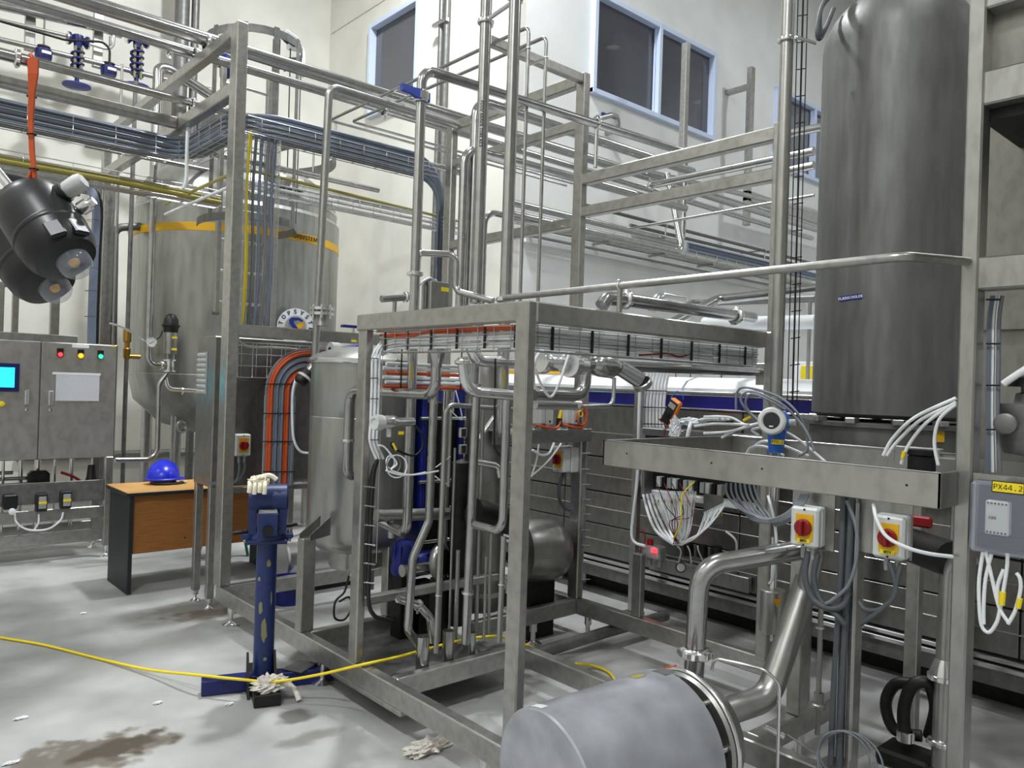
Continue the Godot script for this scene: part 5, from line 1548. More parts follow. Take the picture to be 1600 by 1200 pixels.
func skid_inside() -> void:
	small_vessel()
	inner_pipes()
	top_baskets()
	back_equipment()
func small_vessel() -> void:
	var c := Vector3(2.5, 0, -4.2)
	var R := 0.31
	var t := thing("buffer_vessel", "small upright stainless vessel with a flat lid inside the skid frame", "vessel")
	var prof: Array = [[0.0, 0.485], [0.15, 0.485], [0.17, 0.5], [0.17, 0.595], [0.24, 0.61], [0.29, 0.65], [R, 0.71], [R, 1.4], [R, 1.404], [R - 0.003, 1.408], [R, 1.412], [R, 1.735]]
	obj("shell", lathe(mb(), prof, c, Vector3.UP, 48), M.tank, t)
	obj("rim", lathe(mb(), [[R, 1.72], [R + 0.02, 1.725], [R + 0.03, 1.74], [R + 0.03, 1.752], [R, 1.756]], c, Vector3.UP, 48), M.bright, t)
	obj("lid", lathe(mb(), [[R + 0.02, 1.75], [R - 0.02, 1.775], [0.17, 1.82], [0.0, 1.835]], c, Vector3.UP, 48), M.tank, t)
	obj("outlet", lathe(mb(), [[0.0, 0.3], [0.03, 0.3], [0.03, 0.42], [0.045, 0.425], [0.045, 0.45], [0.03, 0.455], [0.035, 0.5], [0.0, 0.5]], c, Vector3.UP, 18), M.bright, t)
	for q in [[2.03, -3.96], [2.57, -3.945], [2.75, -4.5]]:
		obj("leg", span(mb(), Vector3(q[0] - 0.03, 0.235, q[1] - 0.04), Vector3(q[0] + 0.05, 0.75, q[1] + 0.03), 0.005), M.beam, t)
		var d := Vector3(c.x - q[0], 0, c.z - q[1]).normalized()
		var p := Vector3(q[0] + 0.01, 0.76, q[1])
		var edge := c - d * (R - 0.02)
		for s in [-0.035, 0.035]:
			var side: Vector3 = Vector3(-d.z, 0, d.x) * s
			var br := mb()
			var ln: float = maxf(0.05, (Vector3(edge.x, 0, edge.z) - Vector3(p.x, 0, p.z)).dot(d))
			prism(br, PackedVector2Array([Vector2(-0.03, -0.02), Vector2(-0.03, 0.01), Vector2(ln * 0.7, 0.085), Vector2(ln * 0.7, -0.02)]), p + side, d, Vector3.UP, 0.005)
			obj("leg_bracket", br, M.steel, t)
	# lid clamp arm
	var la := qz(582, 553, -3.95)
	obj("lid_clamp", bar(mb(), qz(590, 545, -3.98), qz(620, 563, -3.9), 0.035, 0.012), M.steel, t)
	obj("clamp_screw", rod(mb(), qz(620, 560, -3.88), qz(618, 584, -3.88), 0.008, 8), M.bright, t)
	for v in [770, 793]:
		var p := qc(556, v, c.x, c.z, R)
		var n := Vector3(p.x - c.x, 0, p.z - c.z).normalized()
		obj("sensor_stub", rod(mb(), p, p + n * 0.03, 0.01, 10), M.bright, t)
	obj("film_strip", box(mb(), qc(563, 725, c.x, c.z, R + 0.003), Vector3(0.008, 0.17, 0.01), 0.001), M.dull, t)
	seat(t)
	# blue handled valve above it
	var v := thing("butterfly_valve", "blue handled valve with a yellow tag lying above the small vessel lid", "valve")
	var p := qz(540, 546, -4.35)
	obj("valve_body", lathe(mb(), [[0.02, -0.03], [0.05, -0.028], [0.05, 0.028], [0.02, 0.03]], p + Vector3(-0.08, -0.01, 0), Vector3.RIGHT, 20), M.lightgrey, v)
	obj("valve_stem", rod(mb(), p + Vector3(-0.09, -0.01, 0), p + Vector3(0.15, 0.015, 0), 0.022, 12), M.bright, v)
	obj("valve_handle", box(mb(), p + Vector3(0.0, 0.0, 0.04), Vector3(0.14, 0.05, 0.05), 0.014, Basis(Vector3.BACK, 0.25)), M.blue, v)
	obj("valve_handle", box(mb(), p + Vector3(0.09, 0.02, 0.035), Vector3(0.1, 0.035, 0.04), 0.012, Basis(Vector3.BACK, 0.12)), M.bluelight, v)
	obj("tag_plate", box(mb(), p + Vector3(0.04, 0.055, 0.03), Vector3(0.035, 0.014, 0.004), 0.0), M.yellow, v)
	seat(v)
	v = thing("valve_handle_lever", "blue lever handle poking up behind the frame bar left of the top corner", "valve")
	obj("lever", box(mb(), qz(546, 510, -5.25), Vector3(0.13, 0.02, 0.05), 0.008), M.blue, v)
	obj("lever_stem", rod(mb(), qz(552, 512, -5.25), qz(552, 530, -5.25), 0.012, 8), M.bright, v)
	seat(v)
	# black capped valve under the flanged pipe
	v = thing("angle_valve", "black capped angle valve slanting from the flanged pipe beside the orange cables", "valve")
	var a := qz(478, 586, -4.95)
	var ad := (qz(462, 604, -4.95) - qz(492, 566, -4.95)).normalized()
	obj("valve_neck", rod(mb(), a - ad * 0.15, a, 0.03, 14), M.steel, v)
	obj("valve_cap", lathe(mb(), [[0.0, -0.03], [0.045, -0.03], [0.05, -0.02], [0.05, 0.05], [0.042, 0.07], [0.0, 0.075]], a, ad, 22), M.black, v)
	obj("cap_label", lathe(mb(), [[0.0506, 0.012], [0.0512, 0.012], [0.0512, 0.03], [0.0506, 0.03]], a, ad, 22), M.greybox, v)
	seat(v)

func inner_pipes() -> void:
	var t: Node3D
	# cone pipe to the vessel side
	var x := 2.27
	var yy := qx(600, 613, x).y
	var zc := qx(682, 560, x).z
	var zl := qx(546, 613, x).z
	t = pipe("polished pipe curving from a cone reducer left and down to the small vessel", [Vector3(x, qx(682, 568, x).y, zc), Vector3(x, yy, zc), Vector3(x, yy, zl), Vector3(x, qx(540, 745, x).y, zl), Vector3(x + 0.12, qx(540, 745, x).y, zl - 0.03)], 0.0265, M.pipe, 0.085)
	clampring(Vector3(x, qx(540, 688, x).y, zl), Vector3.UP, 0.0265, t)
	obj("reducer", lathe(mb(), [[0.0265, -0.03], [0.03, 0.0], [0.042, 0.03], [0.044, 0.06], [0.0, 0.065]], Vector3(x, qx(682, 565, x).y, zc), Vector3.UP, 22), M.pipe, t)
	seat(t)
	var z := -3.22
	t = pipe("dog legged vertical pipe left of centre inside the skid frame", [qz(679, 600, z), qz(670, 815, z), qz(645, 872, z), qz(637, 985, z), qz(655, 1008, z - 0.02)], 0.0215, M.pipe, 0.06)
	seat(t)
	t = pipe("thin vertical pipe that turns level near the top of the skid frame", [qz(681, 1020, -3.08), qz(697, 632, -3.08), qz(800, 640, -3.08)], 0.0125, M.steel, 0.05)
	clampring(qz(685, 930, -3.08), Vector3.UP, 0.0125, t)
	seat(t)
	t = pipe("straight broad vertical pipe mid frame with a clamp near its foot", [qz(728, 1005, -2.98), qz(745, 600, -2.98)], 0.0225, M.pipe)
	clampring(qz(731, 926, -2.98), Vector3.UP, 0.0225, t)
	seat(t)
	t = pipe("J shaped pipe behind the near frame post bending left at mid height", [qz(792, 625, -2.72), qz(785, 832, -2.72), qx(742, 820, qz(785, 832, -2.72).x)], 0.0205, M.pipe, 0.07)
	seat(t)
	t = pipe("thin vertical pipe just left of the near frame post, low down", [qz(787, 838, -2.74), qz(780, 1003, -2.74)], 0.0135, M.steel)
	clampring(qz(784, 913, -2.74), Vector3.UP, 0.014, t)
	seat(t)
	t = pipe("upper polished bend under the white cable basket in the frame", [qz(734, 522, -3.0), qz(740, 563, -3.0), qz(808, 567, -3.0)], 0.03, M.bright, 0.085)
	seat(t)
	t = pipe("lower polished bend under the white cable basket in the frame", [qz(723, 558, -2.8), qz(728, 611, -2.8), qz(805, 618, -2.8)], 0.026, M.bright, 0.085)
	union(qz(723, 566, -2.8), Vector3.UP, 0.024, t)
	seat(t)
	var k := 0
	for q in [[698.0, 640.0, 1000.0, -3.45, 0.009], [711.0, 700.0, 1000.0, -3.35, 0.007], [716.0, 860.0, 1005.0, -3.3, 0.012], [755.0, 640.0, 990.0, -3.4, 0.012], [768.0, 830.0, 990.0, -3.2, 0.01], [705.0, 625.0, 760.0, -3.2, 0.0085], [760.0, 870.0, 1000.0, -3.05, 0.008]]:
		var p := qz(q[0], q[1], q[3])
		var b := qz(q[0], q[2], q[3])
		t = pipe(["narrow tube left of the dog legged pipe, first from the left", "second narrow tube between the vertical pipes, mid depth", "narrow tube with low clamp between the middle pipes", "narrow tube right of the broad middle pipe", "short narrow tube low at the right of the middle pipes", "short narrow tube high between the middle pipes", "short narrow tube low beside the J shaped pipe"][k], [p, Vector3(p.x, maxf(b.y, 0.15), p.z)], q[4], M.steel, -1.0, "narrow_tube")
		k += 1
		seat(t)
	# manifold across
	t = pipe("level manifold pipe crossing behind the vertical pipes at mid height", [qz(588, 806, -3.62), qz(772, 800, -3.62)], 0.034, M.steel)
	union(qz(712, 800, -3.62), Vector3.RIGHT, 0.034, t)
	for u in [612.0, 718.0]:
		obj("branch", rod(mb(), qz(u, 803, -3.62), qz(u, 840, -3.62), 0.022, 12), M.pipe, t)
	seat(t)
	t = pipe("fat dark duct pipe low behind the J shaped pipe", [qz(740, 800, -3.3), qz(800, 815, -3.3)], 0.075, M.darkmetal)
	seat(t)
	t = pipe("shiny S bend pipe on the drip pan behind the dog legged pipe", [qz(622, 935, -3.3), qz(655, 946, -3.3), qz(672, 965, -3.3), qz(676, 1003, -3.3)], 0.022, M.bright, 0.06)
	clampring(qz(654, 946, -3.3), Vector3(1, -0.4, 0), 0.023, t)
	seat(t)
	t = pipe("slanted bright pipe leaning between the middle pipes", [qz(745, 690, -3.5), qz(772, 652, -3.5)], 0.016, M.bright)
	seat(t)
	t = pipe("short level bend with shiny top right of the broad middle pipe", [qz(744, 722, -3.2), qz(778, 728, -3.2), qz(782, 745, -3.2)], 0.017, M.bright, 0.05)
	seat(t)
	k = 0
	for q in [[661.0, 994.0, 1046.0, 0.033], [701.0, 985.0, 1035.0, 0.03], [738.0, 988.0, 1020.0, 0.02]]:
		var p := qz(q[0], q[1], -3.16)
		var s := thing("pipe_socket", ["largest upright steel socket can on the drip pan, leftmost of three", "middle of three upright steel socket cans on the drip pan", "smallest upright steel socket can on the drip pan, rightmost of three"][k], "socket")
		obj("socket_tube", lathe(mb(), [[0.0, 0.0], [q[3], 0.0], [q[3], p.y - 0.146], [q[3] - 0.004, p.y - 0.146], [q[3] - 0.004, p.y - 0.17], [0.0, p.y - 0.17]], Vector3(p.x, 0.146, p.z), Vector3.UP, 22), M.pipe, s)
		k += 1
	# floor drain pipe
	t = pipe("dull pipe lying on the floor under the right hand base beam", [qz(820, 1027, -3.25), qz(946, 988, -3.25), qz(1040, 962, -3.25)], 0.035, M.dull)
	seat(t)
	# process sensor
	var s := thing("process_sensor", "steel process sensor head with a white hexagonal cap beside the left frame post", "sensor")
	var sp := qz(597, 660, -3.2)
	obj("sensor_cap", lathe(mb(), [[0.0, -0.045], [0.02, -0.045], [0.022, -0.05], [0.036, -0.05], [0.038, -0.02], [0.036, 0.0], [0.0, 0.0]], sp, Vector3(1, 0, -0.15), 8), M.greybox, s)
	obj("sensor_body", lathe(mb(), [[0.0, 0.0], [0.032, 0.0], [0.034, 0.03], [0.034, 0.075], [0.026, 0.09], [0.02, 0.2], [0.0, 0.2]], sp, Vector3(1, 0, -0.15), 20), M.bright, s)
	obj("cable_gland", rod(mb(), sp + Vector3(0.04, -0.03, 0), sp + Vector3(0.04, -0.07, 0), 0.012, 10), M.greybox, s)
	obj("tag_plate", box(mb(), sp + Vector3(0.09, -0.05, 0.03), Vector3(0.03, 0.016, 0.003), 0.0), M.yellow, s)
	seat(s)
	s = thing("cable_coil", "white and grey sensor cables coiled in loops behind the left frame post", "cable")
	var cc := qz(610, 722, -3.18)
	for i in 3:
		obj("loop", torus(mb(), cc + Vector3(0.012 * i, -0.01 * i, 0.01 * i), Vector3(0.3 - 0.2 * i, 0.12, 1), 0.03 + 0.012 * i, 0.0035, 26, 6), M.cablewhite if i != 1 else M.cablegrey, s)
	obj("lead", tube(mb(), smooth([qz(590, 696, -3.15), qz(600, 698, -3.15), qz(612, 712, -3.15), qz(620, 725, -3.15), qz(612, 735, -3.15), qz(640, 742, -3.15), qz(665, 738, -3.15)]), 0.0045, 7), M.cablewhite, s)
	obj("lead", tube(mb(), smooth([qz(603, 735, -3.15), qz(625, 742, -3.15), qz(655, 741, -3.15), qz(685, 736, -3.15)]), 0.0045, 7), M.cablewhite, s)
	obj("marker_sleeve", rod(mb(), qz(614, 693, -3.14), qz(619, 703, -3.14), 0.006, 8), M.yellow, s)
	seat(s)
	cable("black sensor cable curving behind the sensor head", [qz(645, 662, -3.3), qz(660, 680, -3.3), qz(660, 700, -3.3), qz(645, 712, -3.3), qz(615, 700, -3.3), qz(611, 690, -3.3)], 0.006, M.black)
	# white bundle down the left post and black hose below
	var b := thing("cable_bundle", "tied white cables dropping down beside the left frame post", "cable bundle")
	for i in 4:
		var o := Vector3(0.011 * (i % 2), 0, 0.012 * (i / 2))
		obj("cable", tube(mb(), smooth([qz(596 + i * 2, 534, -3.3) + o, qz(588 + i, 545, -3.3) + o, qz(582 + i * 2, 560, -3.3) + o, qz(581 + i * 2, 600, -3.3) + o, qz(579 + i * 2, 660, -3.3) + o, qz(578 + i * 2, 690, -3.3) + o, qz(588 + i * 2, 717, -3.3) + o]), 0.0065, 7), M.cablewhite, b)
	for v in [560, 591, 623, 687]:
		tie(qz(585, v, -3.29), Vector3.UP, 0.018, b)
	obj("mesh_edge", rod(mb(), qz(598, 555, -3.28), qz(588, 880, -3.28), 0.002, 5), M.wire, b)
	seat(b)
	b = thing("black_hose", "thick black hose tied down the left frame post with a loop at its foot", "hose")
	obj("hose_tube", tube(mb(), smooth([qz(592, 715, -3.32), qz(584, 740, -3.32), qz(580, 800, -3.32), qz(577, 880, -3.32), qz(576, 940, -3.32), qz(585, 962, -3.32), qz(600, 968, -3.32), qz(613, 971, -3.32)]), 0.011, 8), M.pvc, b)
	obj("hose_tube", tube(mb(), smooth([qz(587, 725, -3.34), qz(578, 760, -3.34), qz(573, 850, -3.34), qz(571, 930, -3.34)]), 0.012, 8), M.pvc, b)
	for v in [760, 790, 820, 850, 880, 910]:
		obj("cable_clip", rod(mb(), qz(569, v, -3.31), qz(586, v + 2, -3.31), 0.004, 6), M.bright, b)
	seat(b)
	cable("black cable looping in a ring under the small vessel outlet", [qz(545, 900, -3.75), qz(538, 925, -3.75), qz(524, 940, -3.75), qz(523, 965, -3.75), qz(538, 968, -3.75), qz(550, 948, -3.75), qz(545, 933, -3.75), qz(530, 940, -3.75)], 0.006, M.black)
	cable("black lead hanging behind the J shaped pipe", [qz(774, 560, -2.9), qz(773, 640, -2.9), qz(772, 690, -2.9), qz(776, 705, -2.9), qz(784, 712, -2.9)], 0.005, M.black)
	k = 0
	for q in [[[703, 640], [722, 655], [712, 610]], [[681, 730], [695, 720], [704, 713]], [[680, 744], [690, 752], [700, 757]]]:
		cable(["thin white lead twisting high between the middle pipes", "thin white lead slanting up behind the thin vertical pipe", "thin white lead slanting down behind the thin vertical pipe"][k], [qz(q[0][0], q[0][1], -3.12), qz(q[1][0], q[1][1], -3.12), qz(q[2][0], q[2][1], -3.12)], 0.003, M.cablewhite)
		k += 1

func top_baskets() -> void:
	# left side of the frame top
	var t := thing("cable_basket", "wire basket of white and orange cables under the left top bar of the skid frame", "cable tray")
	var y0 := 1.768
	basket(t, [Vector3(2.1, y0, -3.33), Vector3(2.1, y0, -2.28)], Vector3.RIGHT, Vector3.UP, 0.09, 0.1, 0.104, 0.0022, 2)
	for i in 6:
		for j in 2:
			var yy := y0 + 0.018 + 0.0135 * i
			var xx := 2.07 + 0.014 * j
			var w := 0.0035 * sin(i * 2.1 + j)
			var m: Material = M.orange if i >= 5 else M.cablewhite
			obj("cable", tube(mb(), smooth([Vector3(xx, yy - (0.03 if i < 4 else 0.0), -3.325), Vector3(xx + w, yy, -3.2), Vector3(xx - w, yy + w, -2.9), Vector3(xx + w, yy - w, -2.6), Vector3(xx, yy, -2.29)], 4), 0.0064, 6), m, t)
	obj("orange_cable", tube(mb(), smooth([Vector3(2.064, y0 + 0.085, -3.3), Vector3(2.064, y0 + 0.07, -3.1), Vector3(2.064, y0 + 0.096, -2.8), Vector3(2.064, y0 + 0.09, -2.3)], 4), 0.008, 6), M.orange, t)
	for k in 6:
		var zz := -3.26 + k * 0.19
		obj("tie_stack", span(mb(), Vector3(2.055, y0 + 0.008, zz - 0.006), Vector3(2.061, y0 + 0.1, zz + 0.006), 0.001), M.black, t)
	seat(t)
	t = thing("cable_basket", "lower rear basket of orange and white cables seen under the left top bar", "cable tray")
	for i in 6:
		var m: Material = M.orange if i % 3 == 0 else M.cablewhite
		obj("cable", rod(mb(), Vector3(2.2 + 0.02 * (i % 2), 1.60 + 0.024 * i, -3.5), Vector3(2.78, 1.60 + 0.024 * i, -3.5), 0.011, 6), m, t)
	for x in [2.3, 2.5, 2.7]:
		obj("tray_wire", span(mb(), Vector3(x, 1.58, -3.484), Vector3(x + 0.006, 1.88, -3.48), 0.0), M.black, t)
	seat(t)
	# right side of the frame top
	t = thing("cable_basket", "long wire basket packed with white cables under the right top bar of the skid frame", "cable tray")
	y0 = 1.768
	basket(t, [Vector3(2.06, y0, -2.29), Vector3(3.74, y0, -2.29)], Vector3.BACK, Vector3.UP, 0.09, 0.1, 0.115, 0.0022, 2)
	for i in 7:
		for j in 2:
			var yy := y0 + 0.012 + 0.0132 * i
			var zz := -2.256 - 0.015 * j
			var w := 0.003 * sin(i * 1.7 + j * 2.0)
			obj("cable", tube(mb(), smooth([Vector3(2.06, yy, zz), Vector3(2.3, yy + w, zz), Vector3(2.7, yy - w, zz + w), Vector3(3.1, yy + w * 1.5, zz), Vector3(3.5, yy - w, zz), Vector3(3.74, yy, zz)], 4), 0.0062, 6), M.cablewhite if (i + j) % 7 != 3 else M.greybox, t)
	obj("red_cable", tube(mb(), smooth([Vector3(2.75, y0 + 0.012, -2.247), Vector3(2.95, y0 + 0.03, -2.247), Vector3(3.05, y0 + 0.02, -2.247), Vector3(3.15, y0 + 0.04, -2.25)], 5), 0.004, 6), M.red, t)
	for k in 7:
		var xx := 2.2 + k * 0.235
		obj("tie_stack", span(mb(), Vector3(xx - 0.007, y0 + 0.005, -2.247), Vector3(xx + 0.007, y0 + 0.1, -2.241), 0.001), M.black, t)
	seat(t)
	cable("loose white cables hanging in a V below the right hand basket near the corner", [qz(893, 540, -2.42), qz(885, 565, -2.42), qz(873, 600, -2.42), qz(860, 620, -2.42), qz(845, 600, -2.42), qz(836, 575, -2.42)], 0.006, M.cablewhite)
	cable("second loose white cable drooping from the basket beside the near post", [qz(860, 538, -2.4), qz(846, 548, -2.4), qz(836, 565, -2.4), qz(834, 600, -2.4), qz(841, 610, -2.4)], 0.007, M.cablewhite)
	# level valves and pipe under the right basket
	var p := thing("steel_pipe", "dark level pipe with two capped valve ends under the right hand basket", "pipe")
	obj("tube", rod(mb(), qz(836, 566, -2.6), qz(1190, 581, -2.6), 0.028, 16), M.pipe, p)
	obj("valve_end", lathe(mb(), [[0.0, 0.0], [0.046, 0.0], [0.05, 0.01], [0.05, 0.04], [0.038, 0.05], [0.036, 0.22], [0.0, 0.22]], qz(843, 566, -2.55), Vector3(1, 0, -0.1), 26), M.bright, p)
	obj("valve_end", lathe(mb(), [[0.0, 0.0], [0.055, 0.0], [0.058, 0.012], [0.058, 0.05], [0.04, 0.06], [0.04, 0.14], [0.0, 0.14]], qz(888, 570, -2.5), Vector3(1, 0, -0.25), 26), M.bright, p)
	obj("pipe_body", lathe(mb(), [[0.028, 0.0], [0.05, 0.02], [0.058, 0.06], [0.058, 0.14], [0.046, 0.17], [0.03, 0.2]], qz(925, 569, -2.6), Vector3(1, -0.05, 0), 24), M.pipe, p)
	clampring(qz(955, 571, -2.6), Vector3.RIGHT, 0.036, p)
	obj("strainer_leg", tube(mb(), PackedVector3Array([qz(968, 574, -2.6), qz(1000, 594, -2.55)]), 0.042, 18), M.pipe, p)
	obj("strainer_cap", lathe(mb(), [[0.044, 0.0], [0.05, 0.005], [0.05, 0.03], [0.0, 0.032]], qz(1002, 596, -2.55), Vector3(0.6, -0.7, 0), 20), M.steel, p)
	obj("end_bracket", span(mb(), qz(1186, 568, -2.62), qz(1196, 602, -2.55), 0.003), M.steel, p)
	seat(p)
	p = pipe("broad bend turning up under the capped valve ends, right of the near post", [qz(835, 616, -2.9), qz(912, 619, -2.9), qz(917, 572, -2.9)], 0.032, M.pipe, 0.09)
	seat(p)
	p = pipe("level pipe below the broad bend behind the orange leads", [qz(835, 631, -3.1), qz(905, 633, -3.1)], 0.03, M.bright)
	seat(p)
	p = pipe("thin pipe turning down in front of the blue band right of the near post", [qz(905, 635, -2.8), qz(958, 634, -2.8), qz(960, 590, -2.8)], 0.0115, M.bright, 0.05)
	seat(p)

func back_equipment() -> void:
	var t := thing("heat_exchanger", "tall dark tube bundle behind the vertical pipes inside the skid frame", "heat exchanger")
	var p := qz(762, 600, -3.75)
	obj("shell", lathe(mb(), [[0.0, 0.2], [0.12, 0.2], [0.13, 0.22], [0.13, 1.72], [0.12, 1.74], [0.0, 1.74]], Vector3(p.x, 0.03, p.z), Vector3.UP, 30), M.sheet, t)
	obj("end_flange", lathe(mb(), [[0.13, 0.3], [0.155, 0.3], [0.155, 0.33], [0.13, 0.33]], Vector3(p.x, 0.03, p.z), Vector3.UP, 30), M.steel, t)
	seat(t)
	t = thing("filter_housing", "upright filter housing with a bright sight glass among the middle pipes", "filter")
	p = qz(721, 720, -3.5)
	obj("housing", lathe(mb(), [[0.0, 0.25], [0.05, 0.26], [0.055, 0.3], [0.055, 1.18], [0.0, 1.2]], Vector3(p.x, 0, p.z), Vector3.UP, 24), M.darkmetal, t)
	for v in [676, 702]:
		var g := qz(723, v, -3.44)
		obj("sight_glass", box(mb(), g, Vector3(0.05, 0.055, 0.02), 0.004), M.bright, t)
		obj("glass_insert", box(mb(), g + Vector3(0, 0, 0.011), Vector3(0.026, 0.04, 0.002), 0.0), M.charcoal, t)
	seat(t)
	t = thing("filter_housing", "short squat filter cap on a ribbed neck behind the cone reducer", "filter")
	p = qz(699, 602, -3.85)
	obj("cap", lathe(mb(), [[0.0, 0.035], [0.045, 0.035], [0.048, 0.03], [0.048, -0.035], [0.0, -0.035]], p, Vector3.UP, 22), M.steel, t)
	for k in 5:
		obj("rib", rod(mb(), p + Vector3(-0.036 + 0.018 * k, -0.035, 0.02), p + Vector3(-0.036 + 0.018 * k, -0.16, 0.02), 0.007, 8), M.bright, t)
	obj("neck", rod(mb(), p + Vector3(0, -0.03, 0), p + Vector3(0, -1.3, 0), 0.03, 14), M.steel, t)
	seat(t)
	# plate exchanger with blue frame plates
	t = thing("plate_exchanger", "plate heat exchanger with blue end plates glimpsed between the vertical pipes", "heat exchanger")
	var bx := qz(668, 640, -4.1)
	for k in 2:
		obj("end_plate", span(mb(), Vector3(bx.x - 0.07 + 0.3 * k, 0.45, -4.32), Vector3(bx.x - 0.03 + 0.3 * k, 1.62, -4.05), 0.006), M.blue, t)
	obj("plate_pack", span(mb(), Vector3(bx.x - 0.03, 0.5, -4.29), Vector3(bx.x + 0.23, 1.5, -4.08), 0.004), M.darkmetal, t)
	for y in [0.62, 1.0, 1.4]:
		obj("tie_bolt", rod(mb(), Vector3(bx.x - 0.1, y, -4.03), Vector3(bx.x + 0.3, y, -4.03), 0.012, 8), M.bright, t)
	obj("front_cover", span(mb(), qz(650, 590, -4.0), qz(672, 606, -3.97), 0.003), M.blue, t)
	for x in [bx.x - 0.05, bx.x + 0.25]:
		obj("leg", span(mb(), Vector3(x - 0.02, 0.146, -4.22), Vector3(x + 0.02, 0.45, -4.18), 0.003), M.blue, t)
	seat(t)
	# blue motors low down
	var k := 0
	for q in [[632.0, 868.0, "blue pump motor low behind the small vessel leg"], [662.0, 880.0, "smaller blue pump motor just right of the first, behind the dog legged pipe"]]:
		t = thing("pump_motor", q[2], "motor")
		p = qz(q[0], q[1], -3.8)
		var fr := mb()
		lathe(fr, [[0.0, -0.12], [0.05, -0.118], [0.066, -0.09], [0.066, 0.07], [0.045, 0.09], [0.0, 0.095]], p, Vector3(0.2, 1, 0) if k == 0 else Vector3(1, 0, -0.3), 24)
		obj("motor_body", fr, M.blue, t)
		for i in 10:
			var d := Vector3(cos(i * TAU / 10), 0, sin(i * TAU / 10)) if k == 0 else Vector3(0.0, cos(i * TAU / 10), sin(i * TAU / 10))
			obj("cooling_fin", box(mb(), p + d * 0.068, Vector3(0.006, 0.13, 0.012) if k == 0 else Vector3(0.13, 0.008, 0.008), 0.001), M.blue, t)
		obj("terminal_box", box(mb(), p + Vector3(0.03, 0.045, 0.06), Vector3(0.07, 0.06, 0.04), 0.006), M.blue, t)
		obj("motor_foot", box(mb(), Vector3(p.x, (p.y - 0.1 + 0.146) * 0.5, p.z), Vector3(0.1, p.y - 0.1 - 0.146, 0.1), 0.004), M.darkmetal, t)
		k += 1
		seat(t)
	# pump volute
	t = thing("pump_casing", "round dark pump casing low in the middle behind the pipes", "pump")
	p = qz(688, 878, -3.55)
	obj("volute", torus(mb(), p, Vector3(0.5, 0.1, 1), 0.075, 0.03, 26, 12), M.steel, t)
	obj("cover", lathe(mb(), [[0.0, 0.0], [0.07, 0.0], [0.07, 0.03], [0.0, 0.035]], p, Vector3(0.5, 0.1, 1), 24), M.darkmetal, t)
	obj("suction_pipe", rod(mb(), qz(628, 892, -3.6), qz(678, 886, -3.6), 0.034, 16), M.pipe, t)
	obj("pump_foot", box(mb(), Vector3(p.x, (p.y - 0.09 + 0.146) * 0.5, p.z), Vector3(0.09, p.y - 0.09 - 0.14, 0.07), 0.004), M.darkmetal, t)
	seat(t)
	# drums
	t = thing("motor_cover", "pale level steel drum behind the blue vise pedestal", "motor cover")
	p = qz(437, 868, -5.55)
	obj("drum", lathe(mb(), [[0.0, 0.0], [0.155, 0.0], [0.165, 0.012], [0.165, 0.75], [0.0, 0.76]], Vector3(p.x, 0.26, -5.55), Vector3.RIGHT, 40), M.bright2, t)
	obj("cradle", span(mb(), Vector3(p.x + 0.15, 0.0, -5.65), Vector3(p.x + 0.6, 0.1, -5.45), 0.004), M.darkmetal, t)
	seat(t)
	t = thing("motor_cover", "dark steel drum with rounded end low right behind the near frame post", "motor cover")
	p = qz(832, 858, -3.72)
	obj("drum", lathe(mb(), [[0.0, 0.0], [0.14, 0.0], [0.19, 0.02], [0.2, 0.06], [0.2, 0.22], [0.19, 0.27], [0.15, 0.32], [0.08, 0.345], [0.0, 0.35]], Vector3(p.x - 0.12, p.y, -3.72), Vector3(0.95, 0, 0.3), 40), M.sheet, t)
	obj("inner_ring", torus(mb(), Vector3(p.x - 0.12, p.y, -3.72), Vector3(0.95, 0, 0.3), 0.13, 0.008, 30, 8), M.steel, t)
	obj("cradle", span(mb(), Vector3(p.x - 0.1, 0.0, -3.82), Vector3(p.x + 0.12, p.y - 0.17, -3.62), 0.004), M.darkmetal, t)
	seat(t)
	# blue tub
	t = thing("blue_tub", "small round blue plastic tub behind the vise pedestal on the floor", "tub")
	p = qy(452, 945, 0.0)
	obj("tub_wall", lathe(mb(), [[0.0, 0.0], [0.105, 0.0], [0.13, 0.17], [0.138, 0.172], [0.138, 0.182], [0.124, 0.182], [0.1, 0.012], [0.0, 0.012]], Vector3(p.x + 0.02, 0.0, p.z - 0.06), Vector3.UP, 30), M.blue, t)
	obj("lid_tab", box(mb(), Vector3(p.x - 0.07, 0.15, p.z + 0.045), Vector3(0.02, 0.03, 0.01), 0.002), M.white, t)
	seat(t)
	# shelf with two actuators on orange leads
	t = thing("valve_shelf", "grey steel shelf bracket right of the near post carrying two grey drives", "shelf")
	var s0 := qz(830, 681, -3.5)
	var s1 := qz(924, 681, -3.5)
	var yt := qz(875, 671, -3.5).y
	obj("shelf_front", span(mb(), Vector3(s0.x - 0.3, yt - 0.085, -3.52), Vector3(s1.x, yt, -3.5), 0.004), M.beam, t)
	obj("shelf_top", span(mb(), Vector3(s0.x - 0.3, yt - 0.006, -3.66), Vector3(s1.x, yt, -3.5), 0.002), M.beam, t)
	seat(t)
	k = 0
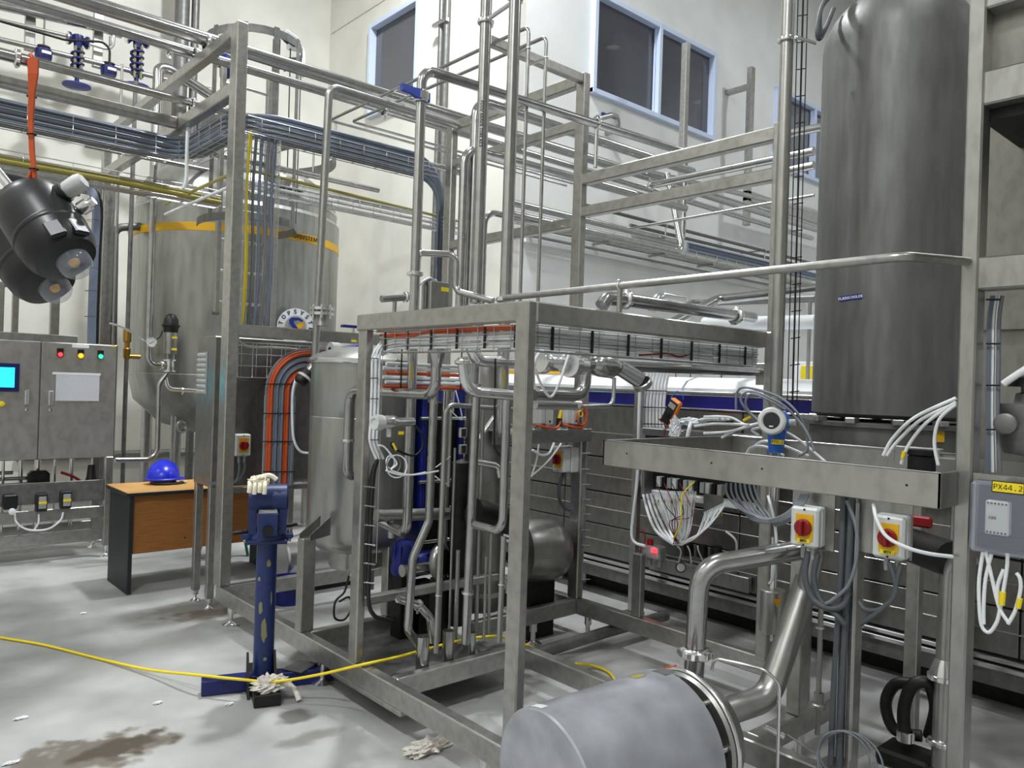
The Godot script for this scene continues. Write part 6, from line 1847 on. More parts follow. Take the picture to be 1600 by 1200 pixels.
	for u in [847.0, 888.0]:
		t = thing("valve_drive", ["left grey valve drive with an orange lead on the steel shelf", "right grey valve drive with an orange loop on the steel shelf"][k], "actuator")
		p = Vector3(qz(u, 650, -3.58).x, yt, -3.58)
		var hh := qz(u, 638, -3.58).y - yt
		obj("drive_case", span(mb(), p + Vector3(-0.055, 0.03, -0.04), p + Vector3(0.055, hh + 0.01, 0.04), 0.008), M.greybox, t)
		obj("case_cover", span(mb(), p + Vector3(-0.01, 0.03, 0.04), p + Vector3(0.05, hh, 0.052), 0.006), M.greybox, t)
		obj("drive_foot", span(mb(), p + Vector3(-0.04, 0.0, -0.03), p + Vector3(0.04, 0.035, 0.03), 0.004), M.bright, t)
		obj("plug", rod(mb(), p + Vector3(0.01, hh, 0.03), p + Vector3(0.01, hh + 0.035, 0.03), 0.013, 10), M.bright, t)
		obj("screw", lathe(mb(), [[0.007, 0.0], [0.007, 0.003], [0.0, 0.004]], p + Vector3(0.02, 0.05, 0.052), Vector3.BACK, 10), M.black, t)
		var q0 := p + Vector3(0.01, hh + 0.045, 0.03)
		obj("orange_lead", tube(mb(), smooth([q0 + Vector3(-0.01, 0, 0), q0 + Vector3(0.05, 0.005, 0.02), q0 + Vector3(0.09, -0.05, 0.03), p + Vector3(0.1, 0.08, 0.07), p + Vector3(0.07, 0.015, 0.075), p + Vector3(-0.02, 0.012, 0.075), p + Vector3(-0.12, 0.03, 0.07)]), 0.008, 8), M.orange, t)
		if k == 1:
			obj("orange_loop", torus(mb(), p + Vector3(0.045, 0.075, 0.075), Vector3(0.15, 0.1, 1), 0.05, 0.006, 24, 8), M.orange, t)
			obj("marker_sleeve", torus(mb(), p + Vector3(0.03, 0.1, 0.082), Vector3(0.1, 0.1, 1), 0.02, 0.004, 14, 6), M.yellow, t)
		else:
			obj("marker_sleeve", rod(mb(), p + Vector3(0.085, 0.07, 0.07), p + Vector3(0.105, 0.14, 0.07), 0.011, 10), M.yellow, t)
			obj("black_grip", rod(mb(), p + Vector3(0.095, 0.02, 0.06), p + Vector3(0.095, 0.07, 0.06), 0.02, 12), M.black, t)
		k += 1
		seat(t)
	isolator("grey isolator box with a red knob turned sideways under the valve shelf", qz(884, 717, -3.62), Vector3(-1, 0, -0.1).normalized(), 0.12, 0.17, 0.15, "", 3)
	cable("grey flexible conduit hanging from the isolator under the valve shelf", [qz(880, 738, -3.62), qz(875, 755, -3.62), qz(874, 780, -3.62), qz(884, 795, -3.62), qz(897, 797, -3.62)], 0.011, M.conduit, "conduit", "conduit")
	cable("white cable drooping in a curve under the valve shelf", [qz(866, 692, -3.45), qz(858, 708, -3.45), qz(845, 711, -3.45), qz(832, 703, -3.45)], 0.008, M.cablewhite)
	cable("white cable slanting down from the valve shelf to the near post", [qz(877, 693, -3.45), qz(855, 722, -3.45), qz(829, 745, -3.45)], 0.006, M.cablewhite)
	cable("second white cable dropping steeply beside the near post under the shelf", [qz(842, 694, -3.45), qz(838, 720, -3.45), qz(831, 742, -3.45)], 0.006, M.cablewhite)
	var w := thing("wire_hanger", "thin bright wire basket strip running down the rear right frame post", "cable tray")
	obj("strip_wire", tube(mb(), smooth([qz(918, 690, -3.5), qz(915, 740, -3.5), qz(914, 780, -3.5), qz(913, 830, -3.5), qz(910, 880, -3.5), qz(909, 925, -3.5)]), 0.006, 7), M.cablegrey, w)
	for v in [708, 733, 757, 780, 803, 828, 852, 878, 905]:
		obj("clip", rod(mb(), qz(908, v, -3.49), qz(922, v, -3.49), 0.003, 6), M.bright, w)
	seat(w)

const TX := 4.66
func tunnel() -> void:
	var t := thing("tunnel_machine", "long stainless tunnel machine with a blue band and pale lid along the back", "machine")
	var x := TX
	obj("core", span(mb(), Vector3(x + 0.02, 0.16, -6.3), Vector3(x + 1.3, 1.62, 3.6), 0.0), M.darkmetal, t)
	# rows of panels with shadow gaps, measured up the face
	var rows := [[0.30, 0.545], [0.552, 0.80], [0.81, 1.075], [1.085, 1.49]]
	var zs := [-6.3, -4.55, -2.9, -1.25, 0.4, 2.0, 3.6]
	for r in rows:
		for k in 6:
			obj("side_panel", span(mb(), Vector3(x, r[0], zs[k] + 0.004), Vector3(x + 0.025, r[1], zs[k + 1] - 0.004), 0.004), M.sheet, t)
	for y in [0.675, 0.93, 1.27, 0.42]:
		obj("panel_bead", span(mb(), Vector3(x - 0.006, y, -6.3), Vector3(x + 0.004, y + 0.007, 3.6), 0.002), M.bright, t)
	obj("lower_rail", span(mb(), Vector3(x - 0.03, 0.262, -6.3), Vector3(x + 0.02, 0.288, 3.6), 0.004), M.bright, t)
	obj("lower_rail", span(mb(), Vector3(x - 0.045, 0.225, -6.3), Vector3(x + 0.02, 0.252, 3.6), 0.004), M.bright, t)
	obj("plinth_panel", span(mb(), Vector3(x - 0.01, 0.13, -6.3), Vector3(x + 0.03, 0.222, 3.6), 0.003), M.dull, t)
	obj("blue_band", span(mb(), Vector3(x - 0.012, 1.505, -6.3), Vector3(x + 0.02, 1.592, 3.6), 0.002), M.band, t)
	for y in [1.497, 1.594]:
		obj("band_edge", span(mb(), Vector3(x - 0.018, y, -6.3), Vector3(x + 0.02, y + 0.01, 3.6), 0.002), M.bright, t)
	obj("gutter", span(mb(), Vector3(x - 0.02, 1.606, -6.3), Vector3(x + 0.1, 1.626, 3.6), 0.004), M.steel, t)
	var lids := [-6.3, -3.42, -3.4, -0.3, -0.28, 3.6]
	for k in 3:
		var lp := PackedVector2Array([Vector2(0, 0), Vector2(0.0, 0.02), Vector2(0.05, 0.07), Vector2(0.16, 0.1), Vector2(1.2, 0.1), Vector2(1.2, 0)])
		var a: float = lids[k * 2]
		var b: float = lids[k * 2 + 1]
		obj("lid", prism(mb(), lp, Vector3(x + 0.02, 1.628, b), Vector3.RIGHT, Vector3.UP, a - b if false else b - a) if false else prism(mb(), lp, Vector3(x + 0.02, 1.628, a), Vector3.RIGHT, Vector3.UP, b - a), M.white, t)
	var z := -6.0
	while z < 3.5:
		obj("machine_foot", lathe(mb(), [[0.0, 0.0], [0.05, 0.0], [0.05, 0.01], [0.02, 0.02], [0.02, 0.16], [0.0, 0.16]], Vector3(x + 0.12, 0, z), Vector3.UP, 12), M.steel, t)
		z += 1.6
	seat(t)
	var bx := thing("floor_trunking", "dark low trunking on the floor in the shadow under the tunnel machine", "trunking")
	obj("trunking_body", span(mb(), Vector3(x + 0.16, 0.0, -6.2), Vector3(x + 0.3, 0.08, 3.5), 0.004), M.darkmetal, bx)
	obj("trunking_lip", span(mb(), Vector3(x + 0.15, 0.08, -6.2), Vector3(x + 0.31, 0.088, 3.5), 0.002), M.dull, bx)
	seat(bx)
	# pale screens behind
	var s := thing("white_screen", "white free standing screen with a bright yellow sheet behind the tunnel machine", "screen")
	var p0 := qx(1256, 565, 7.5)
	var p1 := qx(1285, 625, 7.5)
	obj("board", span(mb(), Vector3(7.5, 0.0, qx(1240, 590, 7.5).z), Vector3(7.54, qx(1250, 565, 7.5).y, qx(1300, 600, 7.5).z), 0.005), M.white, s)
	obj("yellow_sheet", span(mb(), Vector3(7.485, qx(1258, 618, 7.5).y, qx(1252, 590, 7.5).z), Vector3(7.5, qx(1258, 572, 7.5).y, qx(1290, 590, 7.5).z), 0.001), M.yellow, s)
	seat(s)
	s = thing("yellow_guard", "bright yellow guard bars above the tunnel lid right of the near frame post", "guard")
	for v in [580, 592]:
		obj("guard_bar", span(mb(), Vector3(5.3, qx(860, v + 4, 5.3).y, -6.2), Vector3(5.34, qx(860, v - 1, 5.3).y, qx(902, v, 5.3).z), 0.003), M.gold, s)
	obj("guard_panel", span(mb(), Vector3(5.28, 1.73, -6.2), Vector3(5.32, qx(860, 597, 5.3).y, qx(898, 600, 5.3).z), 0.003), M.yellow, s)
	seat(s)
	# leg plates on the machine front
	var g := thing("service_post", "narrow steel service post with a white conduit in front of the tunnel machine", "post")
	obj("post_tube", span(mb(), Vector3(4.42, 0.02, qx(985, 800, 4.42).z), Vector3(4.47, 1.72, qx(994, 800, 4.42).z), 0.004), M.beam, g)
	obj("post_base", box(mb(), Vector3(4.45, 0.01, qx(990, 800, 4.42).z), Vector3(0.12, 0.02, 0.12), 0.002), M.beam, g)
	obj("conduit", tube(mb(), smooth([qx(1000, 600, 4.38), qx(998, 660, 4.38), qx(996, 740, 4.38), qx(990, 800, 4.38), qx(987, 835, 4.38), qx(993, 848, 4.38), qx(1008, 853, 4.38)]), 0.011, 8), M.cablewhite, g)
	seat(g)
	g = thing("service_post", "short steel leg standing on the right hand base beam, under the blue machine band", "post")
	obj("post_tube", span(mb(), Vector3(3.765, 0.236, qx(985, 960, 3.765).z), Vector3(3.81, 0.62, qx(999, 960, 3.765).z), 0.004), M.beam, g)
	seat(g)
	terminal_box()
func terminal_box() -> void:
	var x := 4.3
	var t := thing("terminal_box", "open stainless terminal box with white wires fanning out of it, behind the tray", "electrical box")
	var a := qx(1003, 668, x)
	var b := qx(1192, 672, x)
	var y1 := a.y
	var y0 := qx(1010, 764, x).y
	obj("box_back", span(mb(), Vector3(x + 0.14, y0 - 0.05, a.z), Vector3(x + 0.15, y1, b.z), 0.002), M.steel, t)
	obj("box_top", span(mb(), Vector3(x, y1 - 0.05, a.z), Vector3(x + 0.2, y1, b.z), 0.004), M.steel, t)
	obj("box_bottom", span(mb(), Vector3(x, y0 - 0.04, a.z + 0.1), Vector3(x + 0.14, y0, b.z), 0.004), M.greybox, t)
	for zz in [a.z + 0.02, b.z - 0.02]:
		obj("box_side", span(mb(), Vector3(x, y0 - 0.04, zz - 0.012), Vector3(x + 0.15, y1 - 0.05, zz + 0.012), 0.003), M.steel, t)
	obj("dark_opening", span(mb(), Vector3(x + 0.1, y0, a.z + 0.03), Vector3(x + 0.13, y1 - 0.05, b.z - 0.03), 0.0), M.black, t)
	obj("mounting_plate", span(mb(), Vector3(x - 0.01, qx(1100, 815, x).y, qx(1100, 800, x).z), Vector3(x, y0 + 0.03, qx(1130, 800, x).z), 0.002), M.dull, t)
	for k in 12:
		obj("terminal", span(mb(), Vector3(x + 0.05, y0 + 0.02, lerpf(a.z + 0.1, b.z - 0.3, k / 12.0)), Vector3(x + 0.1, y0 + 0.09, lerpf(a.z + 0.1, b.z - 0.3, (k + 0.7) / 12.0)), 0.003), [M.greybox, M.lightgrey, M.black][(k * 5) % 3], t)
	seat(t)
	# fan of wires
	var w := thing("wire_fan", "fan of thin white wires with yellow markers drooping below the open terminal box", "wires")
	var f := qx(1062, 852, 4.2)
	for k in 40:
		var s := k / 39.0
		var u: float = lerpf(1024, 1122, s) if k < 26 else lerpf(1100, 1131, (k - 26) / 13.0)
		var v: float = 768.0 if k < 26 else lerpf(800, 785, (k - 26) / 13.0)
		var xx := 4.25 - 0.012 * (k % 4)
		var p := qx(u, v, xx)
		var q := qx(lerpf(u, 1068, 0.45), lerpf(v, 852, 0.62) + 10.0 * sin(s * 3.1), xx - 0.03)
		var wire := obj("wire", tube(mb(), smooth([p, p - Vector3(0, 0.03, 0), q, f + Vector3(0, 0.004 * (k % 5), 0.02 * sin(k * 2.3))], 4), 0.0035, 5), M.cablewhite, w)
		if k % 2 == 0:
			obj("marker_sleeve", rod(mb(), p - Vector3(0, 0.055, 0), p - Vector3(0, 0.075, 0), 0.0048, 6), M.yellowdull, wire)
	for k in 4:
		obj("dark_wire", tube(mb(), smooth([qx(1026 + 12 * k, 755, 4.22), qx(1040 + 14 * k, 790 + 5 * k, 4.2), qx(1058 - 4 * k, 815, 4.18), qx(1052 + 3 * k, 850, 4.18)]), 0.0032, 5), M.red if k % 2 else M.black, w)
	obj("yellow_wire", tube(mb(), smooth([qx(1085, 753, 4.2), qx(1066, 775, 4.18), qx(1064, 815, 4.17), qx(1052, 842, 4.17)]), 0.005, 6), M.yellow, w)
	seat(w)
	var c := thing("flat_cables", "broad flat run of white cables tied in a ladder beside the open terminal box", "cable bundle")
	for k in 7:
		var u := 1006.0 + k * 5.3
		obj("cable", tube(mb(), smooth([qx(u + 8, 575, 4.5), qx(u, 625, 4.5), qx(u - 1, 680, 4.5), qx(u - 3, 745, 4.47), qx(u + 2 + k, 785, 4.4), qx(u + 18 + 2 * k, 828, 4.32), qx(1052 + k, 850, 4.24)], 5), 0.011, 6), M.cablewhite, c)
	for v in [610, 636, 662, 752]:
		obj("tie_bar", rod(mb(), qx(1001, v, 4.47), qx(1042, v + 1, 4.47), 0.004, 5), M.black, c)
	seat(c)
	c = thing("flat_cables", "tilted sheet of grey-white cables in a wire tray above the tunnel lid", "cable bundle")
	for k in 8:
		obj("cable", tube(mb(), smooth([qx(1012, 590 - k * 1.0, 4.9), qx(1030 + k * 2, 572 - k * 2, 4.9), qx(1080, 571 + 3.6 * k - 14, 4.9), qx(1150 - 3 * k, 580 + 3.0 * k - 14, 4.9)], 5), 0.012, 6), M.greybox, c)
	for u in [1056, 1079, 1127]:
		obj("tie_bar", rod(mb(), qx(u, 566, 4.86), qx(u, 604, 4.86), 0.004, 5), M.black, c)
	obj("tray_wire", tube(mb(), bend([qx(1000, 598, 4.85), qx(1150, 604, 4.85), qx(1157, 588, 4.85)], 0.03), 0.005, 6), M.wire, c)
	seat(c)
	# meter, glove, pliers on the box
	var m := thing("multimeter", "yellow-orange handheld multimeter leaning on the open terminal box", "meter")
	var mp := qx(1049, 644, 4.33)
	var B := Basis(Vector3.UP, -PI / 2) * Basis(Vector3.BACK, -0.52)
	obj("holster", box(mb(), mp, Vector3(0.085, 0.19, 0.045), 0.012, B), M.gold.duplicate(), m)
	m.get_child(0).material_override.albedo_color = Color(0.9, 0.5, 0.03)
	obj("face", box(mb(), mp + B * Vector3(-0.0, 0.0, 0.024), Vector3(0.07, 0.165, 0.008), 0.004, B), M.charcoal, m)
	obj("display", box(mb(), mp + B * Vector3(0, 0.05, 0.03), Vector3(0.055, 0.035, 0.004), 0.001, B), M.lightgrey, m)
	obj("dial", lathe(mb(), [[0.02, 0.0], [0.02, 0.008], [0.0, 0.009]], mp + B * Vector3(0, -0.02, 0.028), B * Vector3.BACK, 18), M.black, m)
	obj("probe_plug", rod(mb(), mp + B * Vector3(-0.02, -0.085, 0.03), mp + B * Vector3(-0.02, -0.07, 0.055), 0.008, 8), M.red, m)
	obj("blue_lead", tube(mb(), smooth([qx(1048, 622, 4.28), qx(1056, 612, 4.3), qx(1064, 614, 4.32), qx(1068, 624, 4.33)]), 0.004, 6), M.bluelight, m)
	obj("red_lead", tube(mb(), smooth([qx(1037, 660, 4.28), qx(1040, 672, 4.28), qx(1036, 690, 4.28)]), 0.004, 6), M.red, m)
	seat(m)
	var g := thing("white_gloves", "white cotton gloves draped over the edge of the open terminal box", "gloves")
	var gp := qx(1080, 660, 4.28)
	obj("palm", crumple(mb(), gp, Vector3(0.06, 0.035, 0.13), 61, 0.5), M.white, g)
	obj("cuff", crumple(mb(), gp + Vector3(-0.05, -0.05, -0.09), Vector3(0.03, 0.085, 0.05), 63, 0.6), M.white, g)
	for k in 3:
		obj("finger", tube(mb(), smooth([gp + Vector3(0, 0.01, 0.05), gp + Vector3(-0.02 + 0.02 * k, 0.03, 0.14), gp + Vector3(-0.02 + 0.03 * k, 0.035, 0.23 + 0.02 * k)]), 0.014, 8), M.white, g)
	obj("finger", tube(mb(), smooth([gp + Vector3(-0.03, 0, 0.02), gp + Vector3(-0.07, -0.03, 0.04), gp + Vector3(-0.075, -0.09, 0.03)]), 0.014, 8), M.white, g)
	seat(g)
	var p := thing("pliers", "green handled pliers lying on the open terminal box behind the gloves", "pliers")
	var pp := qx(1116, 657, 4.32)
	for s in [-1.0, 1.0]:
		obj("grip", tube(mb(), smooth([pp + Vector3(0.01 * s, 0, -0.06), pp + Vector3(0.02 * s, 0.0, 0.0), pp + Vector3(0.006 * s, 0, 0.07)]), 0.01, 8), M.lime if s > 0 else M.green, p)
	obj("jaw", box(mb(), pp + Vector3(0, 0, 0.1), Vector3(0.026, 0.018, 0.07), 0.006), M.charcoal, p)
	seat(p)
	# pneumatic unit under it
	var u := thing("air_service_unit", "small air service unit with a red cap and gauge on the tunnel machine front", "regulator")
	var up := qx(1022, 862, 4.5)
	obj("unit_body", box(mb(), up, Vector3(0.09, 0.09, 0.16), 0.01), M.lightgrey, u)
	obj("red_cap", rod(mb(), up + Vector3(-0.01, 0.04, -0.03), up + Vector3(-0.01, 0.085, -0.03), 0.024, 14), M.red, u)
	obj("signal_lamp", box(mb(), qx(1021, 860, 4.44), Vector3(0.01, 0.03, 0.035), 0.002), M.ledred, u)
	for k in 2:
		obj("bowl", rod(mb(), up + Vector3(0, -0.04, -0.04 + 0.09 * k), up + Vector3(0, -0.1, -0.04 + 0.09 * k), 0.02, 12), M.steel, u)
	obj("air_hose", tube(mb(), smooth([qx(990, 825, 4.45), qx(1004, 828, 4.42), qx(1008, 845, 4.42), qx(1000, 862, 4.45), qx(1008, 876, 4.45)]), 0.005, 6), M.red, u)
	var gg := qx(1063, 886, 4.42)
	obj("gauge_case", lathe(mb(), [[0.0, 0.0], [0.034, 0.0], [0.036, 0.02], [0.03, 0.024], [0.0, 0.024]], gg, Vector3(-0.7, 0.1, 0.7), 22), M.black, u)
	obj("gauge_dial", lathe(mb(), [[0.0, 0.025], [0.028, 0.025]], gg, Vector3(-0.7, 0.1, 0.7), 22), M.white, u)
	obj("bracket_plate", span(mb(), Vector3(4.6, up.y - 0.16, up.z - 0.12), Vector3(4.64, up.y - 0.06, up.z + 0.7), 0.003), M.steel, u)
	for k in 3:
		obj("black_valve", rod(mb(), qx(1075 + 22 * k, 868 + 2 * k, 4.5), qx(1075 + 22 * k, 850 + 2 * k, 4.5), 0.04, 14), M.black, u)
	seat(u)
	cable("white hose curving from the terminal box down to the machine front", [qx(1134, 830, 4.3), qx(1150, 845, 4.3), qx(1150, 868, 4.4), qx(1148, 877, 4.45)], 0.007, M.cablewhite)
	for k in 3:
		cable(["first thin white lead dropping under the wire fan", "second thin white lead dropping under the wire fan", "third thin white lead dropping under the wire fan"][k], [qx(1058 + 16 * k, 853, 4.22), qx(1064 + 14 * k, 862, 4.25), qx(1060 + 20 * k, 880, 4.4)], 0.005, M.cablewhite)

func right_side() -> void:
	big_tank()
	tray()
	column_frame()
	switches()
	right_pipes()
	instruments()
func big_tank() -> void:
	var c := Vector3(4.24, 0, -1.78)
	var R := 0.372
	var t := thing("flash_cooler_tank", "large dull upright tank with a small blue name strip at the right", "tank")
	var prof: Array = [[0.0, 1.52], [R - 0.03, 1.52], [R, 1.54], [R, 3.46]]
	for i in range(1, 9):
		var a := PI * 0.5 * i / 8.0
		prof.append([R * pow(cos(a), 0.75) if i < 8 else 0.0, 3.46 + 0.3 * sin(a)])
	obj("shell", lathe(mb(), prof, c, Vector3.UP, 64), M.bigtank, t)
	obj("support_ring", lathe(mb(), [[R - 0.02, 1.3], [R + 0.01, 1.3], [R + 0.01, 1.47], [R + 0.03, 1.475], [R + 0.03, 1.495], [R - 0.02, 1.5]], c, Vector3.UP, 56), M.bigtank, t)
	obj("lower_cone", lathe(mb(), [[0.0, 0.95], [0.1, 0.95], [R - 0.03, 1.3], [0.0, 1.31]], c, Vector3.UP, 40), M.sheet, t)
	for k in 12:
		var a := k * TAU / 12.0
		obj("clip", box(mb(), c + Vector3(cos(a) * (R + 0.02), 1.508, sin(a) * (R + 0.02)), Vector3(0.06, 0.028, 0.05), 0.004, Basis(Vector3.UP, -a)), M.steel, t)
	var p := qc(1329, 465, c.x, c.z, R + 0.001)
	var n := Vector3(p.x - c.x, 0, p.z - c.z).normalized()
	var r := Vector3.UP.cross(n).normalized()
	obj("name_strip", box(mb(), p, Vector3(0.118, 0.026, 0.004), 0.0, Basis(r, Vector3.UP, n) * Basis(Vector3.BACK, 0.06)), M.blue, t)
	text("lettering", "FLASHCOOLER", 0.019, p + n * 0.003, r.rotated(n, 0.06), Vector3.UP.rotated(n, 0.06), M.white, t, 0.001)
	var yp := qc(1469, 682, c.x, c.z, R + 0.014)
	var yn := Vector3(yp.x - c.x, 0, yp.z - c.z).normalized()
	obj("yellow_label", box(mb(), yp, Vector3(0.045, 0.055, 0.003), 0.0, Basis(Vector3.UP.cross(yn), Vector3.UP, yn)), M.gold, t)
	for q in [[3.95, -1.5], [3.95, -2.05], [4.5, -1.5], [4.5, -2.05]]:
		obj("leg", span(mb(), Vector3(q[0] - 0.03, 0.0, q[1] - 0.03), Vector3(q[0] + 0.03, 1.32, q[1] + 0.03), 0.004), M.beam, t)
	seat(t)
	var h := thing("hose_coil", "coiled grey hoses hanging at the top left of the large tank", "hose")
	var hp := qz(1283, 30, -2.0)
	for i in 4:
		obj("hose_loop", tube(mb(), smooth([hp + Vector3(0.12 + 0.02 * i, 0.22, 0), hp + Vector3(0.0, 0.06, 0.0), hp + Vector3(-0.055 + 0.01 * i, -0.08, 0.01), hp + Vector3(-0.03, -0.115 + 0.012 * i, 0.01), hp + Vector3(0.05, -0.03, 0), hp + Vector3(0.13, 0.1, 0)]), 0.0115, 8), M.conduit, h)
	seat(h)
func tray() -> void:
	var t := thing("open_tray", "open topped stainless tray frame with a plain front plate at the right", "tray")
	var y0 := 1.268
	var y1 := 1.388
	var x0 := 2.75
	var x1 := 3.82
	obj("front_plate", span(mb(), Vector3(x0, y0, -2.445), Vector3(x0 + 0.012, y1, -0.972), 0.004), M.plate, t)
	obj("side_plate", span(mb(), Vector3(x0, y0, -2.445), Vector3(x1, y1, -2.433), 0.004), M.plate, t)
	obj("back_plate", span(mb(), Vector3(x1 - 0.012, y0, -2.445), Vector3(x1, y1, -1.0), 0.004), M.plate, t)
	obj("side_plate", span(mb(), Vector3(x0, y0, -0.984), Vector3(2.893, y1, -0.972), 0.004), M.sheet, t)
	for s in [[Vector3(x0, y1 - 0.006, -2.445), Vector3(x0 + 0.022, y1, -0.975)], [Vector3(x0, y1 - 0.006, -2.445), Vector3(x1, y1, -2.423)], [Vector3(x1 - 0.022, y1 - 0.006, -2.445), Vector3(x1, y1, -1.0)]]:
		obj("folded_lip", span(mb(), s[0], s[1], 0.002), M.bright, t)
	for zz in [-2.3, -1.85, -1.62, -1.08]:
		obj("rivet", lathe(mb(), [[0.004, 0.0], [0.004, 0.002], [0.0, 0.002]], Vector3(x0, 1.335, zz), Vector3.LEFT, 10), M.darkmetal, t)
	for q in [[x0 + 0.11, -1.36], [3.2, -1.735]]:
		obj("post", span(mb(), Vector3(q[0], 0.235, q[1]), Vector3(q[0] + 0.08, y0 + 0.02, q[1] + 0.065), 0.005), M.beam, t)
	obj("cross_beam", span(mb(), Vector3(2.89, 0.135, -1.735), Vector3(3.7, 0.235, -1.68), 0.005), M.beam, t)
	foot(Vector3(3.3, 0, -1.72), 0.135, t, 0.06)
	for q in [[Vector3(x1 - 0.03, y0 + 0.02, -1.55), Vector3(x1 + 0.02, y1 + 0.015, -1.35)], [Vector3(x1 - 0.08, y0 + 0.03, -1.36), Vector3(x1 - 0.02, y1 - 0.02, -1.25)]]:
		obj("tank_bracket", span(mb(), q[0], q[1], 0.004), M.plate, t)
	seat(t)
	var k := thing("black_coupling", "black ribbed plastic coupling standing inside the open tray", "coupling")
	var p := qx(1440, 725, 3.55)
	obj("coupling_body", lathe(mb(), [[0.0, -0.16], [0.055, -0.16], [0.055, 0.03], [0.05, 0.035], [0.058, 0.04], [0.058, 0.06], [0.0, 0.062]], p, Vector3.UP, 22), M.black, k)
	seat(k)
	# floor trough rails near the post feet
	var s := thing("wire_strip", "narrow wire strip with grey conduits down the tray post between the two isolators", "cable tray")
	basket(s, [Vector3(2.853, 0.3, -1.31), Vector3(2.853, 1.24, -1.31)], Vector3.BACK, Vector3.LEFT, 0.05, 0.02, 0.13, 0.0022, 2)
	for i in 2:
		obj("conduit", tube(mb(), smooth([Vector3(2.838, 1.26, -1.335 + 0.03 * i), Vector3(2.836, 0.9, -1.337 + 0.028 * i), Vector3(2.838, 0.5, -1.35 + 0.03 * i), Vector3(2.838, 0.26, -1.35 + 0.03 * i)]), 0.0125, 8), M.conduit, s)
	seat(s)
func column_frame() -> void:
	var t := thing("column_frame", "tall stainless column frame with square openings at the right edge", "frame")
	var x := 2.9
	obj("column", span(mb(), Vector3(x, 0.0, -0.985), Vector3(x + 0.08, 4.2, -0.932), 0.006), M.steel, t)
	obj("cross_rail", span(mb(), Vector3(x, 2.0, -0.935), Vector3(x + 0.08, 2.11, 0.4), 0.006), M.steel, t)
	obj("cross_rail", span(mb(), Vector3(x, 2.62, -0.935), Vector3(x + 0.08, 2.735, 0.4), 0.006), M.steel, t)
	obj("cross_rail", span(mb(), Vector3(x, 2.945, -0.935), Vector3(x + 0.08, 4.2, 0.4), 0.006), M.steel, t)
	obj("back_panel", span(mb(), Vector3(x + 0.07, 2.6, -0.95), Vector3(x + 0.075, 3.0, 0.4), 0.0), M.sheet, t)
	obj("inner_panel", span(mb(), Vector3(x + 0.45, 1.9, -1.1), Vector3(x + 0.46, 2.9, 0.4), 0.0), M.sheet, t)
	obj("inner_brace", bar(mb(), Vector3(x + 0.2, 2.66, -0.95), Vector3(x + 0.42, 2.25, -0.6), 0.06, 0.02), M.darkmetal, t)
	obj("inner_shelf", span(mb(), Vector3(x + 0.06, 2.58, -0.95), Vector3(x + 0.46, 2.62, 0.4), 0.002), M.darkmetal, t)
	obj("inner_panel", span(mb(), Vector3(x + 0.5, 1.4, -1.13), Vector3(x + 0.51, 2.05, 0.4), 0.0), M.sheet, t)
	foot(Vector3(x + 0.04, 0, -0.958), 0.03, t, 0.06)
	seat(t)
	var h := thing("hose_bundle", "vertical bundle of pale air hoses strapped inside the right hand column frame", "hose")
	for i in 5:
		var u := 1545.0 + i * 3.6
		obj("hose", tube(mb(), smooth([qx(u + 6, 462, 3.02), qx(u + 1, 500, 3.02), qx(u, 560, 3.02), qx(u - 1, 640, 3.02), qx(u - 2 + i, 738, 3.02)]), 0.0085, 8), [M.cablegrey, M.cableblue, M.cablewhite, M.wire, M.cablegrey][i], h)
	for v in [468, 537, 602, 671]:
		obj("tie", rod(mb(), qx(1541, v, 3.0), qx(1563, v, 3.0), 0.0035, 6), M.black, h)
	seat(h)
	var r := thing("regulator_head", "cast grey regulator head with a round boss at the right edge", "regulator")
	var p := qx(1588, 672, 3.08)
	obj("head_body", lathe(mb(), [[0.0, -0.09], [0.07, -0.08], [0.09, -0.03], [0.095, 0.06], [0.1, 0.075], [0.1, 0.09], [0.0, 0.095]], p + Vector3(0.02, 0, 0.03), Vector3.UP, 26), M.dull, r)
	obj("round_boss", lathe(mb(), [[0.035, 0.0], [0.035, 0.03], [0.024, 0.036], [0.0, 0.036]], qx(1573, 662, 3.01), Vector3(-1, 0, 0.1), 22), M.dull, r)
	obj("head_cap", lathe(mb(), [[0.0, 0.09], [0.045, 0.09], [0.04, 0.125], [0.025, 0.13], [0.025, 0.15], [0.0, 0.15]], p + Vector3(0.02, 0, 0.03), Vector3.UP, 20), M.dull, r)
	obj("black_cover", lathe(mb(), [[0.0, 0.15], [0.07, 0.15], [0.07, 0.18], [0.0, 0.19]], p + Vector3(0.02, 0, 0.03), Vector3.UP, 20), M.black, r)
	obj("white_hose", tube(mb(), smooth([qx(1568, 600, 3.0), qx(1585, 588, 3.0), qx(1610, 572, 3.0)]), 0.012, 8), M.cablewhite, r)
	seat(r)
	# clear boxed module
	var b := thing("module_box", "clear lidded module box with a yellow PX44.2 tag on the right column", "electrical box")
	var c0 := qx(1566, 808, 2.9)
	var w := 0.15
	obj("mount_plate", span(mb(), Vector3(2.905, c0.y - 0.125, -0.93), Vector3(2.915, c0.y + 0.135, -0.7), 0.002), M.steel, b)
	obj("box_base", span(mb(), Vector3(2.89, c0.y - 0.115, -0.915), Vector3(2.905, c0.y + 0.115, -0.735), 0.008), M.boxdark, b)
	obj("clear_lid", span(mb(), Vector3(2.835, c0.y - 0.115, -0.915), Vector3(2.89, c0.y + 0.115, -0.735), 0.01), M.clear, b)
	var mz := -0.84
	obj("relay_module", span(mb(), Vector3(2.855, c0.y - 0.055, mz - 0.034), Vector3(2.889, c0.y + 0.055, mz + 0.034), 0.004), M.greybox, b)
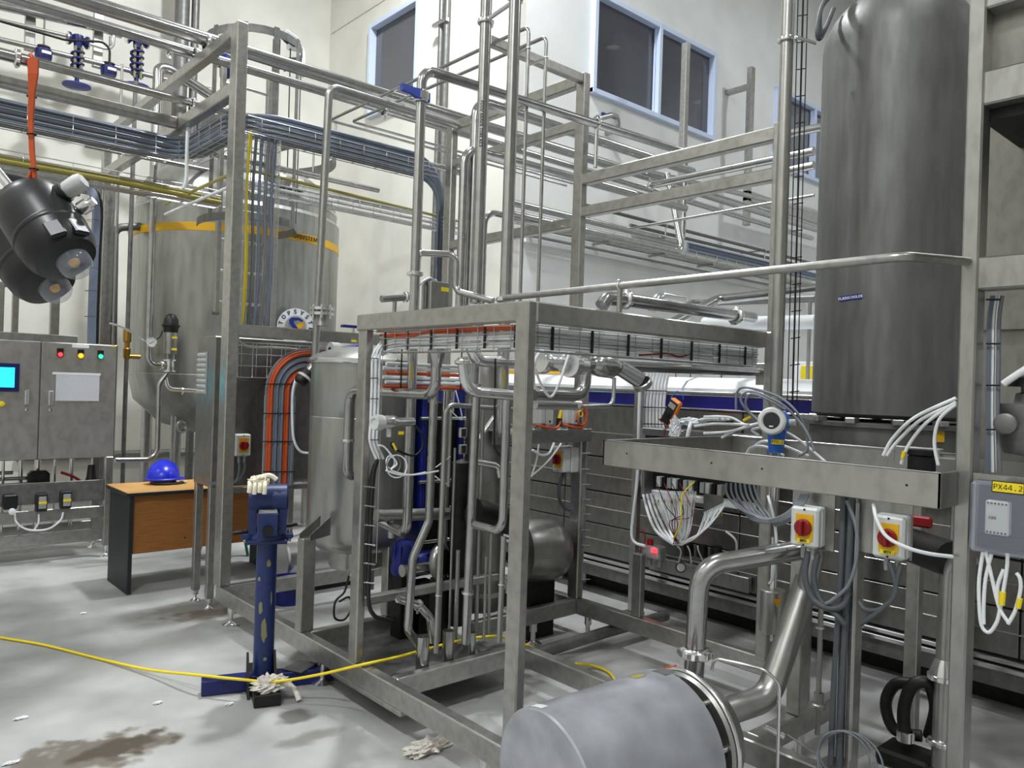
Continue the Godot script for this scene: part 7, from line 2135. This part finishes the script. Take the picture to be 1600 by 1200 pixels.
	for k in 6:
		for s in [-1.0, 1.0]:
			obj("terminal_hole", box(mb(), Vector3(2.854, c0.y + 0.047 * s, mz - 0.026 + k * 0.0104), Vector3(0.002, 0.006, 0.005), 0.0), M.charcoal, b)
	text("module_mark", "ABB", 0.012, Vector3(2.853, c0.y, mz - 0.012), Vector3.BACK, Vector3.UP, M.red, b, 0.001)
	obj("wire_block", span(mb(), Vector3(2.87, c0.y - 0.1, -0.9), Vector3(2.889, c0.y - 0.06, -0.75), 0.004), M.charcoal, b)
	var lp := qx(1575, 762, 2.833)
	obj("tag_border", box(mb(), Vector3(2.834, lp.y, lp.z), Vector3(0.002, 0.037, 0.092), 0.0), M.black, b)
	obj("tag_plate", box(mb(), Vector3(2.8325, lp.y, lp.z), Vector3(0.002, 0.031, 0.086), 0.0), M.yellow, b)
	text("lettering", "PX44.2", 0.0235, Vector3(2.831, lp.y, lp.z), Vector3.BACK, Vector3.UP, M.black, b, 0.001, "Droid Sans Mono")
	seat(b)
	var d := thing("air_tubes", "looped pale air tubes with yellow sleeves hanging below the clear module box", "hose")
	var loops := [[[1536, 862], [1530, 905], [1530, 945], [1534, 978], [1545, 988], [1556, 975], [1562, 955], [1573, 890], [1574, 865]], [[1540, 862], [1548, 895], [1557, 935], [1564, 955], [1575, 972]], [[1549, 866], [1540, 905], [1537, 945], [1537, 975]], [[1568, 890], [1559, 915], [1559, 940]], [[1575, 975], [1586, 955], [1594, 925], [1594, 905], [1588, 895]]]
	for l in loops:
		var pts: Array = []
		for q in l:
			pts.append(qx(q[0], q[1], 2.86))
		obj("air_tube", tube(mb(), smooth(pts), 0.006, 8), M.cablewhite, d)
	obj("marker_sleeve", rod(mb(), qx(1567, 925, 2.855), qx(1565, 945, 2.855), 0.0095, 8), M.yellow, d)
	obj("marker_sleeve", rod(mb(), qx(1594, 935, 2.855), qx(1591, 950, 2.855), 0.008, 8), M.yellow, d)
	seat(d)
func switches() -> void:
	isolator("red and yellow isolator switch tagged M05, left of the tray post", qx(1262, 822, 2.8), Vector3(-1, 0, 0.12).normalized(), 0.105, 0.15, 0.085, "M05", 3)
	isolator("red and yellow isolator switch tagged M11, right of the tray post", qx(1393, 838, 2.82), Vector3(-1, 0, 0.1).normalized(), 0.105, 0.15, 0.085, "M11", 3)
	var p := thing("switch_plate", "plain steel backing plate behind the M05 isolator switch", "plate")
	obj("plate_sheet", span(mb(), Vector3(2.845, qx(1300, 862, 2.85).y, qx(1238, 820, 2.85).z), Vector3(2.852, 1.265, -1.37), 0.002), M.steel, p)
	seat(p)
	p = thing("switch_plate", "plain steel backing plate behind the M11 isolator switch", "plate")
	obj("plate_sheet", span(mb(), Vector3(2.865, qx(1390, 872, 2.85).y, -1.29), Vector3(2.872, 1.265, qx(1426, 840, 2.87).z), 0.002), M.steel, p)
	seat(p)
	# conduits below
	var m5 := qx(1258, 862, 2.8)
	var m11 := qx(1390, 878, 2.82)
	cable("left grey conduit looping from the M05 switch to the tray post", [qx(1263, 862, 2.8), qx(1258, 900, 2.79), qx(1270, 935, 2.79), qx(1295, 950, 2.79), qx(1318, 945, 2.8), qx(1325, 925, 2.81)], 0.0125, M.conduit, "conduit", "conduit")
	cable("right grey conduit looping from the M05 switch to the tray post", [qx(1278, 866, 2.8), qx(1272, 905, 2.8), qx(1283, 938, 2.8), qx(1308, 962, 2.8), qx(1320, 975, 2.81)], 0.0105, M.conduit, "conduit", "conduit")
	cable("left grey conduit swinging from the M11 switch under the box", [qx(1390, 880, 2.8), qx(1398, 905, 2.8), qx(1398, 930, 2.8), qx(1375, 952, 2.8), qx(1352, 952, 2.81), qx(1342, 940, 2.82)], 0.009, M.conduit, "conduit", "conduit")
	cable("right grey conduit swinging from the M11 switch under the box", [qx(1408, 882, 2.8), qx(1402, 905, 2.8), qx(1394, 935, 2.8), qx(1370, 958, 2.8), qx(1345, 975, 2.81)], 0.009, M.conduit, "conduit", "conduit")
	cable("long pale cable sweeping over the M11 switch to the right column", [qx(1365, 788, 2.78), qx(1370, 812, 2.75), qx(1385, 838, 2.74), qx(1415, 855, 2.75), qx(1450, 865, 2.8), qx(1488, 870, 2.88)], 0.0068, M.cablewhite)
	cable("pale cable curving left of the tray post down behind the conduits", [qx(1323, 782, 2.79), qx(1338, 825, 2.79), qx(1338, 875, 2.79), qx(1325, 915, 2.785), qx(1300, 938, 2.78), qx(1290, 943, 2.78)], 0.0068, M.cablegrey)
	cable("thin white lead hanging left of the M05 switch", [qx(1200, 775, 2.95), qx(1210, 815, 2.9), qx(1213, 860, 2.9), qx(1208, 900, 2.9), qx(1202, 912, 2.9)], 0.006, M.cablewhite)
	var g := thing("grey_cables", "group of grey cables dipping from the tray toward the M05 switch", "cable")
	for k in 5:
		obj("cable", tube(mb(), smooth([qx(1252 + 3 * k, 772, 2.8), qx(1242 + 3 * k, 790, 2.78), qx(1222 + 2 * k, 806 + k, 2.77), qx(1195, 812 + k, 2.79), qx(1170, 800 + 2 * k, 2.83), qx(1152, 775 + k, 2.9)]), 0.0048, 7), M.cablegrey, g)
	seat(g)
func right_pipes() -> void:
	# tall riser in front of the right post
	var x := 3.55
	var p := qx(1222, 300, x)
	var t := pipe("tall thick riser pipe with a clamp in front of the right hand frame post", [Vector3(x, 1.0, p.z), Vector3(x, 5.2, p.z)], 0.032, M.steel)
	clampring(Vector3(x, qx(1232, 62, x).y, p.z), Vector3.UP, 0.034, t)
	clampring(Vector3(x, qx(1212, 645, x).y, p.z), Vector3.UP, 0.032, t)
	obj("clamp_arm", rod(mb(), Vector3(x - 0.06, qx(1212, 645, x).y, p.z + 0.03), Vector3(3.7, qx(1212, 645, x).y, p.z - 0.03), 0.009, 8), M.bright, t)
	obj("clamp_arm", rod(mb(), Vector3(x, qx(1232, 62, x).y, p.z + 0.05), Vector3(3.68, qx(1232, 62, x).y, p.z + 0.08), 0.009, 8), M.bright, t)
	seat(t)
	var w := thing("wire_strip", "thin wire ladder strip hanging beside the tall riser pipe and the large tank", "cable tray")
	var st := mb()
	for u in [1244.0, 1252.0, 1259.0]:
		var a := qx(u + 3, 0, 3.7)
		var b := qx(u - 14, 640, 3.7)
		tube(st, PackedVector3Array([a, b]), 0.0028 if u != 1252.0 else 0.005, 5, false)
	for k in 15:
		var v := 25.0 + 42.0 * k
		tube(st, PackedVector3Array([qx(1247 - v * 0.0218, v, 3.7), qx(1262 - v * 0.0218, v - 2, 3.7)]), 0.0028, 5, false)
	stuff(obj("strip_wires", st, M.darkmetal, w))
	seat(w)
	# pump discharge
	var z := -2.0
	t = pipe("thick polished pump pipe rising from a union and turning right above the grey drum", [qx(1084, 1055, 2.62), qx(1094, 885, 2.62), qx(1258, 858, 2.95)], 0.04, M.pipe, 0.11)
	union(qx(1086, 1020, 2.62), Vector3.UP, 0.042, t)
	obj("elbow", tube(mb(), bend([qx(1250, 860, 2.94), qx(1275, 856, 2.95), qx(1240, 1000, 2.95)], 0.1), 0.04, 16), M.steel, t)
	seat(t)
	t = pipe("thick slanting pipe coming down to the pump from the M05 switch", [qx(1262, 905, 2.98), qx(1200, 1090, 2.75), Vector3(2.47, 0.42, -1.66)], 0.05, M.steel, 0.12)
	seat(t)
	# small filter can
	var f := thing("sensor_can", "upright steel can with a yellow warning triangle left of the slanting pipe", "can")
	var fp := qx(1207, 950, 3.05)
	obj("can_body", lathe(mb(), [[0.0, -0.1], [0.05, -0.1], [0.052, -0.095], [0.052, 0.075], [0.048, 0.08], [0.0, 0.08]], fp, Vector3.UP, 26), M.steel, f)
	obj("top_stem", rod(mb(), fp + Vector3(0, 0.08, 0), fp + Vector3(0, 0.3, 0), 0.016, 12), M.bright, f)
	obj("drain_stem", rod(mb(), fp + Vector3(0, -0.1, 0), fp + Vector3(0, -0.14, 0), 0.008, 8), M.bright, f)
	var tn := (EYE - fp)
	tn.y = 0
	tn = tn.normalized()
	tn = tn.rotated(Vector3.UP, 0.35)
	obj("warning_triangle", prism(mb(), PackedVector2Array([Vector2(-0.02, 0.018), Vector2(0.02, 0.018), Vector2(0.0, -0.018)]), fp + tn * 0.052 + Vector3(0, 0.035, 0), Vector3.UP.cross(tn), Vector3.UP, 0.001), M.gold, f)
	seat(f)
	t = pipe("thin threaded rod between the slanting pipe and the tray post", [qx(1283, 945, 3.15), qx(1277, 1148, 3.15)], 0.011, M.steel)
	obj("bush", lathe(mb(), [[0.012, 0.0], [0.03, 0.0], [0.03, 0.012], [0.02, 0.016], [0.02, 0.06], [0.012, 0.06]], qx(1279, 1105, 3.15), Vector3.UP, 16), M.steel, t)
	clampring(qx(1281, 980, 3.15), Vector3.UP, 0.014, t)
	seat(t)
	# lower right pipe and hose loops
	t = pipe("upright pipe with a flared flange beside the right hand column, low down", [qx(1530, 868, 3.2), qx(1482, 880, 3.2), qx(1468, 1198, 3.2)], 0.03, M.steel, 0.08)
	obj("flange", lathe(mb(), [[0.03, 0.07], [0.042, 0.04], [0.05, 0.01], [0.056, 0.008], [0.056, -0.008], [0.03, -0.01]], qx(1474, 1058, 3.2), Vector3.UP, 24), M.bright, t)
	union(qx(1470, 1160, 3.2), Vector3.UP, 0.03, t)
	seat(t)
	var h := thing("hose_bends", "dark curled hose bends with a bright ferrule beside the lower right pipe", "hose")
	var hp := qx(1415, 1105, 3.25)
	obj("hose_bend", tube(mb(), smooth([qx(1440, 1150, 3.3), qx(1398, 1140, 3.28), qx(1384, 1100, 3.27), qx(1398, 1070, 3.27), qx(1425, 1068, 3.27)]), 0.023, 12), M.darkmetal, h)
	obj("hose_bend", tube(mb(), smooth([qx(1415, 1160, 3.2), qx(1412, 1110, 3.2), qx(1425, 1072, 3.2), qx(1450, 1068, 3.22), qx(1462, 1105, 3.25), qx(1452, 1150, 3.3)]), 0.024, 12), M.darkmetal, h)
	obj("ferrule", lathe(mb(), [[0.026, -0.02], [0.032, -0.018], [0.032, 0.018], [0.026, 0.02]], qx(1415, 1150, 3.2), Vector3.UP, 18), M.bright, h)
	obj("hose_block", box(mb(), qx(1420, 1185, 3.25), Vector3(0.16, 0.07, 0.2), 0.012), M.darkmetal, h)
	obj("hose_stand", box(mb(), qx(1420, 1185, 3.25) * Vector3(1, 0, 1) + Vector3(0, 0.02, 0), Vector3(0.1, 0.06, 0.14), 0.004), M.darkmetal, h)
	seat(h)
	t = pipe("dark motor body lying behind the M11 switch under the large tank", [qx(1405, 845, 3.5), qx(1490, 875, 3.2)], 0.07, M.darkmetal)
	obj("red_plate", box(mb(), qx(1440, 815, 3.4), Vector3(0.03, 0.045, 0.08), 0.01), M.red, t)
	seat(t)
	var lc := thing("cable_loops", "thin grey cable looped in rings at the foot of the tray post", "cable")
	var cp := qx(1318, 1180, 2.8)
	for i in 3:
		obj("loop", torus(mb(), cp + Vector3(0, -0.012 * i, 0.012 * i), Vector3(-1, 0.25 * i, 0.35), 0.085 + 0.012 * i, 0.0035, 30, 6), M.cablegrey, lc)
	obj("loop_tail", tube(mb(), smooth([qx(1230, 1148, 2.9), qx(1255, 1165, 2.85), qx(1280, 1185, 2.82), qx(1272, 1205, 2.8)]), 0.0035, 6), M.cablegrey, lc)
	seat(lc)
	t = pipe("bent bright wire tube curving beside the pump casing", [qx(1112, 1048, 2.5), qx(1116, 1028, 2.5), qx(1195, 1046, 2.52), qx(1218, 1068, 2.55), qx(1215, 1200, 2.55)], 0.006, M.bright, 0.05, "bent_tube")
	seat(t)
func instruments() -> void:
	var t := thing("pressure_transmitter", "blue and grey pressure transmitter with a round display above the open tray", "transmitter")
	var c := qx(1208, 658, 2.95)
	var n := (EYE + Vector3(0.35, 0.1, 0.75) - c).normalized()
	n = (Vector3(-0.93, 0.05, 0.25)).normalized()
	var r := Vector3.UP.cross(n).normalized()
	var u := n.cross(r)
	obj("housing", lathe(mb(), [[0.0, -0.12], [0.042, -0.12], [0.047, -0.11], [0.047, 0.0], [0.0, 0.0]], c, n, 28), M.bluelight, t)
	obj("bezel", lathe(mb(), [[0.047, 0.0], [0.056, 0.004], [0.057, 0.024], [0.05, 0.032], [0.038, 0.033], [0.034, 0.026]], c, n, 32), M.greybox, t)
	obj("display_glass", lathe(mb(), [[0.034, 0.026], [0.0, 0.0265]], c, n, 28), M.charcoal, t)
	obj("digits", box(mb(), c + n * 0.027 - u * 0.022, Vector3(0.016, 0.005, 0.001), 0.0, Basis(r, u, n)), M.white, t)
	obj("neck", lathe(mb(), [[0.0, -0.11], [0.03, -0.11], [0.034, -0.06], [0.04, -0.02], [0.0, 0.0]], c - n * 0.06 - Vector3(0, 0.02, 0), Vector3.UP, 22), M.bluelight, t)
	obj("stem", rod(mb(), c - n * 0.06 - Vector3(0, 0.12, 0), c - n * 0.06 - Vector3(0, 0.33, 0), 0.018, 14), M.bright, t)
	obj("side_plug", rod(mb(), c - n * 0.08 + r * 0.04, c - n * 0.08 + r * 0.07, 0.014, 10), M.greybox, t)
	var tp := c - n * 0.02 - Vector3(0, 0.085, 0)
	obj("tag_plate", box(mb(), tp + r * 0.015, Vector3(0.05, 0.02, 0.002), 0.0, Basis(r, u, n)), M.yellow, t)
	text("lettering", "PT8.2", 0.016, tp + r * 0.015 + n * 0.002, r, u, M.black, t, 0.001, "Droid Sans Mono")
	seat(t)
	var k := 0
	for q in [[[1150, 640], [1152, 612], [1170, 606], [1220, 622], [1252, 655], [1262, 700], [1248, 712]], [[1180, 655], [1162, 635], [1158, 620], [1176, 612], [1222, 632], [1250, 660], [1264, 682], [1272, 705]], [[1186, 658], [1168, 640], [1166, 624], [1180, 616], [1228, 640]]]:
		var pts: Array = []
		for s in q:
			pts.append(qx(s[0], s[1], 2.98 - 0.02 * k))
		cable(["outermost grey cable looping round the blue transmitter", "middle grey cable looping round the blue transmitter", "innermost grey cable looping behind the blue transmitter"][k], pts, 0.0055, M.cablegrey)
		k += 1
	k = 0
	for q in [[[1170, 664], [1120, 662], [1085, 666]], [[1185, 662], [1140, 674], [1100, 677]], [[1190, 660], [1150, 672], [1128, 684]], [[1188, 668], [1175, 672], [1186, 680]], [[1100, 651], [1140, 652], [1166, 664], [1190, 660]], [[1218, 672], [1245, 685], [1290, 722]], [[1165, 715], [1172, 700], [1195, 698], [1225, 712]], [[1168, 708], [1190, 690], [1220, 695], [1264, 713]]]:
		var pts: Array = []
		for s in q:
			pts.append(qx(s[0], s[1], 3.0 + 0.015 * k))
		cable(["white cable lying level toward the gloves from the transmitter", "white cable dipping left from the transmitter to the tray edge", "short white cable dropping at a slant left of the transmitter", "tiny white cable end just left of the transmitter", "thin white cable arching behind the pliers", "white cable falling right from the transmitter into the tray", "low pale cable hump inside the tray left of the bracket", "high pale cable hump inside the tray below the transmitter"][k], pts, 0.006, M.cablewhite)
		k += 1
	var y := thing("marker_tag", "yellow cable marker sleeve left of the blue transmitter", "tag")
	obj("sleeve", rod(mb(), qx(1162, 657, 2.97), qx(1175, 650, 2.97), 0.007, 8), M.yellow, y)
	seat(y)
	var rg := thing("grey_cables", "thick sheaf of grey cables hanging in a wide loop below the tray front", "cable")
	for i in 7:
		obj("cable", tube(mb(), smooth([qx(1135 + 7 * i, 755, 2.86), qx(1136 + 8 * i, 772 + i, 2.84), qx(1152 + 8 * i, 792 + 2 * i, 2.82), qx(1180 + 5 * i, 806 + 2 * i, 2.81), qx(1215, 812 + 1.5 * i, 2.8), qx(1245, 803 + 1.0 * i, 2.8)]), 0.005, 7), M.cablegrey, rg)
	seat(rg)
	k = 0
	for q in [[[1380, 712], [1395, 685], [1430, 652], [1494, 622]], [[1386, 712], [1402, 690], [1440, 655], [1494, 630]], [[1408, 725], [1420, 695], [1448, 660], [1494, 628]], [[1466, 727], [1460, 690], [1468, 655], [1494, 632]]]:
		var pts: Array = []
		for s in q:
			pts.append(qx(s[0], s[1], 3.0))
		cable(["leftmost white air hose arching from the column into the tray", "second white air hose from the left arching out of the column", "third white air hose with a yellow sleeve arching into the tray", "rightmost white air hose dropping steeply from the column"][k], pts, 0.0065, M.cablewhite, "air_hose", "hose")
		k += 1
	y = thing("marker_tag", "yellow sleeve on the third arching air hose in the tray", "tag")
	obj("sleeve", rod(mb(), qx(1410, 716, 2.995), qx(1413, 705, 2.995), 0.0075, 8), M.yellow, y)
	seat(y)

func foreground() -> void:
	# grey pump motor cover
	var a := Vector3(1.76, 0.335, -1.765)
	var b := Vector3(2.32, 0.358, -1.70)
	var ax := (b - a).normalized()
	var L := a.distance_to(b)
	var R := 0.258
	var t := thing("pump_drum", "large grey drum shaped motor cover lying in the front", "motor cover")
	obj("drum", lathe(mb(), [[0.0, 0.0], [R - 0.006, 0.0], [R, 0.006], [R, L], [R - 0.05, L], [R - 0.05, L - 0.03], [0.0, L - 0.03]], a, ax, 72), M.drum, t)
	var side := ax.cross(Vector3.UP).normalized()
	for q in [[0.05, 0.12, 0.045, 0.022], [0.5, 0.16, 0.05, 0.06]]:
		pass
	var lab := mb()
	var onr := func(s: float, ang: float, rr: float) -> Vector3:
		return a + ax * s + (Vector3.UP * cos(ang) - side * sin(ang)) * rr
	for q in [[0.0, 0.03, 0.12, 0.36, M.white, "paper_label"], [0.42, 0.47, 0.12, 0.3, M.yellowdull, "warning_label"], [0.52, 0.57, -0.05, 0.22, M.dull, "rating_plate"]]:
		var st := mb()
		for i in 6:
			var a0: float = lerpf(q[2], q[3], i / 6.0)
			var a1: float = lerpf(q[2], q[3], (i + 1) / 6.0)
			quad(st, onr.call(q[0], a0, R + 0.0012), onr.call(q[1], a0, R + 0.0012), onr.call(q[1], a1, R + 0.0012), onr.call(q[0], a1, R + 0.0012), onr.call(q[0], a0, 1.0) - a)
		obj(q[5], st, q[4], t)
	obj("cradle", span(mb(), Vector3(1.9, 0.0, -1.9), Vector3(2.25, 0.13, -1.56), 0.006), M.darkmetal, t)
	seat(t)
	# pump casing behind it
	var p := thing("pump_casing", "round polished pump casing with bolts at the right end of the grey drum", "pump")
	var pc := b + ax * 0.02
	obj("adapter", lathe(mb(), [[0.0, -0.02], [0.16, -0.02], [0.16, 0.07], [0.0, 0.07]], pc, ax, 36), M.darkmetal, p)
	obj("casing", lathe(mb(), [[0.0, 0.05], [0.225, 0.05], [0.235, 0.06], [0.235, 0.085], [0.21, 0.1], [0.2, 0.15], [0.15, 0.18], [0.06, 0.19], [0.0, 0.19]], pc, ax, 48), M.steel, p)
	obj("casing_ring", torus(mb(), pc + ax * 0.072, ax, 0.236, 0.012, 48, 8), M.bright, p)
	obj("casing_label", box(mb(), pc + ax * 0.072 + (Vector3.UP * 0.9 - side * 0.42).normalized() * 0.244, Vector3(0.035, 0.006, 0.06), 0.002, Basis(ax, (Vector3.UP * 0.9 - side * 0.42).normalized(), ax.cross((Vector3.UP * 0.9 - side * 0.42).normalized()))), M.orange, p)
	for k in 8:
		var an := k * TAU / 8.0 + 0.2
		var d := Vector3.UP * cos(an) - side * sin(an)
		obj("bolt", lathe(mb(), [[0.0, 0.02], [0.011, 0.02], [0.011, 0.045], [0.007, 0.05], [0.0, 0.05]], pc + d * 0.2, ax, 8), M.bright, p)
		obj("bolt", lathe(mb(), [[0.0, -0.015], [0.01, -0.015], [0.01, 0.045], [0.0, 0.045]], pc + d * 0.205, ax, 8), M.bright, p)
	obj("drain_valve", rod(mb(), qx(1195, 1135, 2.68), qx(1225, 1150, 2.72), 0.013, 10), M.bright, p)
	obj("pump_foot", span(mb(), pc + Vector3(0.0, -pc.y, -0.12), pc + Vector3(0.1, -0.19, 0.12), 0.004), M.darkmetal, p)
	seat(p)
	# hose over the floor
	cable("long yellow hose lying across the floor and over the frame base", [qy(-60, 985, 0.01), qy(0, 996, 0.01), qy(70, 1008, 0.01), qy(150, 1028, 0.01), qy(230, 1046, 0.03), qy(310, 1055, 0.09), qy(380, 1062, 0.10), qy(430, 1065, 0.11), qy(500, 1054, 0.16), qy(560, 1040, 0.245), qy(620, 1027, 0.247), qy(690, 1008, 0.25), qy(740, 997, 0.25), qy(786, 995, 0.24), qy(818, 1006, 0.245), qy(833, 1012, 0.2)], 0.0075, M.yellow, "yellow_hose", "hose")
	cable("short yellow hose end lying on the floor inside the frame", [qy(900, 1037, 0.06), qy(925, 1040, 0.02), qy(945, 1047, 0.01), qy(958, 1058, 0.01), qy(964, 1075, 0.01)], 0.008, M.yellow, "yellow_hose", "hose")
	# crumbs of paper
	var k := 0
	for q in [[130, 958], [32, 1122], [246, 1098], [16, 1192], [358, 1100]]:
		var s := thing("paper_scrap", ["paper scrap on the floor in front of the work table", "long white scrap near the left edge above the wet stain", "tiny white scrap right of the left edge, under the hose", "white scrap in the bottom left corner beside the wet stain", "tiny scrap in front of the vise stand foot"][k], "scrap")
		obj("scrap", crumple(mb(), qy(q[0], q[1], 0.005), Vector3(0.022 + 0.01 * (k % 2), 0.006, 0.014), 70 + k, 0.8), M.white, s)
		k += 1
		seat(s)
